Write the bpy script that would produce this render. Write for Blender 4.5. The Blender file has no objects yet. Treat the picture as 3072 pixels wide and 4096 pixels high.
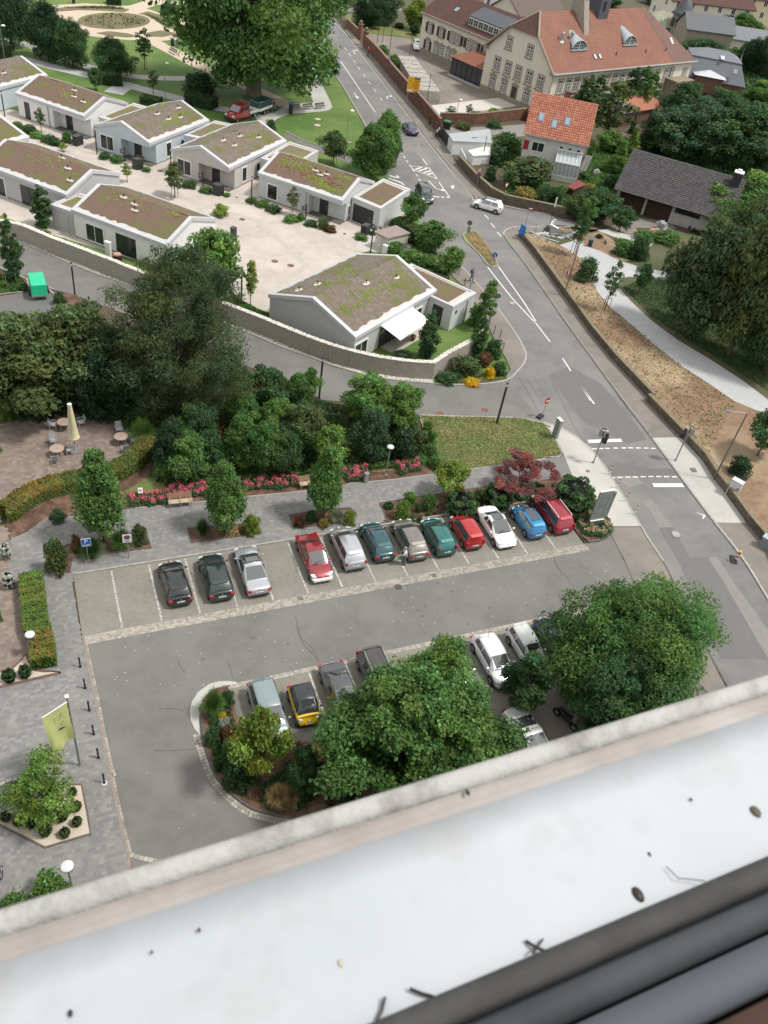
import bpy,bmesh,math,random
import numpy as np
from mathutils import Vector,Matrix
random.seed(7);RS=np.random.RandomState(7)
S=bpy.context.scene;C=S.collection
rad=math.radians;PI=math.pi
# ---------------- camera ----------------
CAM=(0.412764,-37.1552195,43.5148113)
RM=((0.92735334,-0.3499058,0.13259602),(-0.14234513,-0.65760076,-0.73979667),(0.34605439,0.66717851,-0.65963565))
FP=3372.22925
cd=bpy.data.cameras.new('camera');cam=bpy.data.objects.new('camera',cd);C.objects.link(cam)
r_,d_,f_=RM
cam.matrix_world=Matrix(((r_[0],-d_[0],-f_[0],CAM[0]),(r_[1],-d_[1],-f_[1],CAM[1]),(r_[2],-d_[2],-f_[2],CAM[2]),(0,0,0,1)))
cd.sensor_fit='VERTICAL';cd.sensor_height=36.0;cd.sensor_width=27.0;cd.lens=FP/4096*36
cd.clip_start=0.02;cd.clip_end=3000
cd.dof.use_dof=True;cd.dof.focus_distance=62;cd.dof.aperture_fstop=17
S.camera=cam
# ---------------- sky and sun ----------------
SUN_DIR=Vector((0.80,-0.42,1.55)).normalized()  # towards the sun
w=bpy.data.worlds.new('World');S.world=w;w.use_nodes=True
nt=w.node_tree;bg=nt.nodes['Background']
sky=nt.nodes.new('ShaderNodeTexSky');sky.sky_type='NISHITA';sky.sun_disc=False
sky.sun_elevation=math.asin(SUN_DIR.z);sky.sun_rotation=math.atan2(SUN_DIR.x,SUN_DIR.y)
sky.air_density=1.0;sky.dust_density=3.0;sky.ozone_density=1.0
tc=nt.nodes.new('ShaderNodeTexCoord');nz=nt.nodes.new('ShaderNodeTexNoise');nz.inputs['Scale'].default_value=2.6
nz.inputs['Detail'].default_value=7;nz.inputs['Roughness'].default_value=.55
nt.links.new(tc.outputs['Generated'],nz.inputs['Vector'])
cr=nt.nodes.new('ShaderNodeValToRGB');cr.color_ramp.elements[0].position=.22;cr.color_ramp.elements[1].position=.46
nt.links.new(nz.outputs['Fac'],cr.inputs['Fac'])
mx=nt.nodes.new('ShaderNodeMix');mx.data_type='RGBA'
nt.links.new(cr.outputs['Color'],mx.inputs['Factor']);nt.links.new(sky.outputs['Color'],mx.inputs['A'])
mx.inputs['B'].default_value=(6.5,6.45,6.35,1)  # bright cloud cover
nt.links.new(mx.outputs['Result'],bg.inputs['Color']);bg.inputs['Strength'].default_value=0.11
sl=bpy.data.lights.new('sun','SUN');sl.energy=2.4;sl.angle=rad(8);sl.color=(1.0,.955,.89)
so=bpy.data.objects.new('sun',sl);C.objects.link(so);so.location=(20,-20,80)
so.rotation_euler=SUN_DIR.to_track_quat('Z','Y').to_euler()
S.view_settings.view_transform='Standard';S.view_settings.look='None';S.view_settings.gamma=1
S.view_settings.exposure=0.6
S.render.engine='CYCLES';S.cycles.max_bounces=5;S.cycles.transparent_max_bounces=8
# ---------------- photograph pixel -> point on a horizontal plane ----------------
REG=dict(o=(0,0,1.8517),A=(0,0,.48222),B=(700,0,.48222),C=(1300,0,.48222),D=(1900,0,.36166),E=(2400,0,.40506),F=(0,400,.48222),G=(700,450,.48222),H=(1400,450,.48222),I=(1950,300,.48222),J=(2272,400,.48222),K=(0,900,.48222),L=(700,900,.48222),M=(1400,900,.48222),N=(2000,800,.64617),O=(0,1500,.48222),P=(700,1500,.48222),Q=(1400,1500,.48222),R=(2100,1500,.5859),S=(0,2000,.48222),T=(550,2050,.48222),U=(1150,1900,.42194),V=(1750,1800,.42194),W=(0,2500,.48222),X=(700,2500,.48222),Y=(1400,2300,.66305),Z=(0,3000,.42194),a=(2000,2200,.64617),b=(2200,1900,.52562),c=(0,3100,1.8517),d=(1800,3300,.76673),e=(2450,1500,.37492),f=(2100,850,.30139),g=(2250,1960,.18083))
def G(k,x,y,z=0.):
 r=REG[k];u=(r[0]+x*r[2]-1536)/FP;v=(r[1]+y*r[2]-2048)/FP
 d=[RM[0][i]*u+RM[1][i]*v+RM[2][i]for i in range(3)];t=(z-CAM[2])/d[2]
 return(CAM[0]+d[0]*t,CAM[1]+d[1]*t)
def GP(s,z=0.):
 """'K 1,2 3,4; Q 5,6' -> list of ground points"""
 out=[]
 for part in s.split(';'):
  tk=part.split();k=tk[0]
  for q in tk[1:]:
   x,y=q.split(',');out.append(G(k,float(x),float(y),z))
 return out
# ---------------- materials ----------------
MT={}
def lin(c):return tuple(c)+(1,)if len(c)==3 else c
def mat(name,col,rough=.85,col2=None,scale=3.,detail=6,metal=0.,bump=0.,bscale=None,spec=.4,ramp=(.35,.65),coat=0.,vcol=False,trans=0.,col3=None,scale3=.15,ramp3=(.42,.62),islands=0.):
 if name in MT:return MT[name]
 m=bpy.data.materials.new(name);m.use_nodes=True;n=m.node_tree;b=n.nodes['Principled BSDF']
 b.inputs['Roughness'].default_value=rough;b.inputs['Metallic'].default_value=metal
 b.inputs['Specular IOR Level'].default_value=spec
 b.inputs['Coat Weight'].default_value=coat;b.inputs['Coat Roughness'].default_value=.06
 b.inputs['Base Color'].default_value=lin(col)
 b.inputs['Transmission Weight'].default_value=trans
 L=n.links.new;out=None
 t=n.nodes.new('ShaderNodeTexCoord');vec=t.outputs['Object']
 def noise(sc,det=detail):
  q=n.nodes.new('ShaderNodeTexNoise');q.inputs['Scale'].default_value=sc;q.inputs['Detail'].default_value=det
  q.inputs['Roughness'].default_value=.62;L(vec,q.inputs['Vector']);return q.outputs['Fac']
 def mixc(f,a,bb):
  q=n.nodes.new('ShaderNodeMix');q.data_type='RGBA';L(f,q.inputs['Factor'])
  for s_,v in(('A',a),('B',bb)):
   if isinstance(v,tuple):q.inputs[s_].default_value=lin(v)
   else:L(v,q.inputs[s_])
  return q.outputs['Result']
 def rmp(f,a,bb):
  q=n.nodes.new('ShaderNodeMapRange');q.inputs['From Min'].default_value=a;q.inputs['From Max'].default_value=bb
  L(f,q.inputs['Value']);return q.outputs['Result']
 if col2:out=mixc(rmp(noise(scale),*ramp),tuple(col),tuple(col2))
 if col3:out=mixc(rmp(noise(scale3,4),*ramp3),out if out is not None else tuple(col),tuple(col3))
 if vcol:
  at=n.nodes.new('ShaderNodeAttribute');at.attribute_name='tint'
  mu=n.nodes.new('ShaderNodeMix');mu.data_type='RGBA';mu.blend_type='MULTIPLY';mu.inputs['Factor'].default_value=1
  if out is not None:L(out,mu.inputs['A'])
  else:mu.inputs['A'].default_value=lin(col)
  L(at.outputs['Color'],mu.inputs['B']);out=mu.outputs['Result']
 if islands:
  g=n.nodes.new('ShaderNodeObjectInfo');hs=n.nodes.new('ShaderNodeHueSaturation')
  q=rmp(g.outputs['Random'],0,1);mr=q.node;mr.inputs['To Min'].default_value=1-islands;mr.inputs['To Max'].default_value=1+islands
  L(q,hs.inputs['Value'])
  if out is not None:L(out,hs.inputs['Color'])
  else:hs.inputs['Color'].default_value=lin(col)
  out=hs.outputs['Color']
 if out is not None:L(out,b.inputs['Base Color'])
 if bump:
  bp=n.nodes.new('ShaderNodeBump');bp.inputs['Strength'].default_value=min(1,bump);bp.inputs['Distance'].default_value=.02*max(1,bump)
  L(noise(bscale or scale*6,4),bp.inputs['Height']);L(bp.outputs['Normal'],b.inputs['Normal'])
 MT[name]=m;return m
def brickmat(name,c1,c2,mortar,bw,bh,ms=.01,ang=0.,rough=.9,off=.5,mix=None,big=None):
 """ground courses seen flat, too small to build one by one"""
 if name in MT:return MT[name]
 m=bpy.data.materials.new(name);m.use_nodes=True;n=m.node_tree;b=n.nodes['Principled BSDF'];L=n.links.new
 b.inputs['Roughness'].default_value=rough;b.inputs['Specular IOR Level'].default_value=.3
 t=n.nodes.new('ShaderNodeTexCoord');mp=n.nodes.new('ShaderNodeMapping');mp.inputs['Rotation'].default_value=(0,0,ang)
 L(t.outputs['Object'],mp.inputs['Vector'])
 q=n.nodes.new('ShaderNodeTexBrick');q.inputs['Scale'].default_value=1;q.inputs['Brick Width'].default_value=bw;q.inputs['Row Height'].default_value=bh
 q.inputs['Mortar Size'].default_value=ms;q.offset=off;q.inputs['Bias'].default_value=0
 q.inputs['Color1'].default_value=lin(c1);q.inputs['Color2'].default_value=lin(c2);q.inputs['Mortar'].default_value=lin(mortar)
 L(mp.outputs['Vector'],q.inputs['Vector'])
 z=n.nodes.new('ShaderNodeTexNoise');z.inputs['Scale'].default_value=big or .5;z.inputs['Detail'].default_value=8;z.inputs['Roughness'].default_value=.65;L(t.outputs['Object'],z.inputs['Vector'])
 mr=n.nodes.new('ShaderNodeMapRange');mr.inputs['From Min'].default_value=.35;mr.inputs['From Max'].default_value=.7;L(z.outputs['Fac'],mr.inputs['Value'])
 mu=n.nodes.new('ShaderNodeMix');mu.data_type='RGBA';L(mr.outputs['Result'],mu.inputs['Factor']);L(q.outputs['Color'],mu.inputs['A'])
 m2=n.nodes.new('ShaderNodeMix');m2.data_type='RGBA';m2.blend_type='MULTIPLY';m2.inputs['Factor'].default_value=1
 L(q.outputs['Color'],m2.inputs['A']);m2.inputs['B'].default_value=lin(mix or(.72,.72,.7));L(m2.outputs['Result'],mu.inputs['B'])
 L(mu.outputs['Result'],b.inputs['Base Color'])
 bp=n.nodes.new('ShaderNodeBump');bp.inputs['Strength'].default_value=.5;bp.inputs['Distance'].default_value=.01;bp.invert=True
 L(q.outputs['Fac'],bp.inputs['Height']);L(bp.outputs['Normal'],b.inputs['Normal'])
 MT[name]=m;return m
# ---------------- mesh builder ----------------
class MB:
 def __init__(s):s.v=[];s.f=[];s.mi=[];s.cur=0
 def add(s,vs,fs,m=None):
  o=len(s.v);s.v+=[tuple(v)for v in vs];s.f+=[tuple(i+o for i in f)for f in fs];s.mi+=[s.cur if m is None else m]*len(fs);return s
 def box(s,c,d,rz=0.,m=None,rx=0.,ry=0.):
  M=Matrix.Translation(c)@Matrix.Rotation(rz,4,'Z')@Matrix.Rotation(ry,4,'Y')@Matrix.Rotation(rx,4,'X')
  vs=[M@Vector((sx*d[0]/2,sy*d[1]/2,sz*d[2]/2))for sz in(-1,1)for sy in(-1,1)for sx in(-1,1)]
  return s.add(vs,[(0,2,3,1),(4,5,7,6),(0,1,5,4),(2,6,7,3),(0,4,6,2),(1,3,7,5)],m)
 def hexa(s,b4,t4,m=None):
  return s.add(list(b4)+list(t4),[(3,2,1,0),(4,5,6,7),(0,1,5,4),(1,2,6,5),(2,3,7,6),(3,0,4,7)],m)
 def prism(s,poly,z0,z1,m=None,bottom=False):
  p=list(poly);A=sum(p[i][0]*p[(i+1)%len(p)][1]-p[(i+1)%len(p)][0]*p[i][1]for i in range(len(p)))
  if A<0:p=p[::-1]
  n=len(p);vs=[(x,y,z0)for x,y in p]+[(x,y,z1)for x,y in p]
  fs=[tuple(range(n,2*n))]+[(i,(i+1)%n,n+(i+1)%n,n+i)for i in range(n)]
  if bottom:fs.append(tuple(range(n-1,-1,-1)))
  return s.add(vs,fs,m)
 def sheet(s,poly,z,m=None):
  p=list(poly);A=sum(p[i][0]*p[(i+1)%len(p)][1]-p[(i+1)%len(p)][0]*p[i][1]for i in range(len(p)))
  if A<0:p=p[::-1]
  return s.add([(x,y,z)for x,y in p],[tuple(range(len(p)))],m)
 def tube(s,pts,r,n=8,m=None,r2=None,cap=True):
  pts=[Vector(p)for p in pts];k=len(pts);rr=[r+(((r if r2 is None else r2)-r)*i/max(1,k-1))for i in range(k)]if not isinstance(r,(list,tuple))else r
  vs=[]
  for i,p in enumerate(pts):
   d=(pts[min(i+1,k-1)]-pts[max(i-1,0)]).normalized();a=d.cross(Vector((0,0,1))if abs(d.z)<.95 else Vector((1,0,0))).normalized();b=d.cross(a)
   for j in range(n):t=2*PI*j/n;vs.append(p+(a*math.cos(t)+b*math.sin(t))*rr[i])
  fs=[(i*n+j,i*n+(j+1)%n,(i+1)*n+(j+1)%n,(i+1)*n+j)for i in range(k-1)for j in range(n)]
  if cap:fs+=[tuple(range(n-1,-1,-1)),tuple(range((k-1)*n,k*n))]
  return s.add(vs,[f[::-1]for f in fs],m)
 def lathe(s,c,prof,n=16,m=None,axis='Z',sq=(1,1)):
  vs=[];k=len(prof)
  for r,z in prof:
   for j in range(n):
    t=2*PI*j/n;x,y=r*math.cos(t)*sq[0],r*math.sin(t)*sq[1]
    v=(x,y,z)if axis=='Z' else((z,x,y)if axis=='X' else(x,z,-y))
    vs.append((c[0]+v[0],c[1]+v[1],c[2]+v[2]))
  fs=[(i*n+j,i*n+(j+1)%n,(i+1)*n+(j+1)%n,(i+1)*n+j)for i in range(k-1)for j in range(n)]
  fs+=[tuple(range(n-1,-1,-1)),tuple(range((k-1)*n,k*n))]
  return s.add(vs,fs,m)
 def quad(s,a,b,c,d,m=None):return s.add([a,b,c,d],[(0,1,2,3)],m)
 def mesh(s,name,mats,smooth=False):
  me=bpy.data.meshes.new(name);me.from_pydata(s.v,[],s.f)
  for m in(mats if isinstance(mats,(list,tuple))else[mats]):me.materials.append(m)
  if any(s.mi):me.polygons.foreach_set('material_index',s.mi)
  if smooth:me.polygons.foreach_set('use_smooth',[True]*len(s.f))
  me.update();return me
 def build(s,name,mats,parent=None,smooth=False,kind=None,bevel=0):
  o=bpy.data.objects.new(name,s.mesh(name,mats,smooth));C.objects.link(o)
  if parent:o.parent=parent
  if kind:o['kind']=kind
  if bevel:q=o.modifiers.new('bevel','BEVEL');q.width=bevel;q.segments=2;q.limit_method='ANGLE'
  return o
def tag(o,label,cat,group=None):
 o['label']=label;o['category']=cat
 if group:o['group']=group
 return o
def thing(name,label,cat,loc=(0,0,0),rz=0.,group=None,scale=None):
 o=bpy.data.objects.new(name,None);C.objects.link(o);o.location=loc if len(loc)==3 else(loc[0],loc[1],0);o.rotation_euler=(0,0,rz)
 if scale:o.scale=scale if isinstance(scale,tuple)else(scale,)*3
 o.empty_display_size=.2
 return tag(o,label,cat,group)
def struct(name,mb,mats,smooth=False):
 return mb.build(name,mats,None,smooth,'structure')
def link(name,me,parent=None,loc=None,rz=None,scale=None):
 o=bpy.data.objects.new(name,me);C.objects.link(o)
 if parent:o.parent=parent
 if loc is not None:o.location=loc
 if rz is not None:o.rotation_euler=(0,0,rz)
 if scale is not None:o.scale=scale
 return o
def dup(root,loc,rz,label,group=None,scale=None):
 r=root.copy();C.objects.link(r);r.location=loc if len(loc)==3 else(loc[0],loc[1],0);r.rotation_euler=(0,0,rz);r['label']=label
 if group:r['group']=group
 if scale:r.scale=scale if isinstance(scale,tuple)else(scale,)*3
 def rec(src,dst):
  for ch in list(src.children):
   c=ch.copy();C.objects.link(c);c.parent=dst;rec(ch,c)
 rec(root,r);return r
def inside(p,poly):
 x,y=p;c=False;n=len(poly);j=n-1
 for i in range(n):
  xi,yi=poly[i];xj,yj=poly[j]
  if(yi>y)!=(yj>y)and x<(xj-xi)*(y-yi)/(yj-yi)+xi:c=not c
  j=i
 return c
def ribbon(pts,wd):
 """polygon of width wd round an open polyline (2-D)"""
 L,R=[],[];n=len(pts)
 for i in range(n):
  a=Vector(pts[max(i-1,0)]);b=Vector(pts[min(i+1,n-1)]);d=(b-a).normalized();q=Vector((-d.y,d.x))*wd/2
  p=Vector(pts[i]);L.append(tuple(p+q));R.append(tuple(p-q))
 return L+R[::-1]
def ribq(mb,pts,wd,z,z0=None,m=None,off=0.):
 """strip of quads along a polyline, optionally raised from z0; off shifts it sideways (left +)"""
 n=len(pts);L,R=[],[]
 for i in range(n):
  a=Vector(pts[max(i-1,0)][:2]);b=Vector(pts[min(i+1,n-1)][:2]);d=(b-a).normalized();q=Vector((-d.y,d.x))
  p=Vector(pts[i][:2]);L.append(p+q*(off+wd/2));R.append(p+q*(off-wd/2))
 for i in range(n-1):
  a,b,c,d=R[i],R[i+1],L[i+1],L[i]
  if z0 is None:mb.add([(*a,z),(*b,z),(*c,z),(*d,z)],[(0,1,2,3)],m)
  else:mb.hexa([(*q,z0)for q in(a,b,c,d)],[(*q,z)for q in(a,b,c,d)],m)
def resample(pts,step):
 out=[Vector(pts[0])];acc=0.;
 for i in range(len(pts)-1):
  a,b=Vector(pts[i]),Vector(pts[i+1]);L=(b-a).length;t=step-acc
  while t<=L:out.append(a+(b-a)*(t/L));t+=step
  acc=L-(t-step)
 return out
def smooth_path(pts,it=2):
 for _ in range(it):
  q=[pts[0]]
  for i in range(len(pts)-1):
   a,b=pts[i],pts[i+1];q+=[tuple(a[k]*.75+b[k]*.25 for k in range(2)),tuple(a[k]*.25+b[k]*.75 for k in range(2))]
  pts=q+[pts[-1]]
 return pts
def near(p):return math.hypot(p[0]-CAM[0],p[1]-CAM[1])
def pieces(name,parent,items,meshes,mats,limit=300):
 """items: (x,y,z,rz,sx,sy,sz,variant); the nearest `limit` are objects, the rest one joined part"""
 items=sorted(items,key=lambda t:near(t));
 for it in items[:limit]:
  o=link(name,meshes[it[7]],parent,it[:3],it[3],it[4:7])
 rest=items[limit:]
 if rest:
  V=np.array([[(sx,sy,sz)for sz in(-.5,.5)for sy in(-.5,.5)for sx in(-.5,.5)]]*len(rest),dtype=float)[:,:,:]
  A=np.array([t[:7]for t in rest]);V=V*A[:,None,4:7];c,s_=np.cos(A[:,3])[:,None],np.sin(A[:,3])[:,None]
  X=V[:,:,0]*c-V[:,:,1]*s_+A[:,None,0];Y=V[:,:,0]*s_+V[:,:,1]*c+A[:,None,1];Z=V[:,:,2]+A[:,None,2]
  vs=np.stack([X,Y,Z],-1).reshape(-1,3)
  F=np.array([(4,5,7,6),(0,1,5,4),(2,6,7,3),(0,4,6,2),(1,3,7,5)])
  fs=(F[None]+8*np.arange(len(rest))[:,None,None]).reshape(-1,4)
  me=npmesh(name+'_field',vs,fs,mats,np.repeat([t[7]for t in rest],5))
  o=link(name+'_field',me,parent);o['kind']='stuff'
def npmesh(name,vs,fs,mats,mi=None,smooth=False,tint=None):
 me=bpy.data.meshes.new(name);nv,nf,k=len(vs),len(fs),fs.shape[1]
 me.vertices.add(nv);me.vertices.foreach_set('co',np.asarray(vs,dtype=np.float32).ravel())
 me.loops.add(nf*k);me.loops.foreach_set('vertex_index',fs.astype(np.int32).ravel())
 me.polygons.add(nf);me.polygons.foreach_set('loop_start',np.arange(0,nf*k,k,dtype=np.int32));me.polygons.foreach_set('loop_total',np.full(nf,k,dtype=np.int32))
 for m in mats:me.materials.append(m)
 if mi is not None:me.polygons.foreach_set('material_index',np.asarray(mi,dtype=np.int32))
 if tint is not None:
  at=me.color_attributes.new('tint','FLOAT_COLOR','POINT');at.data.foreach_set('color',np.asarray(tint,dtype=np.float32).ravel())
 if not smooth:me.shade_flat()
 me.update(calc_edges=True);return me
def unit_box(name,m,bev=.0):
 b=MB().box((0,0,0),(1,1,1));return b.mesh(name,m)
def text(s,size,parent,loc,rot,m,name='lettering',depth=.002,align='CENTER',sx=1.):
 cu=bpy.data.curves.new(name,'FONT');cu.body=s;cu.size=size;cu.extrude=depth;cu.align_x=align;cu.align_y='CENTER';cu.resolution_u=2
 cu.materials.append(m);tmp=bpy.data.objects.new(name,cu);me=bpy.data.meshes.new_from_object(tmp);bpy.data.objects.remove(tmp)
 o=bpy.data.objects.new(name,me);C.objects.link(o);o.parent=parent;o.location=loc;o.rotation_euler=rot;o.scale=(sx,1,1)
 return o
# foliage: leaf faces spread through clumps --------------------------------
def leaves(name,clumps,n,size,m,seed=0,asp=.55,up=.35,tint=(.62,1.42),hue=.16,squash=1.,droop=0.,fill=.75):
 """clumps: (x,y,z,rx,ry,rz); n leaves in all"""
 R=np.random.RandomState(seed);c=np.array(clumps,dtype=float);vol=(c[:,3]*c[:,4]+c[:,4]*c[:,5]+c[:,3]*c[:,5]);pr=vol/vol.sum()
 idx=R.choice(len(c),n,p=pr);d=R.normal(size=(n,3));d/=np.linalg.norm(d,axis=1)[:,None]
 d[:,2]=np.where((d[:,2]<-.2)&(R.rand(n)<.5),-d[:,2],d[:,2])
 rr=fill+(1-fill)*1.25*R.rand(n);rr=np.where(R.rand(n)<.3,rr*R.uniform(.4,1,n),rr)
 wob=1+.18*np.sin(d[:,0]*7+idx*1.7)*np.cos(d[:,1]*6+idx)+.12*np.sin(d[:,2]*11+idx*3.1)
 P=c[idx,:3]+d*c[idx,3:6]*(rr*wob)[:,None]
 N=d+R.normal(size=(n,3))*.65;N[:,2]+=up;N/=np.linalg.norm(N,axis=1)[:,None]
 t=R.normal(size=(n,3));t[:,2]-=droop;t-=N*(t*N).sum(1)[:,None];t/=np.linalg.norm(t,axis=1)[:,None];b=np.cross(N,t)
 s_=size*R.uniform(.45,1.6,n)[:,None]
 v0=P-t*s_*.5;v2=P+t*s_*.5-N*s_*.12;v1=P+b*s_*asp*.5;v3=P-b*s_*asp*.5
 vs=np.stack([v0,v1,v2,v3],1).reshape(-1,3);fs=np.arange(n*4).reshape(n,4)
 ct=R.uniform(tint[0]+.12,tint[1]-.12,len(c));cu=R.uniform(-hue,hue,len(c))
 lum=ct[idx]*R.uniform(.75,1.2,n)*np.where(R.rand(n)<.14,1.5,1);hh=cu[idx]+R.uniform(-hue,hue,n)*.5
 col=np.stack([lum*(1+hh),lum,lum*(1-hh),np.ones(n)],1);col=np.repeat(col,4,axis=0)
 return npmesh(name,vs,fs,[m],tint=col)
def crown_clumps(seed,R0,H,z0,n=40,shape='round',cl=.32):
 """clumps on and in an uneven crown of radius R0, height H, bottom z0"""
 R=np.random.RandomState(seed);out=[];ph=R.uniform(0,6.28,4)
 for i in range(n):
  t=(i+.5)/n;z=t
  if shape=='round':prof=math.sin(PI*min(1,max(.04,.12+.86*t)))**.6
  elif shape=='column':prof=(math.sin(PI*min(.97,(t*.86+.10)))**.6)*(1 if t<.5 else 1-(t-.5)*.5)
  elif shape=='cone':prof=max(.06,1.0-t*.95)
  elif shape=='egg':prof=.62+1.5*t if t<.25 else 1-.80*((t-.25)/.75)**1.15
  elif shape=='tall':prof=math.sin(PI*min(1,.2+.75*t))**.8
  elif shape=='bush':prof=math.sqrt(max(.02,1-(t*.95)**2))
  a=i*2.39996+R.uniform(-.3,.3);q=math.sqrt(R.uniform(.25,1));lump=1+.26*math.sin(3*a+ph[0]+4*t)+.2*math.sin(2*a+5*t+ph[1])+R.uniform(-.15,.18)
  if shape=='egg':lump=1+(lump-1)*.25
  rr=R0*prof*q*lump*(1-cl*.55);s_=R0*cl*R.uniform(.55,1.3)*(.45+.55*prof)
  out.append((rr*math.cos(a),rr*math.sin(a),z0+H*z*.96+R.uniform(-.05,.05)*H,s_,s_,s_*R.uniform(.6,.9)))
 return out
def tree_parts(root,clumps,me_leaf,trunk_m,tr,lean=(0,0),limbs=9,name='crown',base=0.):
 link(name,me_leaf,root)
 top=max(c[2]for c in clumps);b=MB();zt=min(c[2]for c in clumps);hx=top*.86
 pts=[(lean[0]*t,lean[1]*t,base+(hx-base)*t)for t in(0,.03,.1,.3,.6,1)]
 b.tube(pts,[tr*1.5,tr*1.15,tr,tr*.85,tr*.5,tr*.15],8);cs=sorted(clumps,key=lambda c:-c[3])[:limbs]
 for c in cs:
  z0=max(base+.3,min(c[2]*.62,hx*.8));t=(z0-base)/(hx-base);p0=(lean[0]*t,lean[1]*t,z0)
  mid=((p0[0]+c[0])/2,(p0[1]+c[1])/2,(z0+c[2])/2-.05*abs(c[2]-z0));b.tube([p0,mid,c[:3]],tr*.38,5,r2=tr*.1)
 b.build('trunk',trunk_m,root,True)
# ================= SETTING: ground, roads, paving =================
m_soil=mat('soil',(.10,.075,.05),col2=(.06,.045,.032),scale=5,col3=(.07,.08,.035),scale3=.25,bump=.6)
m_lawn=mat('lawn',(.085,.155,.032),col2=(.055,.115,.022),scale=1.6,col3=(.125,.18,.045),scale3=.12,bump=.5,bscale=20)
m_lawn_dark=mat('lawn_shade',(.070,.085,.032),col2=(.05,.065,.026),scale=2,col3=(.095,.085,.045),scale3=.3,bump=.5,bscale=20)  # olive-brown lawn, its colour darkened to carry the shade under the trees
m_dry=mat('dry_lawn',(.20,.185,.075),col2=(.115,.13,.04),scale=1.3,detail=10,col3=(.09,.14,.035),scale3=.28,bump=.6,bscale=14)
m_asph=mat('asphalt',(.152,.149,.142),col2=(.130,.128,.123),scale=1.1,detail=9,col3=(.168,.163,.154),scale3=.22,bump=.25,bscale=60,rough=.9)
m_asph_road=mat('road_asphalt',(.165,.163,.163),col2=(.135,.133,.135),scale=.7,detail=10,col3=(.19,.185,.18),scale3=.16,bump=.2,bscale=60,rough=.88)
m_patch=mat('asphalt_patch',(.128,.126,.127),col2=(.14,.138,.137),scale=2,rough=.85,bump=.2,bscale=60)
m_patch_light=mat('asphalt_patch_light',(.215,.205,.195),col2=(.19,.18,.17),scale=1.5,rough=.9)
m_walk=mat('pavement_asphalt',(.185,.17,.155),col2=(.15,.14,.13),scale=.9,detail=9,col3=(.21,.19,.165),scale3=.2,rough=.9,bump=.2,bscale=50)
m_conc=mat('concrete_paving',(.40,.395,.375),col2=(.34,.335,.32),scale=1.2,detail=9,col3=(.44,.43,.40),scale3=.3,rough=.85)
m_kerb=mat('kerb_stone',(.36,.35,.325),col2=(.27,.26,.24),scale=3,rough=.85,bump=.2)
m_kerb_dark=mat('kerb_dark',(.12,.115,.105),col2=(.08,.075,.07),scale=3,rough=.9)
m_white=mat('road_paint',(.66,.66,.64),col2=(.50,.50,.48),scale=4,rough=.6)
m_white_worn=mat('worn_paint',(.52,.515,.49),col2=(.22,.215,.20),scale=9,detail=8,rough=.8,ramp=(.42,.58))
m_beige=mat('estate_paving',(.43,.385,.345),col2=(.36,.325,.295),scale=.9,detail=11,col3=(.47,.425,.38),scale3=.2,rough=.9)
m_beige2=mat('estate_gutter',(.42,.39,.345),col2=(.37,.345,.305),scale=2,rough=.9)
m_parkpath=mat('park_gravel',(.50,.42,.33),col2=(.43,.36,.285),scale=1.3,detail=8,rough=.95)
m_mulch=mat('bark_mulch',(.115,.060,.040),col2=(.055,.034,.026),scale=9,detail=8,col3=(.16,.095,.065),scale3=1.2,bump=.9,bscale=30)
m_sand=mat('pale_gravel',(.56,.50,.41),col2=(.44,.385,.31),scale=22,detail=5,bump=.7,bscale=60)
m_brownbed=mat('dry_bank',(.235,.155,.100),col2=(.165,.105,.066),scale=2.2,detail=11,col3=(.33,.255,.165),scale3=.12,bump=.9,bscale=16)
m_joint=mat('paving_joint',(.185,.18,.17),scale=5)
m_stonepath=mat('granite_path',(.42,.425,.425),col2=(.36,.365,.37),scale=1.4,detail=9,col3=(.36,.37,.385),scale3=.12,rough=.8)
z={}
b=MB().sheet([(-250,-60),(420,-60),(420,600),(-250,600)],-.03);ground=struct('ground',b,m_soil)
b=MB().sheet(GP('o -200,-60 760,-60 705,70; C 70,600 340,1050; H 320,430; M 640,60 930,350 1200,660 1390,925; Q 1300,20 700,60 250,30; L 1360,1180 1100,1080 680,915; K 990,465 500,280 180,145 -300,-60; o -200,100'),.002)
struct('park_lawn',b,m_lawn)
# main road, access road along the gabion wall and the side street: one asphalt surface
b=MB().sheet(GP('C -330,-150 -70,-60 165,265 540,755 915,1244; H 780,395 930,590 1035,712 1300,790 1659,852; I 640,1195; J 330,1085 620,1180 1100,1180; f 1500,330 950,235 700,215 420,165 250,205 0,190; H 1350,950 1290,975 1265,1010; M 1275,90 1330,170 1440,310 1560,480 1659,620; N 390,740 755,1244; R 870,440 1090,740 1295,1015 1480,1244; b 1659,960; o 1900,1740 1740,1760; a 1390,835 1110,280; b 860,660 740,480 690,398; R 690,870 550,640 450,510 350,430 250,372 140,330; Q 1600,400 1400,357 1100,352 830,345 580,335 200,240; P 1230,210 700,-30; K 1200,800 640,590 450,540 230,455 0,360 -300,240 -300,-40 0,85 180,150 500,285 760,395 985,470; L 680,925 870,1010 1100,1090 1360,1188; Q 250,35 700,75 920,88 1180,74 1330,40; M 1385,1222 1440,1160 1465,1085 1435,1020 1390,925 1200,660 1105,555 930,350 700,130 600,30; H 520,740 450,612 345,470 320,430; C 480,1250 340,1050 235,870 150,720 70,600 -20,450 -400,-150'),.012)
road=struct('road',b,m_asph_road)
b=MB().sheet(GP('G 920,160 1080,240 1240,292; H 230,430 345,470 450,612 400,600 320,545; G 1240,345 1190,325 900,200'),.010)
struct('estate_lane',b,m_asph)
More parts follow.
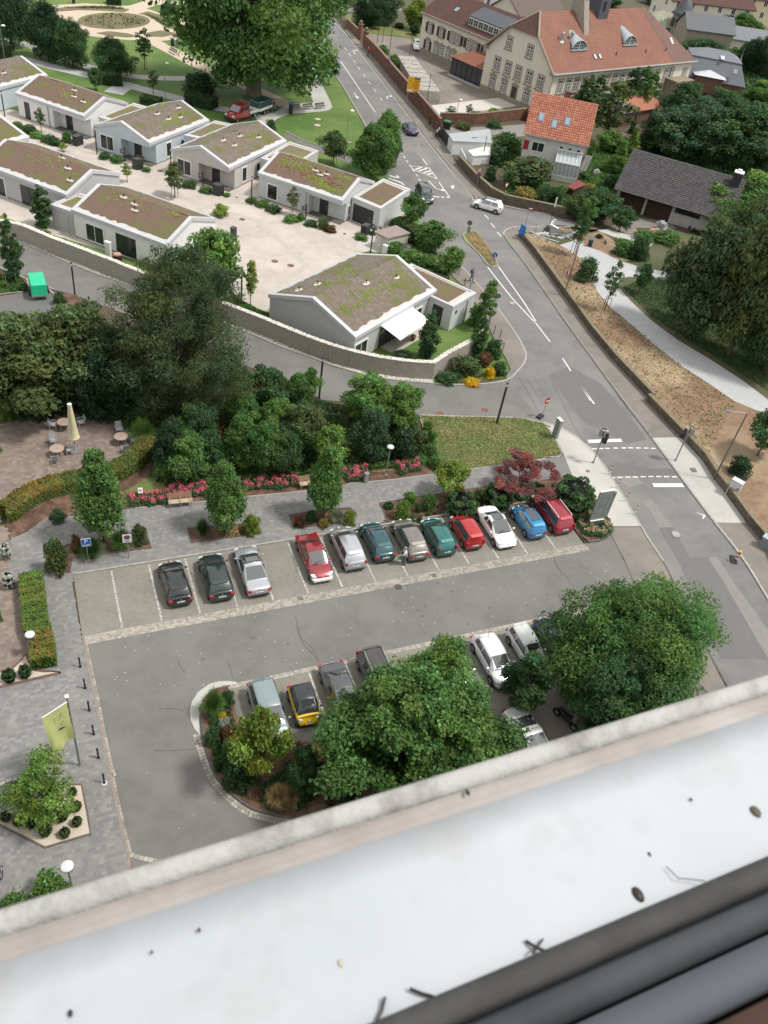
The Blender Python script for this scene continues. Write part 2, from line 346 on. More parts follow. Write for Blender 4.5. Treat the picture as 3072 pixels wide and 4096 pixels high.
# access-road asphalt is paler than the main road: a separate surface
b=MB().sheet(GP('K -300,-40 0,85 180,150 500,285 760,395 985,470; L 680,925 870,1010 1100,1090 1360,1188; Q 250,35 700,75 920,88 1180,74 1330,40 1400,150 1659,470 1600,400 1400,357 1100,352 830,345 580,335 200,240; P 1230,210 700,-30; K 1200,800 640,590 450,540 230,455 0,360 -300,240'),.016)
struct('access_road',b,m_asph)
# patches in the main road
for i,(pl,mm)in enumerate([
('R 160,0 300,-60 520,60 760,340 830,440 700,470 420,330 380,300',m_patch),
('b 440,-60 620,-40 700,60 600,100 500,30',m_patch_light),
('b 700,200 760,180 930,330 1000,400 830,400 780,300',m_patch_light),
('R 540,620 640,600 840,640 1000,640 1030,680 800,690 560,690',m_patch),
('b 830,400 1050,395 1330,830 1659,1400 1300,1400 1000,700',m_patch),
('b 1050,395 1120,400 1420,850 1659,1180 1659,1400 1330,830',m_patch_light),
('R 860,800 1080,790 1290,1010 1460,1244 1120,1244 1010,1040 930,940',m_asph_road),
('H 560,250 700,420 640,440 540,330',m_patch_light)]):
 b=MB().sheet(GP(pl),.0165+.0012*i);struct('road_patch',b,mm)
# internal drive between the parking rows
b=MB().sheet(GP('W 712,118; T 0,980 1659,700; U 1659,915; V 1425,885 1560,850 1645,780; R 585,1040 790,1040; b 740,480 860,660; a 1110,280 1390,835; o 1740,1760 1740,2000 260,2140; Z 1250,1150 1200,880 1110,450 1030,0; W 860,800 760,350'),.020)
drive=struct('parking_drive',b,m_asph)
# ---- pavements (raised) ----
def raised(name,s,mm,h=.10,z0=-.02):
 b=MB().prism(GP(s),z0,h);return struct(name,b,mm)
raised('pavement','C 165,255 540,745 915,1234; H 780,385 930,580 1035,702 1300,782 1659,842 1659,830 1280,760 1160,700 1040,600 895,440 800,300; C 1010,1220 820,960 610,720 430,500 310,385 190,225',m_walk)
raised('pavement','H 1270,1012 1295,980 1350,955; f 0,195 250,210 230,290; N 120,212 110,225 200,330 395,600 560,830 700,1000 850,1160 930,1244; R 1060,430 873,434; N 762,1244 395,738; M 1659,610 1565,478 1445,308 1335,168',m_walk)
raised('crossing_pavement','R 873,434 1060,430 1210,590 1290,720 1400,860 1510,1015 1298,1013 1093,740',m_conc,.103)
raised('pavement','R 1298,1013 1510,1015 1659,1200; b 1659,560; o 1720,1330 1900,1700; b 1668,955 1455,618 1243,368',m_walk)
raised('crossing_pavement','R 125,322 250,365 350,423 455,507 555,638 625,778 695,868 794,1038 585,1038 575,985 545,960 470,860 380,720 320,690 262,545 240,500 185,400',m_conc,.103)
raised('pavement','M 600,100 720,250 850,430 960,540 1100,740 1200,960 1290,1110 1330,1200; Q 1290,30 1330,35; M 1380,1218 1435,1158 1460,1085 1430,1022 1385,927 1195,662 1100,557 925,352 695,132 640,60',m_walk)
raised('pavement','b 462,402 690,400 735,480 855,660; a 1105,280 1385,835 1300,900; a 1000,600; b 560,640 470,470',m_walk,.06)
# promenade and plaza: joint-coloured bed, stones laid on it below
PLAZA=GP('S 90,330 240,265 330,190 400,150 600,140 1090,80 1659,25; P 600,1017 1030,977 1420,922; Q 0,907 350,877 690,832 900,802 1180,768')+GP('R 90,582 240,567 262,545 320,690; V 1270,248 1000,288 700,338; Q 1000,948 540,1018 240,1070 320,1220')+[(21.7,5.45),(.1,5.45)]+GP('S 600,700 670,1130; W 745,400 800,640 845,900 900,1180; Z 1010,100 1090,450 1150,700 1215,1000 1232,1160; o 260,2140 -150,2140 -150,1500')+GP('S 60,560 95,420')
b=MB().prism(PLAZA,-.02,.085);plaza=struct('plaza',b,m_joint)
b=MB().prism(GP('Q 1180,768 1659,702; R 90,582 240,567 262,545 320,690 130,715; V 1000,290 700,340 420,380'),-.02,.095);struct('promenade_end',b,m_asph_road)
# terrace of the garden café: brown pavers
TERR=GP('O -100,395 0,400 150,370 300,330 450,305 640,290 800,300 950,345 1060,400 1130,480 1165,570 1160,640 1100,690 1000,750 900,800 740,855 550,890 380,930 200,1020 80,1090 20,1150 0,1230 -100,1244')
m_jb=mat('brown_joint',(.155,.125,.108));b=MB().prism(TERR,-.02,.07);terrace=struct('terrace',b,m_jb)
TERR2=GP('S -100,180 60,250 95,420 60,560 140,660; W 190,0 220,200 180,310 100,370 0,410 -100,430')
b=MB().prism(TERR2,-.02,.09);terr2=struct('terrace_path',b,m_jb)
# parking bays (cobbled)
m_bay=brickmat('bay_setts',(.262,.250,.222),(.225,.216,.194),(.17,.163,.145),.22,.11,.008,mix=(.80,.79,.72))
b=MB().sheet([(.05,-.1),(37.55,-.1),(37.55,5.36),(.05,5.36)],.018);bays=struct('parking_bays',b,m_bay)
b=MB().sheet([(8.2,-11.4),(35.4,-11.4),(35.4,-6.42),(8.2,-6.42)],.024);bays2=struct('parking_bays',b,m_bay)
b=MB().sheet([(20,-17.6),(35.4,-17.6),(35.4,-11.4),(20,-11.4)],.024);struct('parking_lane',b,m_walk)
# estate courtyard
EST=[(-30,80),(-12,105),(3,97),(14,90),(24,84),(36,74),(47,62),(45,57)]+GP('H 245,965; M 470,120 60,245')+[(33,45),(27,40),(22,36)]+GP('L 800,740 700,705 520,620 440,560 380,520')+[(12,50),(2,58.5),(-8,69.5),(-20,82)]
b=MB().sheet(EST,.012);est=struct('courtyard',b,m_beige)
b=MB()
for s,wd in[('G 0,680 300,790 560,860 680,900 760,960 900,1090 1045,1225; L 1045,300 1105,335 850,485',1.0)]:
 ribq(b,GP(s),.75,.020)
struct('courtyard_gutter',b,m_beige2)
b=MB().sheet(GP('M 60,150 190,60 210,90 470,120 520,160 460,260 250,230 200,225 60,170'),.016);struct('transformer_apron',b,m_conc)
b=MB().sheet(GP('F 60,160 240,290 200,150 0,60'),.016);struct('courtyard_apron',b,m_beige)
# park paths
def path(name,s,wd,mm,zz):b=MB();ribq(b,smooth_path(GP(s),2),wd,zz);return struct(name,b,mm)
path('park_path','A -60,295 0,315 150,350 300,395 470,450 620,515 780,570 940,615 1150,640 1350,650 1600,652',2.3,m_conc,.018)
path('park_path','A 100,468 300,518 500,570 720,620 900,680 1040,700 1200,745 1370,790 1540,830; B 200,870 400,905 560,935 700,965',2.6,m_stonepath,.020)
path('park_path','A 940,775 1040,705',3.0,m_stonepath,.021)
path('park_path','A 1200,310 1400,410 1530,480 1650,545; B 330,590 480,660 640,735 780,800 930,875',3.2,m_parkpath,.022)
path('park_path','B 990,400 1030,440 1085,560 1150,700 1200,800 1235,890',3.0,m_conc,.024)
path('park_path','A 1060,80 1180,50 1290,10 1400,-60',3.4,m_parkpath,.022)
path('park_path','A 1300,32 1460,26 1700,20',2.4,m_conc,.020)
path('park_path','A -40,-10 120,20 260,25',2.4,m_conc,.020)
b=MB().sheet(GP('B 640,1040 700,960 830,930 940,865 1170,850 1270,870 1295,910 1230,925 950,948 850,985 770,1040 700,1090'),.027);struct('park_path',b,m_conc)
b=MB().sheet(GP('A 430,45 700,28 1000,45 1180,60 1300,100 1500,160 1620,240 1600,290 1470,330 1340,340 1200,330 1080,335 900,320 740,300 600,240 520,170 450,100'),.030);struct('park_circle',b,m_parkpath)
m_bed=mat('planting_soil',(.20,.145,.095),col2=(.12,.085,.055),scale=3,col3=(.11,.13,.05),scale3=.6,bump=.7,bscale=14)
cx,cy,rx,ry=945,176,300,68
for s in['A '+' '.join('%d,%d'%(cx+rx*math.cos(t*PI/16),cy+ry*math.sin(t*PI/16))for t in range(32)),'A 460,75 520,65 700,50 900,55 1075,80 1030,102 850,90 650,85 500,97','A 1155,115 1230,98 1400,150 1530,215 1525,255 1380,235 1340,190 1250,140','A 800,277 900,262 1060,280 1145,305 1060,312 900,300','A 1215,277 1330,255 1480,280 1350,308 1240,305']:
 b=MB().prism(GP(s),0,.09);struct('planting_bed',b,m_bed)
# school yard, side forecourts
m_yard=mat('school_yard',(.19,.165,.145),col2=(.15,.13,.115),scale=.8,detail=9,col3=(.22,.19,.165),scale3=.15,rough=.9)
b=MB().sheet(GP('C 330,270 470,290 790,330 1600,860 1660,900 950,975 850,890 700,720 500,520 400,400'),.012);struct('school_yard',b,m_yard)
b=MB().sheet(GP('C 150,120 270,120 330,215 700,215 800,250 790,330 600,300 330,270 215,240'),.010);struct('dry_lawn',b,m_dry)
b=MB().prism(GP('C 855,890 1440,822 1590,890 950,978'),0,.25);struct('concrete_terrace',b,mat('pale_slab',(.50,.475,.43),col2=(.43,.41,.37),scale=1,rough=.85))
b=MB().sheet(GP('C 1000,1110 970,1060 1400,1050 1659,1030 1659,1130 1380,1150 1040,1120'),.012);struct('forecourt',b,m_patch_light)
b=MB().sheet(GP('C -60,-60 560,-60 640,90 560,110 150,95'),.014);struct('far_road',b,m_asph_road)
b=MB().sheet(GP('J 300,1075 560,970 860,1020 900,1070 560,1060 620,1180 430,1150'),.016);struct('garage_forecourt',b,m_walk)
# traffic island and verge lawn
def bed(name,s,mm,h=.12,kerb=m_kerb,kw=.14,close=True,zz=None):
 p=GP(s)if isinstance(s,str)else s
 b=MB().prism(p,-.02,h-.02,0);q=p+[p[0]]
 ribq(b,q,kw,h+.01,-.02,1);return b.build(name,[mm,kerb],None,False,'structure')
bed('traffic_island','M 935,85 965,62 1040,55 1090,110 1160,210 1220,320 1225,345 1180,352 1140,335 1060,230 960,140',m_dry)
VERGE=GP('Q 580,340 830,350 1100,355 1400,362 1600,405 1659,440; R 140,345 200,440 250,540 232,562 90,572; Q 1659,695 1200,762 900,798 760,800 690,760 700,650 640,560 600,420')
bed('verge_lawn',VERGE,m_dry,.11)
b=MB().sheet(GP('S 1060,0 1659,-60; P 300,950 600,870 1000,810 1130,790; Q 0,790 350,740 700,660 700,780 660,800 0,880; P 1400,900 600,990 0,1050; S 1100,60'),.03);struct('verge_grass',b,m_dry)
b=MB().prism(GP('S 90,330 240,265 330,190 400,150 600,140 1090,80; O 1240,870 1255,600 1180,700 1060,800 880,885 640,925 380,985 180,1090 70,1190 40,1260'),-.02,.072);struct('planting_bed',b,m_mulch)
b=MB().sheet(GP('O 1030,975 1230,860 1659,780 1659,940 1100,1010'),.095);struct('verge_grass',b,m_dry)
# long kerbs
def kerb(s,wd=.16,h=.115,mm=None,name='kerb',sm=1,z0=-.01):
 b=MB();p=GP(s)if isinstance(s,str)else s
 ribq(b,smooth_path(p,sm)if sm else p,wd,h,z0);return struct(name,b,mm or m_kerb)
kerb('C -330,-150 165,262 540,752 915,1241; H 780,392 930,587 1035,709 1090,735 1300,787 1659,849',.2)
kerb('f 600,200 250,205 0,192; H 1350,952 1290,977 1267,1010; M 1277,90 1332,170 1442,310 1562,480 1659,618; N 392,739 757,1240; R 871,437 1091,740 1296,1014 1480,1240; b 1664,957',.2)
kerb('C 340,1050 235,870 150,720 70,600 -20,450 -400,-150',.2);
kerb('M 600,30 700,130 930,350 1105,555 1200,660 1390,925 1437,1020 1465,1085 1440,1160 1383,1222; Q 1330,40 1180,74 920,88 700,75 250,35; L 1360,1188 1100,1090 870,1010 680,925; K 985,470 760,395 500,285 180,150 0,85 -300,-40',.18)
kerb('b 860,660 740,480 692,398; R 690,870 550,640 450,510 350,430 250,372 140,332; Q 1600,402 1400,359 1100,354 830,347 580,337',.16)
kerb('K -300,240 0,360 230,455 450,540',.16)
kerb('G 920,160 1080,240 1240,292; H 230,430 320,450',.15)
kerb('b 690,398 740,480 860,660; a 1110,280 1390,835; o 1740,1760',.14,.07,m_kerb_dark)
kerb([(.05,5.42),(21.6,5.42)],.13,.12,mm=m_kerb,sm=0);kerb([(21.6,5.42),(37.6,5.42)],.12,.14,mm=m_kerb,sm=0)
# dark drainage line in the gutter along the right kerb
b=MB();ribq(b,GP('C 165,262 915,1241; H 1035,709'),.18,.019,off=-.28);ribq(b,GP('M 1277,90 1332,170 1442,310 1562,480 1659,618; N 392,739 757,1240; R 871,437'),.22,.019,off=.22);struct('road_gutter',b,m_kerb)
b=MB();ribq(b,GP('C 165,262 915,1241; H 1035,709'),.10,.123,off=.02);ribq(b,GP('M 1277,90 1332,170 1442,310 1562,480 1659,618; N 392,739 757,1240; R 871,437'),.1,.123,off=-.02);struct('kerb_joint',b,m_kerb_dark)
# ---- markings ----
def marks(name,segs,wd,z=.034,mm=None,k=None):
 b=MB()
 for s in segs:ribq(b,GP(s),wd,z)
 return struct(name,b,mm or m_white)
marks('lane_marking',['C 130,510 415,930','M 1140,350 1340,605 1530,808','M 1230,345 1440,640 1540,800','M 1535,810 1659,970','H 490,435 530,480 630,515 720,555 830,710','H 505,445 650,458','H 655,460 740,580'],.16)
marks('lane_marking',['C %d,%d %d,%d'%(x,y,x+20,y+26)for x,y in[(158,393),(196,444),(233,498),(271,554),(316,614),(358,676),(405,740),(455,810)]],.13)
marks('lane_marking',['H 385,280 405,305','H 418,325 430,345','H 443,360 458,382','H 466,398 480,417','H 515,470 535,495','H 545,512 560,532','H 568,552 585,573','H 602,385 638,437','H 1015,720 1035,735','H 1072,790 1095,815','H 1115,850 1150,885','H 1168,920 1200,957','H 1220,993 1255,1030','N 387,982 438,1060','N 508,1162 560,1244','R 392,88 472,200'],.17)
marks('lane_marking',['H %d,%d %d,%d'%(x,y,x+26,y+2)for x,y in[(683,698),(714,701),(756,703),(800,704)]],.35)
marks('hatched_marking',['H 540,475 605,452','H 570,488 642,463','H 610,502 672,484','H 645,515 680,505'],.35)
b=MB()
for x,y in[(455,506),(498,504),(543,503),(600,501),(655,500),(702,499),(755,500),(808,501),(856,503)]:b.sheet(GP('R %d,%d %d,%d %d,%d %d,%d'%(x,y-4,x+33,y-4,x+38,y+4,x+4,y+4)),.034)
for x,y in[(578,703),(628,701),(682,699),(733,698),(786,696),(840,695),(893,695),(945,696),(1000,697)]:b.sheet(GP('R %d,%d %d,%d %d,%d %d,%d'%(x,y-4,x+35,y-4,x+40,y+4,x+4,y+4)),.034)
for s in['R 424,444 655,436 664,457 436,467','R 866,741 1070,741 1087,767 880,767','R 1160,936 1234,960 1216,987 1208,975 1218,962']:b.sheet(GP(s),.034)
struct('crossing_marking',b,m_white)
def arrow(k,x0,y0,x1,y1,turn=0,sc=1.,z=.034,straight=True):
 a=Vector(G(k,x0,y0));c=Vector(G(k,x1,y1));d=(c-a);L=d.length;d/=L;n=Vector((-d.y,d.x));b=MB()
 def q(u,v):p=a+d*u+n*v;return(p.x,p.y)
 b.sheet([q(0,-.09),(q(L-.9,-.09)),q(L-.9,.09),q(0,.09)],z)
 if turn:
  b.sheet([q(L-1.0,0),q(L-.8,0),q(L-.3,turn*.7),q(L-.55,turn*.75)],z+.001);b.sheet([q(L-.9,turn*.85),q(L-.2,turn*.45),q(L+.1,turn*1.15)],z+.002)
 else:b.sheet([q(L-1.2,-.42),q(L,0),q(L-1.2,.42)],z+.001)
 struct('road_arrow',b,m_white)
arrow('C',240,770,276,822);arrow('C',250,448,222,412,-1);arrow('C',520,825,505,790,-1);arrow('H',650,567,735,655,1)
arrow('C',480,1010,465,985,-1);arrow('C',590,1200,612,1238);arrow('C',100,572,132,578)
b=MB()
for x,y in[(380,85),(355,108),(340,130),(325,155)]:b.sheet(GP('f %d,%d %d,%d %d,%d'%(x,y,x+50,y+16,x+5,y+22)),.036)
for s in['H 385,520 410,535 400,550 380,540','H 330,520 390,540 385,548 325,530','H 320,545 380,562 430,580 455,605 445,608 420,588 370,570 318,552','H 835,610 865,605 860,635 840,630']:b.sheet(GP(s),.037)
struct('give_way_marking',b,m_white)
b=MB()
for k in range(1,15):
 if k==0:continue
 ribq(b,[(2.5*k,.0),(2.5*k,5.2)],.13 if k!=7 else .15,.026)
struct('bay_line',b,m_white_worn)
b=MB()
for k in range(0,10):
 xx=10.6+2.47*(k);ribq(b,[(xx,-6.5),(xx,-11.0)],.12,.032)
struct('bay_line',b,m_white_worn)
m_let=mat('faded_paint',(.62,.62,.60),col2=(.25,.24,.22),scale=14,rough=.8)
b=MB()
for s in('X 1010,20 1025,80 1045,115 1110,165 1160,225 1195,300','T 1310,860 1345,1000 1365,1090 1450,1170 1505,1244','W 1330,700 1400,690 1450,695 1520,715','W 1270,1040 1380,1045 1500,1040 1660,1025','X 440,310 470,390 480,450','W 1480,290 1500,350 1540,400','V 1100,1010 1110,1060 1160,1120 1180,1200','b 20,600 35,660 60,720 120,760 150,820','Q 1400,20 1480,150 1560,300','Q 1470,30 1540,150 1600,240','b 480,470 520,560 560,650','b 560,470 600,560 640,640','R 160,0 260,200 360,400 440,500'):ribq(b,smooth_path(GP(s),1),.022,.0395)
for i in range(26):x,y=random.uniform(3,36),random.uniform(-5.6,-1.2);r=random.uniform(.03,.13);b.lathe((x,y,.0215),[(r,0),(r*.9,.0006)],7,sq=(1.4,.8))
o=b.build('crack_and_stain',mat('tar',(.105,.10,.097),rough=.8));o['kind']='stuff'
b=MB()
for i in range(150):x,y=random.uniform(1.5,40),random.uniform(-5.8,-1)*(1 if i%3 else 3);b.box((x,y,.035),(random.uniform(.03,.09),.04,.006),random.random()*3)
o=b.build('fallen_petal',m_white);o['kind']='stuff'
# manholes and drains
m_iron=mat('cast_iron',(.10,.07,.06),col2=(.06,.05,.045),scale=12,rough=.7);m_ironred=mat('rusty_iron',(.20,.095,.07),col2=(.13,.07,.055),scale=10,rough=.8)
def manhole(k,x,y,r,mm,lab,zz=.02,frame=None):
 g=G(k,x,y);t=thing('manhole_cover',lab,'manhole cover',(*g,zz))
 b=MB().lathe((0,0,0),[(r,0),(r,.012),(r*.82,.014)],20);b.build('rim',frame or m_joint,t)
 b=MB().lathe((0,0,0),[(r*.8,0),(r*.8,.02),(r*.7,.024)],18);
 for q in range(6):b.box((r*.45*math.cos(q*PI/3),r*.45*math.sin(q*PI/3),.024),(r*.22,r*.1,.008),q*PI/3)
 b.build('lid',mm,t)
for a in[('L',828,302,.42,m_ironred,'rusty round manhole, left of the pair in the beige courtyard',.014),('L',960,337,.42,m_ironred,'rusty round manhole, right of the pair in the beige courtyard',.014),('G',557,888,.38,m_ironred,'rusty manhole beside the gutter line at the courtyard bend',.02),('G',602,725,.36,m_ironred,'rusty manhole at the street lamp between two bungalows',.02),('G',1407,1007,.22,m_iron,'small dark drain lid in front of the black garage door',.02),('F',1325,590,.36,m_ironred,'rusty manhole beside the pale blue bungalow',.02),('Q',748,323,.5,m_ironred,'red rimmed manhole on the access road, left one by the verge',.018),('Q',1118,293,.5,m_ironred,'red rimmed manhole on the access road, nearer the tall black lamp',.018),('M',1345,650,.42,m_kerb,'round manhole between the converging lane lines',.03),('b',957,453,.42,m_kerb,'pale round manhole in the dark road patch',.04),('U',1050,1068,.36,m_iron,'dark oval manhole in the parking drive',.022),('K',170,320,.45,m_ironred,'reddish manhole on the access road behind the green trailer',.018),('K',210,428,.4,m_ironred,'reddish manhole next to the planted bed kerb',.018),('C',205,1180,.3,m_kerb,'small pale lid in the park lawn by the white lamp',.02),('B',1184,989,.55,m_sand,'pale round lid in the lawn below the benches',.02),('B',1182,1040,.6,m_sand,'larger pale round lid in the lawn below the benches',.02),('G',510,705,.2,m_iron,'small dark drain lid beside the grey bungalow wall',.02),('F',712,399,.2,m_iron,'small dark drain lid beside the white bungalow',.02)]:
 manhole(*a)
for x,y,k,lab in[(1350,715,'T','square grated drain left of the middle of the cobble strip'),(1388,955,'U','square grated drain in the cobble strip behind the brown hatchback'),(1320,45,'Q','small grated drain at the kerb of the corner bed')]:
 g=G(k,x,y);t=thing('drain_grate',lab,'drain',(*g,.03),rad(3));b=MB().box((0,0,0),(.5,.5,.03));b.build('frame',m_kerb,t)
 b=MB()
 for i in range(5):b.box((-.16+.08*i,0,.02),(.04,.38,.02))
 b.build('grate',m_iron,t)
for k,s,lab in[('R','410,655 435,655 443,671 418,671','dark square plate in the left crossing pavement'),('R','1117,640 1158,640 1176,671 1136,671','dark square plate in the right crossing pavement')]:
 b=MB().prism(GP(k+' '+s),.09,.112);tag(b.build('cover_plate',m_patch),lab,'cover plate')
# ---- individually laid pieces ----
BX={}
def boxes(key,mats):
 if key not in BX:BX[key]=[unit_box(key,m)for m in mats]
 return BX[key]
gp=[mat('grey_paver_%s'%n,c,col2=tuple(v*.88 for v in c),scale=.5,rough=.88,islands=.05)for n,c in dict(light=(.235,.233,.228),mid=(.205,.204,.2),dark=(.178,.178,.176),warm=(.205,.196,.186)).items()]
bp_=[mat('brown_paver_%s'%n,c,col2=tuple(v*.84 for v in c),scale=.5,rough=.88,islands=.10)for n,c in dict(a=(.225,.175,.145),b=(.20,.155,.135),c=(.18,.145,.13),d=(.245,.195,.16)).items()]  # brown tones lowered so the colour holds the trees' shade on the terrace
co_=[mat('cobble_%s'%n,c,col2=tuple(v*.85 for v in c),scale=.8,rough=.9,islands=.10)for n,c in dict(a=(.33,.31,.265),b=(.27,.255,.22),c=(.38,.355,.31)).items()]
def pave(name,parent,poly,z,wu,wv,ang,key,mats,seed=1,gap=.006,limit=300,vary=True,weights=None):
 R=random.Random(seed);c,s=math.cos(ang),math.sin(ang);us=[x*c+y*s for x,y in poly];vs=[-x*s+y*c for x,y in poly]
 items=[];v=min(vs);nm=len(mats)
 while v<max(vs):
  h=wv;u=min(us)-R.random()*wu
  while u<max(us):
   l=wu*R.choice((.62,1,1,1.45))if vary else wu
   x,y=(u+l/2)*c-(v+h/2)*s,(u+l/2)*s+(v+h/2)*c
   if inside((x,y),poly):items.append((x,y,z+R.uniform(-.0006,.0006),ang,l-gap,h-gap,.03,R.choices(range(nm),weights)[0]if weights else R.randrange(nm)))
   u+=l
  v+=h
 pieces(name,parent,items,boxes(key,mats),mats,limit)
pave('paving_stone',plaza,[p for p in PLAZA],.0745,.27,.20,rad(1),'paving_stone',gp,3,weights=(2,4,3,1),limit=300)
pave('paving_stone',terrace,TERR,.0595,.34,.25,rad(2),'brown_paving_stone',bp_,4)
pave('paving_stone',terr2,TERR2,.0795,.34,.25,rad(2),'brown_paving_stone',bp_,5,limit=150)
strip1=[(.0,-.82),(37.7,-.82),(37.7,-.08),(.0,-.08)];pave('cobble',bays,strip1,.016,.19,.18,0,'cobble',co_,6,vary=False,limit=300)
strip2=[(8.0,-6.42),(35.4,-6.42),(35.4,-6.06),(8.0,-6.06)];pave('cobble',bays2,strip2,.020,.18,.17,0,'cobble',co_,7,vary=False,limit=300)
# cobble lines down the plaza edge and round the planted island
def cobble_line(name,parent,s,z,step=.22,rows=1,seed=1,wd=.2,off=0.):
 R=random.Random(seed);p=resample(s if isinstance(s,list)else GP(s),step);it=[]
 for i in range(len(p)-1):
  d=(p[i+1]-p[i]).normalized();n=Vector((-d.y,d.x));a=math.atan2(d.y,d.x)
  for r in range(rows):
   q=p[i]+n*(off+(r-(rows-1)/2)*wd);it.append((q.x,q.y,z,a+R.uniform(-.05,.05),step*R.uniform(.85,.94),wd*.92,.05,R.randrange(3)))
 pieces(name,parent,it,boxes('cobble',co_),co_,300)
cobble_line('cobble',drive,'W 708,112 720,200 762,400 812,640 862,900 922,1180 945,1244; Z 1060,230 1110,480 1160,700 1205,880 1238,1010',.02,.24,1,8,.24)
cobble_line('cobble',drive,'Z 1250,1000 1330,1025 1500,1062 1600,1090',.02,.26,1,9,.26)
cobble_line('cobble',drive,'X 205,915 215,960 265,1110 300,1210 345,1290 450,1410 560,1500 650,1550 850,1600 1010,1625',.02,.22,2,10,.2,-.18)
kerb('X 200,690 215,740 240,960 290,1140 340,1270 450,1390 560,1480 650,1535 850,1590 1000,1612',.12,.14,m_kerb_dark)
kerb('W 690,100 735,350 800,640 850,900 905,1180 930,1244; Z 1045,230 1090,450 1140,690 1190,880 1220,1010 1228,1140',.14,.10,mat('brown_kerb',(.27,.22,.19),col2=(.22,.18,.155),scale=3))
b=MB().prism(GP('X 510,475 440,468 370,470 290,490 190,560 140,640 122,720 130,790 160,860 205,915 200,800 205,690 235,610 300,540 400,505 510,495'),0,.05);struct('kerb_apron',b,m_conc)
ISLAND=GP('X 215,740 225,640 260,580 330,530 440,520 560,880; Y 0,700; X 960,985 1300,960; Y 60,900 900,870 900,1100; o 1240,1800 800,2100; X 1000,1650 1000,1608 850,1588 650,1532 560,1478 450,1388 340,1268 290,1138 240,958')
bI=MB();bI.prism(GP('X 215,740 208,690 235,610 330,535 440,515 560,905 900,985 1300,965; Y 60,900 500,890; o 960,1790 860,1830; X 1400,1700 1000,1608 850,1588 650,1532 560,1478 450,1388 340,1268 290,1138 240,958'),-.02,.09);struct('planted_island',bI,m_mulch)
b=MB().prism(GP('g 230,740 560,1170 800,1150 960,1090 1060,1000 1060,900 920,660 700,290 600,150; V 1340,275 1270,250 1000,290 700,340; Q 1000,950 540,1020 240,1072 320,1220')+[(21.8,5.5),(37.65,5.5),(37.7,.05)],-.02,.10);struct('planting_bed',b,m_mulch)
kerb('V 1290,700 1420,880 1520,865 1600,830 1640,780; R 575,985',.16,.13,m_kerb_dark)
kerb('Q 320,1220 240,1072 540,1020 700,1000 1000,950 1240,915',.1,.13,m_kerb_dark,sm=0)
for s in['S 440,600 430,560 400,480 560,380 700,350 860,335 1215,270 1255,405 870,455 600,490 580,610','T 415,140 1000,95 1015,183 445,258','U 18,390 330,340 600,320 640,440 60,515']:
 bed('planting_bed',s,m_mulch,.145,m_kerb_dark,.08)
b=MB().prism(GP('S 400,155 640,60 1090,-20 1659,-60; P 600,930 1000,880 1130,870 1420,840; Q 0,830 350,800 640,740 690,828 350,873 0,903; P 1420,918 1030,973 600,1013; S 1659,22 1090,77 700,135 560,142'),-.02,.10);struct('planting_bed',b,m_mulch)
kerb('S 1090,79 1659,24; P 600,1016 1030,976 1420,921; Q 0,906 350,876 690,831',.1,.12,m_kerb,sm=0)
# gravel garden in the plaza
GRAV_=1
GRAV=GP('Z -60,355 110,315 230,360 775,338 830,600 860,805 430,935 0,720 -60,690');bed('gravel_bed',GRAV,m_sand,.15,mat('gravel_kerb',(.16,.12,.105),col2=(.10,.08,.07),scale=4),.1)
bed('gravel_bed','W -60,410 0,400 100,370 180,300 215,250 250,320 290,385 380,395 505,405 0,522 -60,532',m_sand,.14,mat('brick_kerb',(.17,.10,.08),col2=(.12,.07,.055),scale=4),.16)
b=MB().prism(GP('K -100,350 0,365 230,460 245,555 0,590 -100,600'),-.02,.10);struct('planting_bed',b,m_mulch)
kerb('K -100,600 0,578 245,556 238,500 225,455',.14,.13);kerb('K 250,480 445,545 480,715',.18,.14)
b=MB().sheet(GP('K -100,600 0,580 245,558 445,545 480,715 430,760 200,800 -100,700'),.02);struct('trailer_bay',b,m_patch)
b=MB().prism(GP('K 445,545 640,590 700,640 700,760 480,720'),-.02,.10);struct('planting_bed',b,m_mulch)
# raised park on the right behind the retaining wall (z 0.8)
PZ=.8
WALLB=GP('N 110,225 200,330 395,600 560,830 700,1000 850,1160 930,1244; R 820,180 1060,430 1210,590 1290,720 1400,860 1510,1015 1659,1190; o 1720,1330 1900,1700')
def offs(p,o):
 out=[];n=len(p)
 for i in range(n):
  a=Vector(p[max(i-1,0)]);c=Vector(p[min(i+1,n-1)]);d=(c-a).normalized();out.append((p[i][0]-d.y*o,p[i][1]+d.x*o))
 return out
WT=offs(WALLB,.3)
b=MB().prism(WT+[(120,-60),(200,10),(170,60)]+GP('J 1600,1150 1100,1130 900,1090 560,1190',PZ)+GP('f 1500,400 1200,300 950,240 830,270 700,235 560,210 430,200 400,330 140,300 60,285',PZ),-.02,PZ-.03);struct('park_bank',b,m_lawn_dark)
b=MB().sheet(WT+[(75,-8),(66,8)]+GP('R 1580,240',PZ)+GP('N 1450,1244 1300,1140 1100,1010 950,890 800,760 690,670 620,590 575,500 570,440 500,360 440,310 350,270 210,212 150,205',PZ),PZ+.002)
struct('dry_bank',b,m_brownbed)
b=MB().sheet(GP('f 410,195 560,215 700,245 830,285 1000,250 1250,420 1250,520 1400,640 1300,640 1190,610 880,460 780,420 700,400 620,330 580,290',PZ),PZ+.004);struct('dry_bank',b,m_brownbed)
def sheetz(name,s,mm,zz):b=MB().sheet(GP(s,PZ),PZ+zz);struct(name,b,mm)
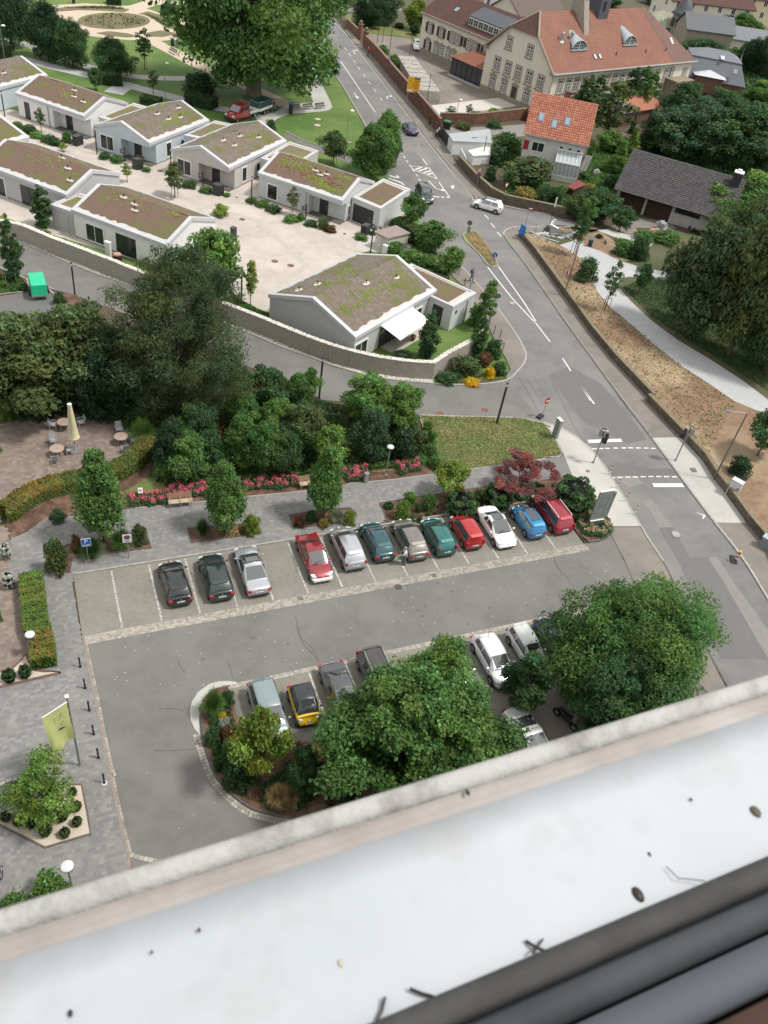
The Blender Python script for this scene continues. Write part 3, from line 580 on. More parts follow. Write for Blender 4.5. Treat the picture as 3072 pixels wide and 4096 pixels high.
sheetz('park_path','f 460,430 700,360 830,455 1000,515 1190,610 1270,645 1510,725; N 1000,440 1100,470 1100,500 960,490 860,478 800,475 750,483 722,510 730,540 760,575 830,650 950,760 1100,870 1300,990 1500,1120 1660,1240; R 1760,300 1580,240; N 1450,1244 1300,1140 1100,1010 950,890 800,760 690,670 620,590 585,530 572,490 575,440 545,390',m_stonepath,.008)
b=MB();q=GP('f 460,430; N 545,390 575,440 572,490 585,530 620,590 690,670 800,760 950,890 1100,1010 1300,1140 1450,1244; R 1580,240',PZ);ribq(b,q,.12,PZ+.03,PZ-.02)
q=GP('N 1660,1240 1500,1120 1300,990 1100,870 950,760 830,650 760,575 730,540 722,510 750,483 800,475 960,490',PZ);ribq(b,q,.12,PZ+.03,PZ-.02);q=GP('f 700,360 830,455 1000,515 1190,610 1270,645 1510,725',PZ);ribq(b,q,.12,PZ+.03,PZ-.02);struct('path_edging',b,m_conc)
sheetz('concrete_pavement','f 950,235 1100,225 1500,330 1700,420 1600,500 1400,400 1200,330',m_conc,.009)
# stepped ramp between pavement and park path
b=MB()
q=[Vector((*p,0))for p in GP('f 120,300 270,275 730,350 460,430')]
for i in range(5):
 a0,a1=i/5,(i+1)/5;P0=q[0].lerp(q[3],a0);P1=q[0].lerp(q[3],a1);P2=q[1].lerp(q[2],a1);P3=q[1].lerp(q[2],a0)
 b.prism([P0[:2],P1[:2],P2[:2],P3[:2]],0,.12+.14*(i+1))
struct('park_steps',b,m_stonepath)
b=MB();ribq(b,GP('f 60,280 180,345 440,425',.5),.22,.86,-.02);tag(b.build('step_cheek_wall',m_conc),'low pale concrete wall edging the park steps','low wall')
b=MB().sheet(GP('f 0,200 250,210 230,290 120,310 60,282 0,300'),.105);struct('pavement',b,m_walk)
# ================= BUILDINGS, WALLS =================
m_fascia=mat('zinc_fascia',(.50,.51,.535),col2=(.44,.455,.48),scale=1.2,rough=.5)
m_glass=mat('window_glass',(.022,.026,.03),rough=.06,spec=.6)
m_glass_blue=mat('sky_window_glass',(.22,.30,.36),rough=.06,spec=.8)
m_wframe=mat('white_window_frame',(.72,.72,.70),rough=.5);m_door=mat('anthracite_door',(.035,.036,.04),col2=(.028,.028,.032),scale=3,rough=.5)
m_dark=mat('anthracite_metal',(.03,.03,.033),rough=.45);m_grav=mat('roof_gravel',(.60,.55,.50),col2=(.40,.36,.32),scale=16,detail=4,bump=1,bscale=22,ramp=(.4,.6))
m_sed={}
for n,a,c,d in[('red',(.165,.098,.078),(.12,.095,.065),(.12,.12,.05)),('brown',(.185,.155,.13),(.12,.098,.08),(.115,.12,.045)),('green',(.18,.145,.11),(.135,.125,.055),(.16,.165,.06))]:
 m_sed[n]=mat('sedum_'+n,a,col2=c,scale=2.6,detail=12,col3=d,scale3=.42,ramp3=(.50,.64),bump=1.6,bscale=9,rough=.97)
m_clump=mat('sedum_clump',(.19,.25,.035),col2=(.12,.17,.03),scale=8,rough=.95);m_clump_red=mat('sedum_clump_red',(.20,.085,.05),col2=(.13,.07,.04),scale=8,rough=.95)
m_metal=mat('galvanised_metal',(.42,.43,.44),col2=(.33,.34,.35),scale=6,rough=.45,metal=.6)
m_white_m=mat('white_metal',(.74,.75,.76),rough=.4)
def wallm(n,c):return mat('render_'+n,c,col2=tuple(v*.93 for v in c),scale=.8,detail=9,rough=.92,bump=.15,bscale=70)
def opening(root,a,n,u0,z0,w,h,kind='window',frame=.14,fm=None,gm=None,mull=1,sill=False,muntin=0):
 """window or door on the wall that starts at a (2-D local), outward normal n; u0 = distance along"""
 t=Vector((-n[1],n[0]));c=Vector(a)+t*(u0+w/2);N=Vector(n);ang=math.atan2(N.y,N.x)-PI/2
 def bx(b,u,z,W,H,off,th):p=c+t*u+N*off;b.box((p.x,p.y,z),(W,th,H),ang)
 zc=z0+h/2;b=MB()
 if frame:
  for s in(-1,1):bx(b,s*(w/2+frame/2),zc,frame,h+2*frame,.03,.08)
  bx(b,0,z0+h+frame/2,w,frame,.03,.08);bx(b,0,z0-frame/2,w,frame,.03,.08)
 else:bx(b,0,zc,w+.06,h+.06,.004,.02)
 fr=b.build('window' if kind!='door' else 'door_frame',fm or m_wframe,root)
 b=MB();bx(b,0,zc,w,h,.012,.03)
 g=b.build('pane' if kind!='door' else 'door',gm or(m_glass if kind!='door' else m_door),fr if kind!='door' else root)
 b=MB()
 for i in range(mull):bx(b,(i+1)*w/(mull+1)-w/2,zc,.07 if frame else .05,h,.035,.05)
 for i in range(muntin):bx(b,0,z0+h*(i+1)/(muntin+1),w,.05,.035,.045)
 if mull or muntin:b.build('glazing_bar',fm or m_wframe,fr)
 if kind=='door':b=MB();bx(b,w*.36,z0+1.0,.04,.5,.06,.04);b.build('handle',m_metal,g)
 if sill:b=MB();bx(b,0,z0-.09,w+.25,.08,.08,.2);b.build('sill',fm or m_wframe,fr)
 return fr
def clumps_on(name,root,fn,n,seed,m,r=(.08,.16),cc=None):
 """sedum cushions: fn(u,v) gives a roof point; gathered round a few centres"""
 R=random.Random(seed);b=MB();cc=cc or[(R.random(),R.random(),R.uniform(.05,.16))for _ in range(4)]
 for i in range(n):
  q=R.choice(cc);u=R.gauss(q[0],q[2]);v=R.gauss(q[1],q[2])
  if not(.05<u<.95 and .06<v<.94):continue
  p=fn(u,v);s=R.uniform(*r);N=6;vs=[(p[0]+s*math.cos(k*PI/3),p[1]+s*math.sin(k*PI/3),p[2]-.04)for k in range(N)]+[(p[0]+s*.7*math.cos(k*PI/3),p[1]+s*.7*math.sin(k*PI/3),p[2]+s*.4)for k in range(N)]+[(p[0],p[1],p[2]+s*.62)]
  b.add(vs,[(k,(k+1)%N,N+(k+1)%N,N+k)for k in range(N)]+[(N+k,N+(k+1)%N,2*N)for k in range(N)])
 o=b.build(name,m,root,True);o['kind']='stuff';return o
def bungalow(label,org,ang,L,W,wall,sed='brown',he=3.0,hr=4.55,walls=(),notch=None,seed=1,green=(60,None),red=0,vents=((.3,.6),(.55,.6),(.75,.35)),notch_x=False,base=0.):
 """gable roof; local x = ridge (0..L), local y across (0..W)"""
 t=thing('bungalow',label,'bungalow',(*org,0),ang,'green roofed bungalows of the estate');ov=.12
 wm=wall;lo=he-.55;x0,x1,y0,y1=ov,L-ov,ov,W-ov
 fp=[(x0,y0),(x1,y0),(x1,y1),(x0,y1)]
 if notch:  # open corner under the roof: on the x0 gable or at the right end of y0
  a,d=notch
  fp=[(x0+d,y0),(x1,y0),(x1,y1),(x0,y1),(x0,a),(x0+d,a)]if notch_x else[(x0,y0),(a,y0),(a,y0+d),(x1,y0+d),(x1,y1),(x0,y1)]
 b=MB().prism(fp,base,lo);b.prism([(x0-.004,y0-.004),(x1+.004,y0-.004),(x1+.004,y1+.004),(x0-.004,y1+.004)],lo,he-.04,bottom=True)
 # gables
 for xx,f in((x0-.004,1),(x1+.004,-1)):
  vs=[(xx,y0,he-.04),(xx,y1,he-.04),(xx,W/2,hr-.12)];b.add(vs,[(0,2,1)if f>0 else(0,1,2)])
 b.build('wall',wm,t)
 b=MB().prism([(x0-.02,y0-.02),(x1+.02,y0-.02),(x1+.02,y1+.02),(x0-.02,y1+.02)],-.01,.10);b.build('plinth',m_kerb_dark,t)
 # roof slab: two slopes, then zinc edging proud of it
 th=.22;sl=(hr-he)/(W/2);b=MB()
 for s in(0,1):
  ya,yb=(0,W/2)if s==0 else(W,W/2)
  b.hexa([(0,ya,he-.18),(L,ya,he-.18),(L,yb,hr-.18),(0,yb,hr-.18)]if s==0 else[(L,ya,he-.18),(0,ya,he-.18),(0,yb,hr-.18),(L,yb,hr-.18)],
[(0,ya,he),(L,ya,he),(L,yb,hr),(0,yb,hr)]if s==0 else[(L,ya,he),(0,ya,he),(0,yb,hr),(L,yb,hr)])
 rf=b.build('roof',m_fascia,t)
 e=.42;b=MB()
 def Z(y):return he+sl*(y if y<=W/2 else W-y)
 for xa in(0,L-e):  # verge strips
  for ya,yb in((-.02,W/2),(W/2,W+.02)):
   b.hexa([(xa-.02*(xa==0),ya,Z(ya)-.26),(xa+e+.02*(xa>0),ya,Z(ya)-.26),(xa+e+.02*(xa>0),yb,Z(yb)-.26),(xa-.02*(xa==0),yb,Z(yb)-.26)],[(xa-.02*(xa==0),ya,Z(ya)+.13),(xa+e+.02*(xa>0),ya,Z(ya)+.13),(xa+e+.02*(xa>0),yb,Z(yb)+.13),(xa-.02*(xa==0),yb,Z(yb)+.13)])
 for ya,yb in((-.03,e),(W-e,W+.03)):b.hexa([(e,ya,he-.26),(L-e,ya,he-.26),(L-e,yb,he-.26),(e,yb,he-.26)],[(e,ya,max(Z(ya),he)+.13),(L-e,ya,max(Z(ya),he)+.13),(L-e,yb,max(Z(yb),he)+.128),(e,yb,max(Z(yb),he)+.128)])
 b.build('roof_edging',m_fascia,t)
 g=.75;b=MB()  # gravel strip and planted slopes
 for s in(0,1):
  def P(x,y,dz):yy=y if s==0 else W-y;return(x,yy,he+sl*y+dz)
  o=(lambda q:q)if s==0 else(lambda q:q[::-1])
  b.add(o([P(e-.01,e-.01,.05),P(L-e+.01,e-.01,.05),P(L-e+.01,g+.1,.06),P(e-.01,g+.1,.06)]),[(0,1,2,3)])
 b.build('gravel_strip',m_grav,rf)
 R=random.Random(seed);nx,ny=26,10;vs,fs=[],[]
 for s in(0,1):
  k0=len(vs)
  for j in range(ny+1):
   for i in range(nx+1):
    x=e+(L-2*e)*i/nx;y=g+(W/2-g)*j/ny;y-=(R.uniform(0,.28)if j==0 else 0)
    vs.append((x,y if s==0 else W-y,he+sl*y+.09+R.uniform(-.035,.045)))
  for j in range(ny):
   for i in range(nx):
    q=(k0+j*(nx+1)+i,k0+j*(nx+1)+i+1,k0+(j+1)*(nx+1)+i+1,k0+(j+1)*(nx+1)+i);fs.append(q if s==0 else q[::-1])
 b=MB().add(vs,fs);b.build('sedum_planting',m_sed[sed],rf,True)
 def fn(side):return lambda u,v:(e+(L-2*e)*u,(g+(W/2-g)*v)if side==0 else W-(g+(W/2-g)*v),he+sl*(g+(W/2-g)*v)+.11)
 if green[0]:clumps_on('sedum_cushion',rf,fn(0),green[0],seed,m_clump,cc=green[1]);clumps_on('sedum_cushion',rf,fn(1),green[0]//2,seed+1,m_clump)
 if red:clumps_on('red_sedum_cushion',rf,fn(0),red,seed+5,m_clump_red,cc=[(.35,.45,.16),(.8,.4,.13)])
 for i,(u,v)in enumerate(vents):
  p=fn(0 if v>0 else 1)(u,abs(v));b=MB().lathe((p[0],p[1],p[2]-.02),[(.42,0),(.36,.05),(.1,.07)],9,sq=(1.25,.8));b.build('vent_gravel',m_grav,rf)
  b=MB().tube([(p[0],p[1],p[2]),(p[0],p[1],p[2]+.32)],.06,6);b.lathe((p[0],p[1],p[2]+.3),[(.11,0),(.11,.06),(.03,.1)],8);b.build('vent_pipe',m_dark,rf)
 for(side,u0,z0,w,h,kd)in walls:
  a,n={'y0':((0,y0),(0,-1)),'y1':((L,y1),(0,1)),'x0':((x0,W),(-1,0)),'x1':((x1,0),(1,0))}[side]
  if side=='y0':pass
  dn={'door':.0,'dark':0}.get(kd,.14)
  if kd=='door' or kd=='dark':
   if notch and kd=='door':a=(a[0],y0+notch[1])if side=='y0' else(x0+notch[1],a[1])
   if kd=='door':opening(t,a,n,u0,z0,w,h,'door',.0,m_dark,m_door,0)
   else:opening(t,a,n,u0,z0,w,h,'window',.0,m_dark,m_glass,1)
  elif kd=='pair':opening(t,a,n,u0,z0,w,h,'window',.14,None,None,1)
  elif kd=='small':opening(t,a,n,u0,z0,w,h,'window',.0,m_dark,m_glass,0)
  else:opening(t,a,n,u0,z0,w,h,'window',.14,None,None,0)
 return t
def flat_annex(t,poly,h,wm,sed='green',seed=3,name='annex'):
 """flat roofed annex of a bungalow: poly in the bungalow's frame"""
 b=MB().prism(poly,0,h-.02);w_=b.build('annex_wall',wm,t);q=list(poly)
 b=MB();ar=sum(q[i][0]*q[(i+1)%4][1]-q[(i+1)%4][0]*q[i][1]for i in range(4));q=q if ar>0 else q[::-1]
 c=Vector((sum(p[0]for p in q)/4,sum(p[1]for p in q)/4))
 def inset(d):
  out=[]
  for p in q:v=Vector(p)-c;out.append(tuple(c+v*(1-d/max(.1,v.length))))
  return out
 o_,i1,i2=inset(-.06),inset(.5),inset(1.05)
 for i in range(4):
  j=(i+1)%4;b.hexa([(*o_[i],h-.22),(*o_[j],h-.22),(*i1[j],h-.22),(*i1[i],h-.22)],[(*o_[i],h+.12),(*o_[j],h+.12),(*i1[j],h+.12),(*i1[i],h+.12)])
 r=b.build('annex_roof',m_fascia,t)
 b=MB().sheet(i1,h+.03);b.build('gravel_strip',m_grav,r);b=MB().prism(i2,h,h+.07);b.build('sedum_planting',m_sed[sed],r)
 Q=[Vector(p)for p in i2]
 clumps_on('sedum_cushion',r,lambda u,v:(*(Q[0].lerp(Q[1],u).lerp(Q[3].lerp(Q[2],u),v)),h+.09),40,seed,m_clump,(.06,.12))
 return w_
def uv(p0,p1,swap=False):
 d=Vector(p1)-Vector(p0);return math.atan2(d.y,d.x),d.length
wm_white=wallm('white',(.70,.70,.70));wm_blue=wallm('pale_blue',(.47,.54,.58));wm_grey=wallm('warm_grey',(.50,.475,.455));wm_lgrey=wallm('light_grey',(.52,.535,.54));wm_mgrey=wallm('mid_grey',(.43,.435,.44));wm_cream=wallm('cream',(.66,.65,.60))

def loc(t,p):
 c,s_=math.cos(t.rotation_euler.z),math.sin(t.rotation_euler.z);x,y=p[0]-t.location.x,p[1]-t.location.y;return(x*c+y*s_,-x*s_+y*c)
def annexw(t,pts,h,wm,sed,seed):return flat_annex(t,[loc(t,p)for p in pts],h,wm,sed,seed)
def openw(t,A,B,u,z0,w,h,kind='win',**k):
 """opening on the wall seen from outside with A on the left, B on the right (world points)"""
 A,B=Vector(loc(t,A)),Vector(loc(t,B));d=(B-A).normalized();n=(d.y,-d.x)
 if kind=='door':return opening(t,A,n,u,z0,w,h,'door',.0,m_dark,m_door,0,**k)
 if kind=='garage':return opening(t,A,n,u,z0,w,h,'door',.0,m_dark,m_dark,0,**k)
 if kind=='small':return opening(t,A,n,u,z0,w,h,'window',0,m_dark,m_glass,0,**k)
 return opening(t,A,n,u,z0,w,h,'window',**k)
def gz(k,x,y,z_):return G(k,x,y,z_)
a,L=uv((27.64,27.33),(39.48,35.26))
h1=bungalow('grey bungalow at the road corner with the extended white awning',(27.64,27.33),a,14.3,10.8,wm_mgrey,'brown',3.0,4.85,seed=11,green=(170,[(.25,.45,.14),(.5,.5,.1),(.8,.5,.1)]),vents=((.5,.75),(.80,.55),(.25,-.5),(.1,-.35)),
walls=(('y0',.35,.25,1.9,1.75,'pair'),('y0',4.4,.05,4.6,2.15,'dark'),('y0',10.9,.35,1.0,1.6,'win')))
N_,F_,B_=gz('M',855,680,2.8),gz('M',1045,565,2.8),gz('M',510,325,2.8);Q_=(N_[0]+B_[0]-F_[0],N_[1]+B_[1]-F_[1])
annexw(h1,[N_,F_,B_,Q_],2.75,wm_lgrey,'red',21)
dl=math.hypot(Q_[0]-N_[0],Q_[1]-N_[1]);openw(h1,Q_,N_,dl-2.3,.1,1.2,2.1,'door');openw(h1,N_,F_,.75,1.7,.3,.35,'small')
# awning
aw=thing('awning','white fabric awning reaching out over the bungalow terrace','awning',(27.64+0,27.33,0),a)
b=MB().hexa([(4.3,-.02,2.66),(9.8,-.02,2.66),(9.8,-2.3,2.14),(4.3,-2.3,2.14)],[(4.3,-.02,2.70),(9.8,-.02,2.70),(9.8,-2.3,2.18),(4.3,-2.3,2.18)][::1]);b.build('awning_cloth',mat('awning_cloth',(.82,.81,.78),rough=.8),aw)
b=MB().box((7.05,-2.33,2.14),(5.6,.09,.12));b.box((7.05,.02,2.72),(5.7,.16,.16));b.build('awning_rail',m_white_m,aw)
b=MB().tube([(4.6,-.05,2.55),(5.8,-1.1,2.35),(4.8,-2.3,2.12)],.035,6);b.build('folding_arm',m_white_m,aw);b=MB().tube([(9.5,-.05,2.55),(8.3,-1.1,2.35),(9.3,-2.3,2.12)],.035,6);b.build('folding_arm',m_white_m,aw)
b=MB().sheet(GP('M 225,1000 335,1060 440,1030 600,935 640,860 560,810 300,860'),.03);struct('terrace_slab',b,m_beige)
EV13=(16.7,76.88);u2=(.7299,.6835)
h13=bungalow('pale blue bungalow with house number 13 on its post',EV13,rad(43.2),13.2,8.9,wm_blue,'brown',seed=13,green=(110,[(.45,.35,.1),(.75,.5,.08),(.6,.3,.08)]),notch=(4.7,1.3),notch_x=True,
walls=(('x0',.9,.45,2.0,1.7,'pair'),('y0',3.6,.45,.95,1.7,'win'),('y0',6.9,1.0,.45,.8,'small')),vents=((.55,.45),(.72,.35),(.85,.75),(.5,.8)))
opening(h13,(1.42,4.6),(-1,0),1.0,.08,1.15,2.15,'door',0,m_dark,m_door,0)
h15=bungalow('warm grey bungalow with house number 15 on its post',(25.15,68.55),rad(43.6),14.1,8.8,wm_grey,'brown',seed=15,green=(60,[(.4,.3,.12),(.7,.6,.06)]),notch=(4.7,1.3),notch_x=True,
walls=(('x0',.9,.45,2.0,1.7,'pair'),('y0',3.2,.45,.95,1.7,'win'),('y0',6.8,1.0,.45,.8,'small')),vents=((.35,.5),(.55,.75),(.75,.4),(.3,.85)))
opening(h15,(1.42,4.6),(-1,0),1.1,.08,1.15,2.15,'door',0,m_dark,m_door,0)
a,L=uv((28.43,67.08),(36.71,58.14))
h17=bungalow('light grey bungalow with bright yellow green roof cushions and number 17',(28.43,67.08),a,12.2,8.7,wm_lgrey,'red',seed=17,green=(330,[(.22,.72,.10),(.42,.68,.12),(.6,.35,.08),(.72,.18,.07),(.85,.12,.07),(.9,.8,.06)]),red=150,notch=(7.4,1.2),
walls=(('y0',1.5,.35,1.35,1.75,'win'),),vents=((.52,.72),(.60,.6),(.66,.72)))
opening(h17,(0,1.32),(0,-1),8.4,.08,1.2,2.15,'door',0,m_dark,m_door,0);opening(h17,(12.08,0),(1,0),1.9,.7,.5,1.1,'window',.14,None,None,0)
a,L=uv((1.67,95.46),(9.7,86.57))
h11=bungalow('white bungalow behind the planted street bed at upper left',(1.67,95.46),a,12.0,8.8,wm_white,'red',seed=12,green=(50,[(.35,.7,.12),(.6,.5,.12)]),notch=(6.4,1.2),
walls=(('y0',1.3,.05,.9,2.2,'small'),('y0',3.9,.5,.45,1.2,'small')),vents=((.6,.85),(.68,.55),(.85,.45)))
opening(h11,(0,1.32),(0,-1),7.5,.08,1.1,2.15,'door',0,m_dark,m_door,0)
o_=(5.16-13*.68,60.87+13*.733);a=math.atan2(-.733,.68)
hl1=bungalow('brown roofed bungalow with dark terrace opening behind the slim cypress',o_,a,13.0,9.0,wm_mgrey,'red',seed=31,green=(40,[(.5,.7,.15)]),vents=((.6,-.8),(.8,.75),(.93,.35)),
walls=(('y0',2.6,.05,1.0,2.1,'win'),('y0',6.0,.05,2.6,2.2,'dark'),('y0',11.1,.9,.9,.9,'win')))
hl2=bungalow('reddish roofed bungalow half hidden by the big pine',(5.23,57.03),a,12.6,9.0,wm_white,'red',seed=32,green=(70,[(.4,.8,.15),(.85,.9,.05)]),vents=((.3,.85),(.45,.75),(.5,.55)),
walls=(('y0',1.8,.3,2.3,1.8,'pair'),('y0',5.8,.05,2.6,2.2,'dark')))
B1=gz('A',395,628,3.0);hu0=bungalow('far left bungalow behind the white one, grey planted roof',(B1[0]-13.2*u2[0],B1[1]-13.2*u2[1]),rad(43.2),13.2,8.9,wm_blue,'brown',seed=41,green=(20,None),vents=((.55,.4),(.35,.7)),walls=())
B2=gz('F',245,312,3.0);hu1=bungalow('cut off bungalow at the left edge with brown sedum roof',(B2[0]-13.2*u2[0],B2[1]-13.2*u2[1]),rad(43.2),13.2,8.9,wm_white,'red',seed=42,green=(20,None),vents=((.6,.4),),walls=())
R4=lambda p,q,r:[p,q,r,(p[0]+r[0]-q[0],p[1]+r[1]-q[1])]
annexw(h13,R4((21.83,80.71),(27.23,86.55),(29.31,85.2)),2.75,wm_blue,'green',22)
annexw(h15,R4((30.23,72.65),(35.86,78.64),(39.02,75.33)),2.75,wm_grey,'green',23)
annexw(h11,R4((11.69,87.29),(17.16,93.31),(19.3,91.2)),2.7,wm_white,'green',24)
annexw(hl2,R4((3.32,59.47),(5.38,57.48),(8.6,60.6)),2.55,wm_mgrey,'green',25)
n1,n2,n3=gz('H',20,705,2.8),gz('H',255,800,2.8),gz('H',500,640,2.8)
annexw(h17,R4(n1,n2,n3),2.75,wm_lgrey,'red',26);openw(h17,n1,n2,.35,.05,3.0,2.1,'garage')
# downpipes
for t,x,y,hh in((h11,5.6,.06,2.7),(h17,7.1,.06,2.7),(h13,8.2,.06,2.7),(h15,9.0,.06,2.7),(hl2,-.35,-.2,2.5)):
 b=MB().tube([(x,y,.05),(x,y,hh)],.05,8);b.build('downpipe',m_metal,t)
b=MB();e1,e2=loc(h1,N_),loc(h1,F_);q=(e1[0]*.35+e2[0]*.65,e1[1]*.35+e2[1]*.65-.06);b.tube([(q[0],q[1]-.02,.1),(q[0],q[1]-.02,2.5)],.05,8);b.build('downpipe',m_metal,h1)
# transformer hut, small cabinet, low garden walls
def hut(label,cat,name,s,h,wm,rm,ov=.12,door=None,slope=0.):
 p=GP(s);c=(sum(q[0]for q in p)/4,sum(q[1]for q in p)/4);t=thing(name,label,cat,c);P=[(q[0]-c[0],q[1]-c[1])for q in p]
 b=MB().prism(P,0,h);b.build('wall',wm,t)
 Pr=[(x*(1+ov/max(.3,math.hypot(x,y))),y*(1+ov/max(.3,math.hypot(x,y))))for x,y in P];b=MB().prism(Pr,h+.002,h+.16,bottom=True);b.build('roof',rm,t)
 if door:
  A,B=Vector(P[door[0]]),Vector(P[door[1]]);d=(B-A).normalized();opening(t,A,(d.y,-d.x),door[2],.02,door[3],h-.25,'door',0,m_metal,door[4],0)
 return t,P
m_beton=wallm('pale_concrete',(.55,.52,.46));m_brroof=mat('taupe_roof',(.27,.215,.205),col2=(.235,.19,.18),scale=2,rough=.7)
hut('beige transformer hut with flat taupe roof beside the courtyard','transformer hut','transformer_hut','M 200,180 300,232 470,190 360,130',1.75,m_beton,m_brroof,.2,(0,1,.9,1.2,mat('steel_door',(.42,.42,.41),rough=.6)))
hut('small white cabinet in front of the transformer hut','cabinet','utility_cabinet','M 262,235 300,250 325,236 290,222',.95,wm_white,m_white_m,.03)
# dark bin stores (cubes) by the entrances
for lab,s,hh in(('dark bin store box beside the white bungalow entrance','F 605,375 640,388 695,368 655,352',1.25),('dark bin store box before the blue bungalow entrance','F 1098,568 1140,585 1192,575 1150,556',1.35),('dark bin store box before the number 15 entrance','G 312,680 362,698 408,688 350,662',1.35),('dark bin store box beside the black garage door','G 1535,1018 1580,1032 1615,1010 1570,995',1.3),('dark bin store box in front of the pine at the courtyard edge','L 457,110 485,125 512,112 482,98',1.35)):
 p=GP(s);c=(sum(q[0]for q in p)/4,sum(q[1]for q in p)/4);t=thing('bin_store',lab,'bin store',c,0,'dark bin stores of the bungalows');P=[(q[0]-c[0],q[1]-c[1])for q in p]
 b=MB().prism(P,0,hh-.05);b.build('body',m_dark,t);b=MB().prism([(x*1.06,y*1.06)for x,y in P],hh-.048,hh,bottom=True);b.build('lid',mat('bin_lid',(.06,.06,.065),rough=.5),t)
 b=MB();A,B=Vector(P[0]),Vector(P[1]);d=(B-A).normalized();m=(A+B)/2;b.box((m.x+d.y*.012,m.y-d.x*.012,hh*.45),((B-A).length*.42,.02,hh*.75),math.atan2(d.y,d.x));b.build('door',mat('bin_door',(.045,.045,.05),rough=.4),t)
# bench in front of 13, wreaths
# ---------- gabion wall ----------
m_gab=mat('gabion_stone',(.36,.335,.29),col2=(.25,.23,.20),scale=9,detail=6,ramp=(.4,.6),bump=2,bscale=14);m_gabtop=mat('white_quartz',(.74,.72,.66),col2=(.55,.53,.48),scale=12,rough=.8)
GW=GP('K -150,-60 170,0 310,60 440,115 600,172 780,242 940,302 1040,345; L 500,690 690,762 880,842 1100,930 1270,992 1480,1052; M 240,1100 480,1135 708,1148',1.85)
gw=thing('gabion_wall','long curved gabion wall topped with white stones along the access road','gabion wall',(*GW[9],0));gl=[(p[0]-GW[9][0],p[1]-GW[9][1])for p in GW]
GW2=GP('M 708,1148 820,1070 985,983 1080,930 1150,868',1.85);gl2=[(p[0]-GW[9][0],p[1]-GW[9][1])for p in GW2]
b=MB();ribq(b,smooth_path(gl,1),.5,1.83,-.05,off=.25);ribq(b,gl2,.5,1.828,-.05,off=.25);b.build('stone_fill',m_gab,gw)
b=MB()
for path_ in(gl,gl2):
 P=resample(path_,2.1)
 for i in range(1,len(P)):d=P[i]-P[i-1];b.box((P[i].x-d.y*.12,P[i].y+d.x*.12,.92),(.02,.52,1.84),math.atan2(d.y,d.x))
b.build('basket_frame',m_metal,gw)
def pebbles(name,parent,path_,wd,off,z_,n,r,m,seed=1,kind=True):
 R=np.random.RandomState(seed);P=[Vector(p)for p in path_];seg=[(P[i+1]-P[i]).length for i in range(len(P)-1)];tot=sum(seg);cum=np.cumsum([0]+seg)
 s_=R.rand(n)*tot;k=np.clip(np.searchsorted(cum,s_)-1,0,len(seg)-1);A=np.array(P)[k];B_=np.array(P)[k+1];D=(B_-A)/np.array(seg)[k][:,None];f=(s_-cum[k])[:,None]
 o=off+(R.rand(n)-.5)*wd;X=A+D*f+np.stack([-D[:,1],D[:,0]],1)*o[:,None];return scatter_stones(name,parent,np.column_stack([X,np.full(n,z_)]),r,m,seed)
def scatter_stones(name,parent,X,r,m,seed=1):
 R=np.random.RandomState(seed);n=len(X);base=np.array([(1,0,0),(0,1,0),(-1,0,0),(0,-1,0),(0,0,1),(0,0,-1)],dtype=float)
 sc=r*R.uniform(.55,1.3,(n,1,3));a=R.rand(n)*6.28;V=base[None]*sc;c,s_=np.cos(a)[:,None],np.sin(a)[:,None]
 V=np.stack([V[:,:,0]*c-V[:,:,1]*s_,V[:,:,0]*s_+V[:,:,1]*c,V[:,:,2]*.7],-1)+X[:,None,:]
 F=np.array([(0,1,4),(1,2,4),(2,3,4),(3,0,4),(1,0,5),(2,1,5),(3,2,5),(0,3,5)]);fs=(F[None]+6*np.arange(n)[:,None,None]).reshape(-1,3)
 o=link(name,npmesh(name,V.reshape(-1,3),fs,[m]if not isinstance(m,list)else m),parent);o['kind']='stuff';return o
pebbles('top_stones',gw,gl,.48,.25,1.86,5200,.075,m_gabtop,2);pebbles('top_stones',gw,gl2,.48,.25,1.86,900,.075,m_gabtop,3)
KG=GP('K 180,145 500,280 760,390 985,465; L 680,920 870,1005 1100,1085 1360,1182; Q 250,28 700,68');pebbles('pebble_strip',None,KG,.6,.38,.03,5200,.06,m_gabtop,4)
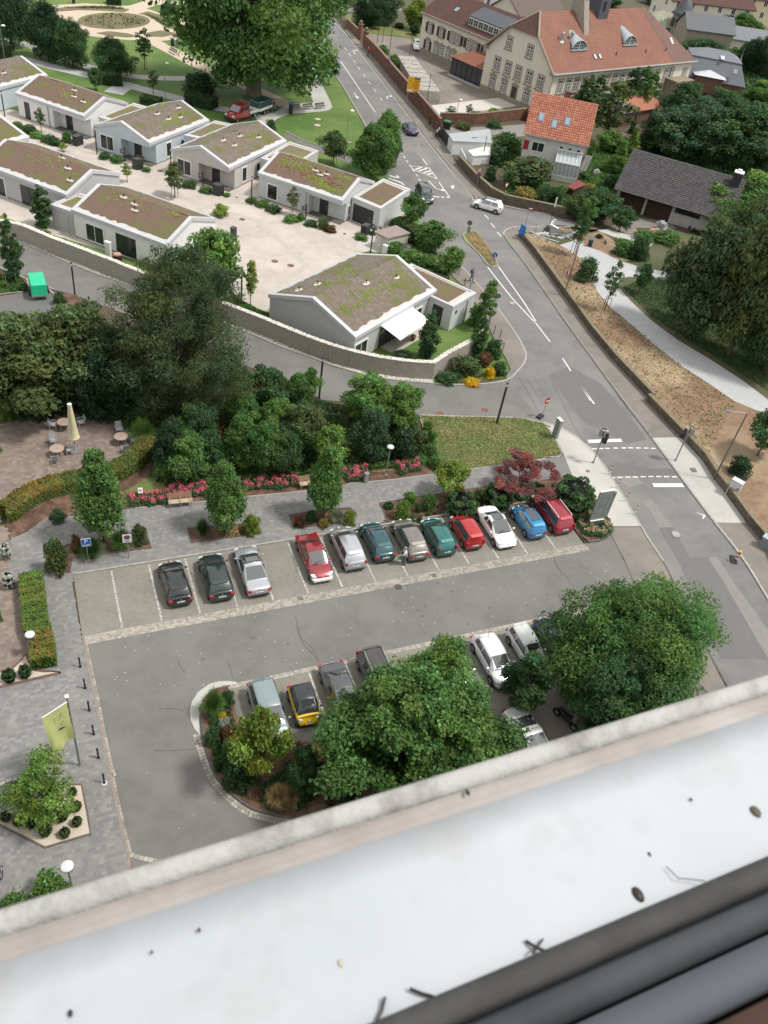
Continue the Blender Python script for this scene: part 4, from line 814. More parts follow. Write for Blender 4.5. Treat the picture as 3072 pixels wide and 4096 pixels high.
# ---------- stone block walls ----------
st_=[mat('wall_stone_%s'%n,c,col2=tuple(v*.6 for v in c),scale=5,rough=.95,bump=.8,bscale=12,islands=.15)for n,c in dict(a=(.155,.125,.095),b=(.12,.105,.085),c=(.19,.15,.11)).items()]
br_=[mat('sandstone_%s'%n,c,col2=tuple(v*.6 for v in c),scale=5,rough=.95,bump=.6,bscale=12,islands=.12)for n,c in dict(a=(.20,.095,.065),b=(.165,.085,.06),c=(.235,.12,.085)).items()]
def stone_wall(label,pts,h,th,bl,bh,mats,key,name='stone_wall',core=None,cap=None,z0=0.,seed=1,limit=300,sides=2,group=None,left=True):
 o=pts[len(pts)//2];t=thing(name,label,'wall',(*o,z0),0,group);P=[(p[0]-o[0],p[1]-o[1])for p in pts];R=random.Random(seed)
 b=MB();ribq(b,P,th,h-.02,-.05);b.build('wall_core',core or mats[1],t)
 it=[];rows=max(1,int(round(h/bh)));rh=h/rows
 for r in range(rows):
  pp=resample(P,bl);
  for i in range(len(pp)-1):
   d=(pp[i+1]-pp[i]).normalized();n=Vector((-d.y,d.x));a=math.atan2(d.y,d.x);q=pp[i]+d*bl*(.5 if r%2 else 0)
   it.append((q.x,q.y,rh*(r+.5),a,bl*R.uniform(.82,.93),th+R.uniform(.02,.07),rh*R.uniform(.82,.94),R.randrange(3)))
 save=globals()['near'];globals()['near']=lambda p:save((p[0]+o[0],p[1]+o[1]));pieces('stone' if key!='brickwall' else 'sandstone_block',t,it,boxes(key,mats),mats,limit);globals()['near']=save
 if cap:
  b=MB();ribq(b,P,th+.12,h+.09,h);b.build('coping',cap,t)
 return t
m_cap=mat('mossy_coping',(.22,.18,.12),col2=(.13,.12,.075),scale=4,bump=.6)
stone_wall('low rubble retaining wall between the road pavement and the dry bank',offs(WALLB,.17),.84,.3,.5,.27,st_,'wallstone','retaining_wall',cap=m_cap,seed=5)
stone_wall('long red sandstone wall along the road past the school yard',GP('C 330,400 430,505 610,722 820,962 940,1110'),2.3,.35,.7,.38,br_,'brickwall','sandstone_wall',cap=mat('sandstone_coping',(.24,.15,.115),col2=(.15,.105,.085),scale=3),seed=6)
stone_wall('red sandstone wall with gate pillar at the top of the road',GP('C 180,225 268,310'),1.6,.35,.7,.38,br_,'brickwall','sandstone_wall',cap=m_cap,seed=7)
stone_wall('overgrown red brick wall in front of the pale school terrace',GP('C 945,1030 1250,1035 1659,985; I 330,390'),1.75,.3,.6,.3,br_,'brickwall','brick_wall',cap=m_cap,seed=8)
stone_wall('grey brown garden wall curving round the street corner',GP('H 900,440 1040,592 1165,705 1280,765 1659,845; I 640,1185'),1.35,.35,.6,.3,st_,'wallstone','garden_wall',cap=m_cap,seed=9)
stone_wall('rough stone wall behind the lower right pavement',GP('b 1500,365 1610,465 1659,520')+GP('o 1700,1260 1760,1330'),.7,.3,.5,.27,st_,'wallstone','retaining_wall',seed=10)
for x,y,lab in((285,325,'stone gate pillar with round finial, farther one of two'),(330,385,'stone gate pillar with round finial at the end of the long sandstone wall')):
 g=G('C',x,y);t=thing('gate_pillar',lab,'gate pillar',g,rad(40));b=MB().box((0,0,1.35),(.75,.75,2.7));b.build('shaft',br_[0],t);b=MB().box((0,0,2.78),(1,1,.18));b.build('cap',m_cap,t);b=MB().lathe((0,0,2.86),[(.1,0),(.3,.15),(.36,.35),(.28,.55),(.08,.66)],12);b.build('finial',m_cap,t,True)
# dark sheet gate, white garage, white wall piece
def wallseg(label,s,h,th,m,name='wall',cat='wall',caps=None):
 p=GP(s);o=p[0];t=thing(name,label,cat,(*o,0));P=[(q[0]-o[0],q[1]-o[1])for q in p];b=MB();ribq(b,P,th,h,0);b.build('panel',m,t)
 L_=(Vector(P[1])-Vector(P[0])).length;d=(Vector(P[1])-Vector(P[0])).normalized();n=max(2,int(L_/1.6))
 for i in range(n+1):b=MB();q=Vector(P[0])+d*L_*i/n;b.box((q.x,q.y,h/2+.03),(.1,th+.06,h+.06),math.atan2(d.y,d.x));b.build('post',caps or m,t)
 return t
wallseg('dark sheet metal gate beside the white garage','C 935,1110 1008,1215',1.7,.06,m_dark,'sliding_gate','gate')
m_whitew=wallm('plain_white',(.66,.67,.67));m_tin=mat('grey_roof_sheet',(.36,.39,.40),col2=(.30,.33,.34),scale=1.5,rough=.6)
hut('white flat roofed garage behind the dark gate','garage','garage','H 803,293 838,352 1150,365 1130,250',1.95,m_whitew,m_tin,.15)
hut('small flat roofed annex beside the garden wall','shed','shed','H 965,395 1010,440 1150,430 1140,350',1.3,m_whitew,mat('white_roof',(.55,.57,.56),rough=.7),.1)
wallseg('pale roller door in the garden wall','H 905,395 945,470',1.7,.12,m_whitew,'roller_door','door')
# ---------- school ----------
m_plaster=wallm('cream_plaster',(.63,.60,.51));m_sill=mat('sandstone_trim',(.30,.27,.215),col2=(.24,.215,.175),scale=3,rough=.9)
m_tile=brickmat('school_tiles',(.265,.125,.095),(.235,.108,.08),(.16,.075,.058),.30,.36,.02,mix=(.80,.86,.84),big=.35);m_tiledark=brickmat('old_tiles',(.115,.058,.048),(.092,.048,.042),(.07,.04,.035),.30,.36,.02,mix=(.8,.9,.9),big=.4)
m_tilegrey=brickmat('weathered_tiles',(.205,.125,.108),(.18,.11,.097),(.12,.07,.06),.30,.36,.02)
SF=Vector((.317,-.948));SL=Vector((.948,.317));SO=Vector((83.5,115.2));SA=math.atan2(SL.y,SL.x)
sch=thing('school_building','large cream school building with red tiled half hipped roof and two eyelid dormers','school building',(*SO,0),SA)
# local: x = SL (0..43), y from SF: y = -f ; f 0..16.5
def Fy(f):return-f
W_,LL_,HE,HR=16.5,42.5,7.4,14.9
b=MB().prism([(0,0),(0,-W_),(LL_,-W_),(LL_,0)],0,HE)
b.add([(0,0,HE),(0,-W_,HE),(0,-W_+4.9,11.9),(0,-4.9,11.9)],[(0,1,2,3)]);b.build('wall',m_plaster,sch)
b=MB().prism([(-.06,.06),(-.06,-W_-.06),(LL_+.06,-W_-.06),(LL_+.06,.06)],-.01,1.0);b.build('plinth',m_sill,sch)
o=.5;b=MB();ye,yh=-W_-o,-W_/2;zl=HE-.15;rx=2.6;re=LL_-9.5;k=(HR-zl)/(W_/2+o);zh=11.75;yh1=-(zh-zl)/k+o;yh2=-W_-yh1
v=[(-o,o,zl),(LL_+o,o,zl),(LL_+o,ye,zl),(-o,ye,zl),(-o,yh1,zh),(-o,yh2,zh),(rx,yh,HR),(re,yh,HR)]
b.add(v,[(3,2,7,6,5)],0);b.add(v,[(1,0,4,6,7)],1);b.add(v,[(4,5,6)],1);b.add(v,[(2,1,7)],2)
rf=b.build('roof',[m_tile,m_tiledark,m_tilegrey],sch)
# greyer right end of the street slope
b=MB();f=lambda x,y:(x,y,zl+(y-ye)*k+.03);x1_=LL_-7.2
b.add([f(x1_,ye),f(LL_+o,ye),f(re,yh),f(re-1.6,yh)],[(0,1,2,3)]);b.build('weathered_roof_tiles',m_tilegrey,rf)
b=MB()
for p,q in((v[0],v[4]),(v[3],v[5]),(v[4],v[6]),(v[5],v[6])):b.tube([p,q],.2,6)
b.build('verge',m_sill,rf)
b=MB().tube([(-o,ye-.05,zl),(LL_+o,ye-.05,zl)],.16,8);b.tube([(-.1,-W_-.2,zl),(-.1,-W_-.15,0)],.08,8);b.tube([(LL_-7,-W_-.2,zl),(LL_-7,-W_-.15,0)],.08,8);b.build('gutter',m_metal,rf)
b=MB().box((-.15,.1,HE-.1),(.9,.9,.5));b.box((-.15,-W_-.1,HE-.1),(.9,.9,.5));b.build('cornice',m_sill,sch)
def swin(root,A,n,u,z0,w,h,arch=False,shut=False,door=False,m_sh=None,single=False):
 """stone framed casement window with glazing bars"""
 t=Vector((-n[1],n[0]));c=Vector(A)+t*u;N=Vector(n);ang=math.atan2(N.y,N.x)-PI/2
 def bx(b,uu,z,W,H,off,th):p=c+t*uu+N*off;b.box((p.x,p.y,z),(W,th,H),ang)
 zc=z0+h/2;b=MB();fr=.22
 for s in(-1,1):bx(b,s*(w/2+fr/2),zc,fr,h+fr*2,.02,.12)
 bx(b,0,z0+h+fr/2,w,fr,.02,.12);bx(b,0,z0-.12,w+.75,.22,.06,.22)
 if arch:
  bx(b,0,z0+h+fr+.10,w+.7,.14,.05,.16);bx(b,0,z0+h+fr+.24,w+.2,.18,.05,.18);bx(b,0,z0+h+fr+.40,.35,.2,.05,.2)
 f_=b.build('window' if not door else 'door_surround',m_sill,root)
 b=MB();bx(b,0,zc,w,h,.0,.04);b.build('pane' if not door else 'door',m_glass if not door else mat('brown_door',(.05,.032,.025),rough=.5),f_)
 if not door:
  b=MB()
  for s in(-1,0,1):bx(b,s*(w/2-.04),zc,.09 if s else .11,h,.03,.05)
  for zz in(z0+.05,z0+h-.05,z0+h*.7):bx(b,0,zz,w,.09,.03,.05)
  for zz in(z0+h*.24,z0+h*.47):bx(b,0,zz,w,.045,.028,.04)
  for s in(-1,1):bx(b,s*w/4,z0+h*.36,.035,h*.7,.027,.04)
  b.build('casement',m_wframe,f_)
 if shut:
  for s in(-1,1):
   b=MB();W2=w*.52;bx(b,s*(w/2+fr+W2/2-.12),zc,W2,h+.1,.09,.06)
   for i in range(6):bx(b,s*(w/2+fr+W2/2-.12),z0+h*(i+.5)/6,W2*.8,.08,.125,.03)
   b.build('shutter',mat('dark_shutter',(.035,.025,.022),rough=.6),f_)
 return f_
Ag,ng=(0,0),(-1,0)  # gable facade, t = (0,-1) runs along f
for u,z0,w,h,ar in((3.2,4.1,1.25,2.2,0),(6.0,4.1,1.25,2.2,0),(8.6,4.1,1.25,2.2,0),(11.3,4.1,1.25,2.2,0),(14.1,4.1,1.25,2.2,0),(5.1,8.2,1.15,1.9,0),(10.2,8.2,1.15,1.9,0),(2.9,1.1,1.15,1.9,1),(5.9,1.1,1.15,1.9,1),(11.6,1.1,1.15,1.9,1),(14.4,1.1,1.15,1.9,1)):
 swin(sch,Ag,ng,u,z0,w,h,bool(ar))
swin(sch,Ag,ng,8.6,.1,1.2,2.8,True,door=True)
for i in range(15):  # street side windows
 u=2.6+i*2.2
 if u>33.4:break
 swin(sch,(0,-W_),(0,-1),u,4.0,1.15,2.2)
for u in(34.2,36.0):swin(sch,(0,-W_),(0,-1),u,3.9,1.0,2.3)
for u in(3.1,7.4,12.0):swin(sch,(0,-W_),(0,-1),u,.9,1.2,1.9,True)
swin(sch,(LL_,-W_),(1,0),6,4,1.1,2.0)
swin(sch,(0,-W_),(0,-1),40.5,4.0,1.0,1.9)
b=MB().box((37.5,-W_-1.3,2.2),(5.5,2.6,4.4));b.box((37.5,-W_-1.35,4.5),(6.0,3.0,.3));b.build('sandstone_porch',mat('porch_stone',(.27,.225,.165),col2=(.20,.165,.125),scale=2),sch)
swin(sch,(34,-W_-2.6),(0,-1),2.3,1.6,.8,1.2);swin(sch,(34,-W_-2.6),(0,-1),4.2,.3,.8,2.4)
# eyelid dormers with standing seam zinc
m_zinc=mat('dormer_zinc',(.40,.45,.48),col2=(.34,.39,.42),scale=2,rough=.4,metal=.3)
def dormer(xc,w,y0_,hgt):
 n=12;z0=zl+(y0_-ye)*k;root=None;b=MB();P=[]
 for i in range(n+1):
  a=PI*i/n;x=xc-w/2*math.cos(a);z=z0+.1+hgt*math.sin(a);yb=ye+(z-zl)/k+.1;P.append(((x,y0_,z),(xc+(x-xc)*.62,max(yb,y0_+.2)+1.2*math.sin(a),z+(0 if False else 1.2*math.sin(a)*k+.0))))
 for i in range(n):b.quad(P[i][0],P[i+1][0],P[i+1][1],P[i][1])
 d=b.build('dormer',m_zinc,sch)
 b=MB()
 for i in range(0,n+1):b.tube([P[i][0],P[i][1]],.045,4)
 b.tube([p[0]for p in P],.09,6);b.box((xc,y0_-.05,z0+.08),(w+.3,.5,.16));b.build('seam',m_zinc,d)
 b=MB();vs=[p[0]for p in P];b.add([(x,y+.12,z)for x,y,z in vs],[tuple(range(n+1))[::-1]]);b.build('pane',m_glass,d)
 b=MB()
 for q in np.linspace(-.36,.36,7):hh=hgt*math.sqrt(max(0,1-(2*q)**2))*.95;b.box((xc+q*w,y0_+.06,z0+.1+hh/2),(.10 if abs(q)>.01 else .3,.06,hh))
 for hh in(.33,.62):b.box((xc,y0_+.06,z0+hgt*hh),(w*.85*math.sqrt(1-hh*hh),.06,.07))
 b.build('glazing_bar',mat('grey_bar',(.30,.31,.31),rough=.5),d)
yd=ye+(10.2-zl)/k;dormer(8.6,4.2,yd-.3,1.5);dormer(23.5,4.0,yd-.1,1.5)
def onroof(x,z):return(x,ye+(z-zl)/k,z)
for x in(12.3,13.7):p=onroof(x,9.0);b=MB().box(p,(.75,1.1,.14),rx=math.atan(k));rw=b.build('rooflight',m_dark,sch);b=MB().box((p[0],p[1]-.06,p[2]+.08),(.5,.85,.08),rx=math.atan(k));b.build('pane',mat('bright_pane',(.5,.53,.54),rough=.1,spec=.8),rw)
p=onroof(37.2,10.3);b=MB().box(p,(.7,1.3,.16),rx=math.atan(k));b.build('rooflight',mat('bright_pane',(.5,.53,.54)),sch)
for x in(5.0,7.6):
 p=onroof(x,11.2);b=MB().tube([(p[0],p[1],p[2]),(p[0],p[1],p[2]+1.3)],.16,8);b.lathe((p[0],p[1],p[2]+.8),[(.34,0),(.34,.5),(.2,.7)],10);b.box((p[0],p[1],p[2]+.02),(.9,.9,.1),rx=math.atan(k));b.build('vent_pipe',m_metal,sch)
for x in(18.5,27.5,34.0,41.0):p=onroof(x,9.0);b=MB().tube([p,(p[0],p[1],p[2]+.6)],.1,6);b.build('roof_vent',m_dark,sch)
m_chim=mat('chimney_render',(.33,.29,.25),col2=(.25,.22,.19),scale=2);b=MB();x0=12.4
b.hexa([(x0-.7,yh+.8,HR-3),(x0+.7,yh+.8,HR-3),(x0+.7,yh-4.0,HR-4.2),(x0-.7,yh-4.0,HR-4.2)][::-1],[(x0-.7,yh+.8,HR+2.2),(x0+.7,yh+.8,HR+2.2),(x0+.7,yh-1.6,HR+2.2),(x0-.7,yh-1.6,HR+2.2)][::-1]);ch=b.build('chimney',m_chim,sch)
b=MB().box((x0,yh-.4,HR+2.3),(1.8,2.9,.2));b.build('chimney_cap',m_sill,ch)
m_slate=mat('slate',(.085,.095,.11),col2=(.06,.068,.08),scale=4,rough=.6,bump=.3,bscale=14)
b=MB().prism([(17.2,yh-1.5),(20,yh-1.5),(20,yh+1.5),(17.2,yh+1.5)],HR-2.5,HR+4.2);lt=b.build('lift_tower',m_slate,sch);b=MB().box((18.6,yh,HR+4.3),(3.3,3.5,.25));b.build('tower_cap',m_fascia,lt)
b=MB().box((18.3,yh-1.52,HR+.8),(.7,.08,1.5));b.build('tower_window',m_glass,lt)
# west wing
WO=Vector((80.67,139.1));wing=thing('school_wing','long cream school wing with dark red roof, shuttered windows and a ribbon dormer','school wing',(*WO,0),SA)
WL,WD,wz,wr=25.0,12.0,7.1,10.9
b=MB().prism([(0,0),(0,-WL),(WD,-WL),(WD,0)],0,wz);b.add([(0,0,wz),(WD,0,wz),(WD/2,0,wr)],[(0,2,1)]);b.build('wall',m_plaster,wing)
b=MB().prism([(-.06,.06),(-.06,-WL),(WD,-WL),(WD,.06)],-.01,.95);b.build('plinth',m_sill,wing)
b=MB();kz=(wr-wz+.15)/(WD/2+.4)
b.hexa([(-.4,.3,wz-.15),(-.4,-WL-1,wz-.15),(WD/2,-WL-4,wr),(WD/2,.3,wr)],[(-.4,.3,wz+.05),(-.4,-WL-1,wz+.05),(WD/2,-WL-4,wr+.2),(WD/2,.3,wr+.2)]);b.hexa([(WD/2,.3,wr),(WD/2,-WL-4,wr),(WD+.4,-WL-1,wz-.15),(WD+.4,.3,wz-.15)],[(WD/2,.3,wr+.2),(WD/2,-WL-4,wr+.2),(WD+.4,-WL-1,wz+.05),(WD+.4,.3,wz+.05)])
wrf=b.build('roof',m_tiledark,wing);b=MB().tube([(-.5,.3,wz),(-.5,-WL-.5,wz)],.14,6);b.build('gutter',m_sill,wrf)
for u in(2.6,6.0):swin(wing,(0,0),(-1,0),u,4.2,1.1,1.6,shut=True)
for u in(9.4,10.9,14.2,15.7,19.0,20.5):swin(wing,(0,0),(-1,0),u,4.2,1.05,1.6)
for u in(2.6,5.2,6.8,8.8,10.4):swin(wing,(0,0),(-1,0),u,1.0,1.0,1.6,True,shut=u in(2.6,))
for u in(8.2,12.1,13.0,16.9,17.8,21.8):
 b=MB().box((-.09,-u,5.0),(.06,.6,1.7));b.build('shutter',mat('dark_shutter',(.035,.025,.022)),wing)
b=MB().hexa([(.9,-12,wz+.6),(.9,-23.2,wz+.6),(4.4,-23.2,wz+1.6),(4.4,-12,wz+1.6)],[(.9,-12,wz+2.35),(.9,-23.2,wz+2.35),(4.4,-23.2,wr-.1),(4.4,-12,wr-.1)]);dm=b.build('dormer',m_slate,wing)
for i in range(8):swinp=-12.8-i*1.38;b=MB().box((.86,swinp,wz+1.45),(.1,1.2,1.35));fr=b.build('window',m_wframe,dm);b=MB();[b.box((.80,swinp+s*.28,wz+1.45+q*.32),(.06,.42,.5))for s in(-1,1)for q in(-.85,.85)];b.build('pane',m_glass,fr)
for y,z_,mm in((-6.5,8.9,m_glass_blue),(-22.6,9.6,m_glass_blue)):b=MB().box(((z_-wz+.15)/kz-.4,y,z_+.2),(1.0,.8,.12),ry=-math.atan(kz));b.build('rooflight',mm,wing)
# glazed annex
a0,a1=(81.06,123.56),(83.51,115.45);an=thing('glass_porch','dark glazed entrance pavilion with red hipped roof between school and wing','porch',(*a0,0),SA);LA=8.6
b=MB().prism([(0,0),(0,-LA),(4.6,-LA),(4.6,0)],0,3.3);b.build('glass_wall',mat('smoked_glass',(.03,.04,.05),rough=.08,spec=.7),an)
for i in range(7):b=MB().box((-.03,-LA*i/6,1.65),(.08,.08,3.3));b.build('mullion',m_dark,an)
b=MB().box((-.2,-LA/2,.1),(.8,LA+.6,.2));b.build('plinth',m_conc,an)
b=MB().add([(-.5,.5,3.3),(-.5,-LA-.3,3.3),(4.6,-LA-.3,3.3),(4.6,.5,3.3),(2.2,-2.2,4.6),(4.6,-2.5,4.7),(4.6,-LA-.3,4.6),(2.5,-LA-.3,4.6)],[(0,4,7,1),(0,3,5,4),(4,5,6,7),(1,7,6,2)]);b.build('roof',mat('porch_tiles',(.24,.095,.06),col2=(.17,.065,.045),scale=5),an)
# stepped flat garages in the yard
gA,gB,gC,gD=[Vector(p)for p in GP('C 600,470 740,482 962,765 775,748',2.0)]
gr=thing('garage_row','row of flat garages with stepped streaky roofs behind the sandstone wall','garages',(*gA,0));m_flat=mat('streaky_roof',(.28,.26,.235),col2=(.50,.48,.45),scale=3,ramp=(.52,.62),detail=9,rough=.9)
b=MB().prism([tuple(p-gA)for p in(gA,gB,gC,gD)],0,1.85);b.build('wall',mat('rough_render',(.36,.335,.30),col2=(.29,.27,.24),scale=1.5),gr)
for i in range(8):
 f0,f1=i/8+.004,(i+1)/8-.004;q=[gA.lerp(gD,f0),gB.lerp(gC,f0),gB.lerp(gC,f1),gA.lerp(gD,f1)];b=MB().prism([tuple(p-gA)for p in q],1.86,2.25-.03*i);b.build('roof_panel',m_flat,gr)
# ---------- orange roof house ----------
OO=(70.9,76.0);oh=thing('orange_roof_house','white house with bright orange tiled roof and white conservatory','house',(*OO,0),rad(-32.3));OL,OD,oe,orr=9.8,9.8,5.3,9.8
m_otile=[mat('orange_tile_%s'%n,c,col2=tuple(v*.85 for v in c),scale=6,rough=.75,islands=.10)for n,c in dict(a=(.50,.195,.13),b=(.44,.165,.11),c=(.54,.23,.155)).items()]
m_ounder=mat('tile_shadow_gap',(.17,.06,.04),rough=.9)
b=MB().prism([(.35,.5),(OL-.35,.5),(OL-.35,OD-.5),(.35,OD-.5)],0,oe-.1);
for xx,f in((.35,1),(OL-.35,-1)):b.add([(xx,.5,oe-.1),(xx,OD-.5,oe-.1),(xx,OD/2,orr-.5)],[(0,2,1)if f>0 else(0,1,2)])
b.build('wall',wallm('house_white',(.56,.55,.53)),oh)
def tile_roof(root,e0,e1,r0,r1,nu,nv,mats,under,key,th=.06,limit=300,name='tile',lap=1.12,round_=True):
 """e0,e1 eave ends; r0,r1 ridge ends (local 3-D): each tile its own piece"""
 e0,e1,r0,r1=map(Vector,(e0,e1,r0,r1));b=MB().add([tuple(p)for p in(e0,e1,r1,r0)],[(0,1,2,3)]);un=b.build('roof',under,root)
 ux=(e1-e0);uy=(r0-e0);tw=ux.length/nu;tl=uy.length/nv;X=ux.normalized();Y=uy.normalized();Zn=X.cross(Y)
 if round_:
  b=MB();s=[(-.5,0),(-.34,.75),(-.1,1),(.15,.75),(.32,.25),(.5,.15)];vs=[(x*tw,yy*tl*lap,z_*th*1.3+(0 if yy>0 else th*.8))for yy in(-.5,.5)for x,z_ in s];n=len(s)
  fs=[(i,i+1,n+i+1,n+i)for i in range(n-1)]+[tuple(range(n-1,-1,-1))+()]
  vs+=[(x*tw,-.5*tl*lap,-.0)for x in(.5,-.5)];fs[-1]=(n*2+1,n*2,*range(n-1,-1,-1));b.add(vs,fs)
 else:
  b=MB().hexa([(-.48*tw,-.5*tl*lap,0),(.48*tw,-.5*tl*lap,0),(.48*tw,.5*tl*lap,-.02),(-.48*tw,.5*tl*lap,-.02)],[(-.48*tw,-.5*tl*lap,th),(.48*tw,-.5*tl*lap,th),(.48*tw,.5*tl*lap,.01),(-.48*tw,.5*tl*lap,.01)])
 ms=[b.mesh(name,m,True if round_ else False)for m in mats];R=random.Random(nu);M3=Matrix((X,Y,Zn)).transposed();eu=M3.to_euler();B=MB();cnt=0
 L_=[(i,j)for j in range(nv)for i in range(nu)]
 for c,(i,j)in enumerate(L_):
  w_=R.randrange(len(mats));p=e0+X*tw*(i+.5)+Y*tl*(j+.5)+Zn*(.02+R.uniform(0,.008))
  if c<limit:o=link(name,ms[w_],un,p);o.rotation_euler=eu
  else:B.add([tuple(M3@Vector(v)+p)for v in b.v],b.f,w_)
 if B.v:B.build(name+'_field',mats,un,round_)['kind']='stuff'
 return un
orf=tile_roof(oh,(0,0,oe),(OL,0,oe),(0,OD/2,orr),(OL,OD/2,orr),30,17,m_otile,m_ounder,'otile')
b=MB().add([(0,OD/2,orr),(OL,OD/2,orr),(OL,OD,oe),(0,OD,oe)],[(0,1,2,3)]);b.build('rear_slope',m_otile[0],oh)
b=MB().tube([(-.02,OD/2,orr+.05),(OL+.02,OD/2,orr+.05)],.13,8);b.build('ridge_tiles',m_otile[1],oh)
b=MB().tube([(-.05,-.06,oe-.02),(OL+.05,-.06,oe-.02)],.07,8);b.tube([(OL-.3,.35,oe-.1),(OL-.3,.35,0)],.05,6);b.build('gutter',m_metal,oh)
kk=(orr-oe)/(OD/2)
for x,v_ in((2.0,.44),(4.1,.34),(5.9,.46)):
 y=OD/2*v_;b=MB().box((x,y,oe+kk*y+.1),(.85,1.35,.2),rx=math.atan(kk));sk=b.build('rooflight',mat('blue_grey_frame',(.17,.20,.25),rough=.5),oh);b=MB().box((x,y-.03,oe+kk*y+.19),(.6,1.05,.1),rx=math.atan(kk));b.build('pane',m_glass_blue,sk)
b=MB().box((OL*.52,OD*.62,orr-.3),(.9,.7,1.9));c_=b.build('chimney',mat('red_brick',(.24,.07,.05),col2=(.17,.05,.04),scale=8),oh);b=MB().box((OL*.52,OD*.62,orr+.7),(1,.8,.14));b.build('chimney_cap',m_dark,c_)
w1=opening(oh,(.35,.5),(0,-1),1.35,3.1,1.7,1.2,'window',.1,None,None,1);b=MB().box((.75,.46,3.7),(.75,.06,1.35));b.build('shutter',mat('red_shutter',(.30,.025,.03),rough=.5),oh)
for u in(5.4,6.7,8.0):opening(oh,(.35,.5),(0,-1),u,4.15,.45,.3,'window',.06,None,None,0)
cons=[(5.6,.5),(9.2,.5),(9.2,-1.2),(5.6,-1.2)];b=MB();
for i in range(7):x=5.6+3.6*i/6;b.box((x,-.38,3.35),(.07,1.85,.08),rx=math.atan(.75));b.box((x,-1.2,1.75),(.07,.07,1.9))
b.box((7.4,-1.22,2.72),(3.8,.14,.16));b.box((7.4,.42,4.02),(3.8,.12,.12));b.box((7.4,-1.2,.8),(3.7,.1,.12));cf=b.build('conservatory',m_white_m,oh)
b=MB().hexa([(5.6,-1.2,2.62),(9.2,-1.2,2.62),(9.2,.48,3.9),(5.6,.48,3.9)],[(5.6,-1.2,2.66),(9.2,-1.2,2.66),(9.2,.48,3.94),(5.6,.48,3.94)]);b.build('glass_roof',mat('pale_glass',(.36,.41,.42),rough=.08,spec=.8),cf)
b=MB().box((7.4,-1.17,1.75),(3.55,.03,1.8));b.box((5.62,-.35,1.75),(.03,1.6,1.8));b.box((9.18,-.35,1.75),(.03,1.6,1.8));b.build('pane',mat('pale_glass',(.36,.41,.42)),cf)
b=MB().prism([(5.6,.5),(9.2,.5),(9.2,-1.2),(5.6,-1.2)],0,.8);b.build('conservatory_base',wallm('house_white',(.56,.55,.53)),oh)
for i in range(14):b=MB().box((OL+.5,.8+i*.3,3.8-i*.26),(1.0,.28,.05));b.build('stair_tread',m_metal,oh)
b=MB().tube([(OL+1.0,.7,4.7),(OL+1.0,4.9,1.1)],.03,5);b.tube([(OL+1.0,.7,3.7),(OL+1.0,4.9,.1)],.05,5);b.tube([(OL+1,.7,0),(OL+1,.7,4.7)],.04,5);b.build('stair_rail',m_metal,oh)
# ---------- dark roof garage house ----------
BE=Vector((78.7,61.6));bh_=thing('dark_roof_house','low white brick house with wide dark tiled roof and two brown garage doors','house',(*BE,0),rad(-46));BL,be,brr,BD=16.5,2.75,6.5,7.6
m_btile=[mat('dark_tile_%s'%n,c,col2=(.10,.06,.05),scale=1.3,ramp=(.55,.72),rough=.8,islands=.12)for n,c in dict(a=(.062,.060,.064),b=(.05,.048,.052),c=(.075,.072,.075)).items()]
tile_roof(bh_,(0,0,be),(BL,0,be),(0,BD,brr),(BL,BD,brr),52,24,m_btile,mat('dark_underlay',(.025,.024,.025)),'btile',th=.07,limit=300,round_=False)
b=MB().add([(0,BD,brr),(BL,BD,brr),(BL,2*BD,be),(0,2*BD,be)],[(0,1,2,3)]);b.build('rear_slope',m_btile[0],bh_)
m_wbrick=brickmat('white_brick',(.46,.45,.43),(.42,.41,.39),(.30,.29,.28),.3,.12,.012);b=MB()
for x0,x1 in((.5,.95),(4.6,4.95),(8.6,BL-.4)):b.box(((x0+x1)/2,1.35,be/2-.02),(x1-x0,.4,be-.1))
b.prism([(.5,1.6),(BL-.4,1.6),(BL-.4,2*BD-1),(.5,2*BD-1)],0,be-.05);b.build('wall',m_wbrick,bh_)
for x0 in(.95,4.95):b=MB().box((x0+1.82,1.45,1.2),(3.6,.1,2.4));gd=b.build('garage_door',mat('brown_timber',(.055,.03,.022),col2=(.035,.02,.015),scale=3),bh_);b=MB();[b.box((x0+.2+i*.4,1.385,1.2),(.36,.03,2.3))for i in range(9)];b.build('door_board',mat('brown_timber',(.055,.03,.022)),gd)
opening(bh_,(0,1.15),(0,-1),9.1,1.75,3.4,.75,'window',.07,m_dark,m_glass,1)
b=MB().box((15.2,BD-1.2,brr+.1),(1.2,1.2,1.9));c_=b.build('chimney',m_dark,bh_);b=MB().box((15.2,BD-1.2,brr+1.1),(1.3,1.3,.12));b.box((15.2,BD-1.2,brr+1.3),(.5,.5,.3));b.build('chimney_cap',m_white_m,c_)
# ---------- slate villa ----------
m_brick=brickmat('villa_brick',(.23,.075,.05),(.19,.06,.045),(.15,.09,.07),.3,.12,.012)
VO=Vector(G('E',785,735,4.1));vl=thing('slate_roof_villa','red brick villa with grey slate mansard roof and small turrets','villa',(*VO,0),rad(-30))
def hip(b,x0,x1,y0,y1,z0,z1,ins,m=0):b.hexa([(x0,y0,z0),(x1,y0,z0),(x1,y1,z0),(x0,y1,z0)],[(x0+ins,y0+ins,z1),(x1-ins,y0+ins,z1),(x1-ins,y1-ins,z1),(x0+ins,y1-ins,z1)],m)
b=MB().prism([(0,0),(13,0),(13,9),(0,9)],0,6.2);b.build('wall',m_brick,vl)
vl.scale=(1,1,.68)
m_slateL=mat('slate_light',(.155,.168,.19),col2=(.12,.13,.15),scale=3,rough=.55,bump=.3,bscale=12)
b=MB();hip(b,-.5,13.5,-.5,9.5,6.0,11.3,2.0);b.build('mansard_slope',m_slateL,vl)
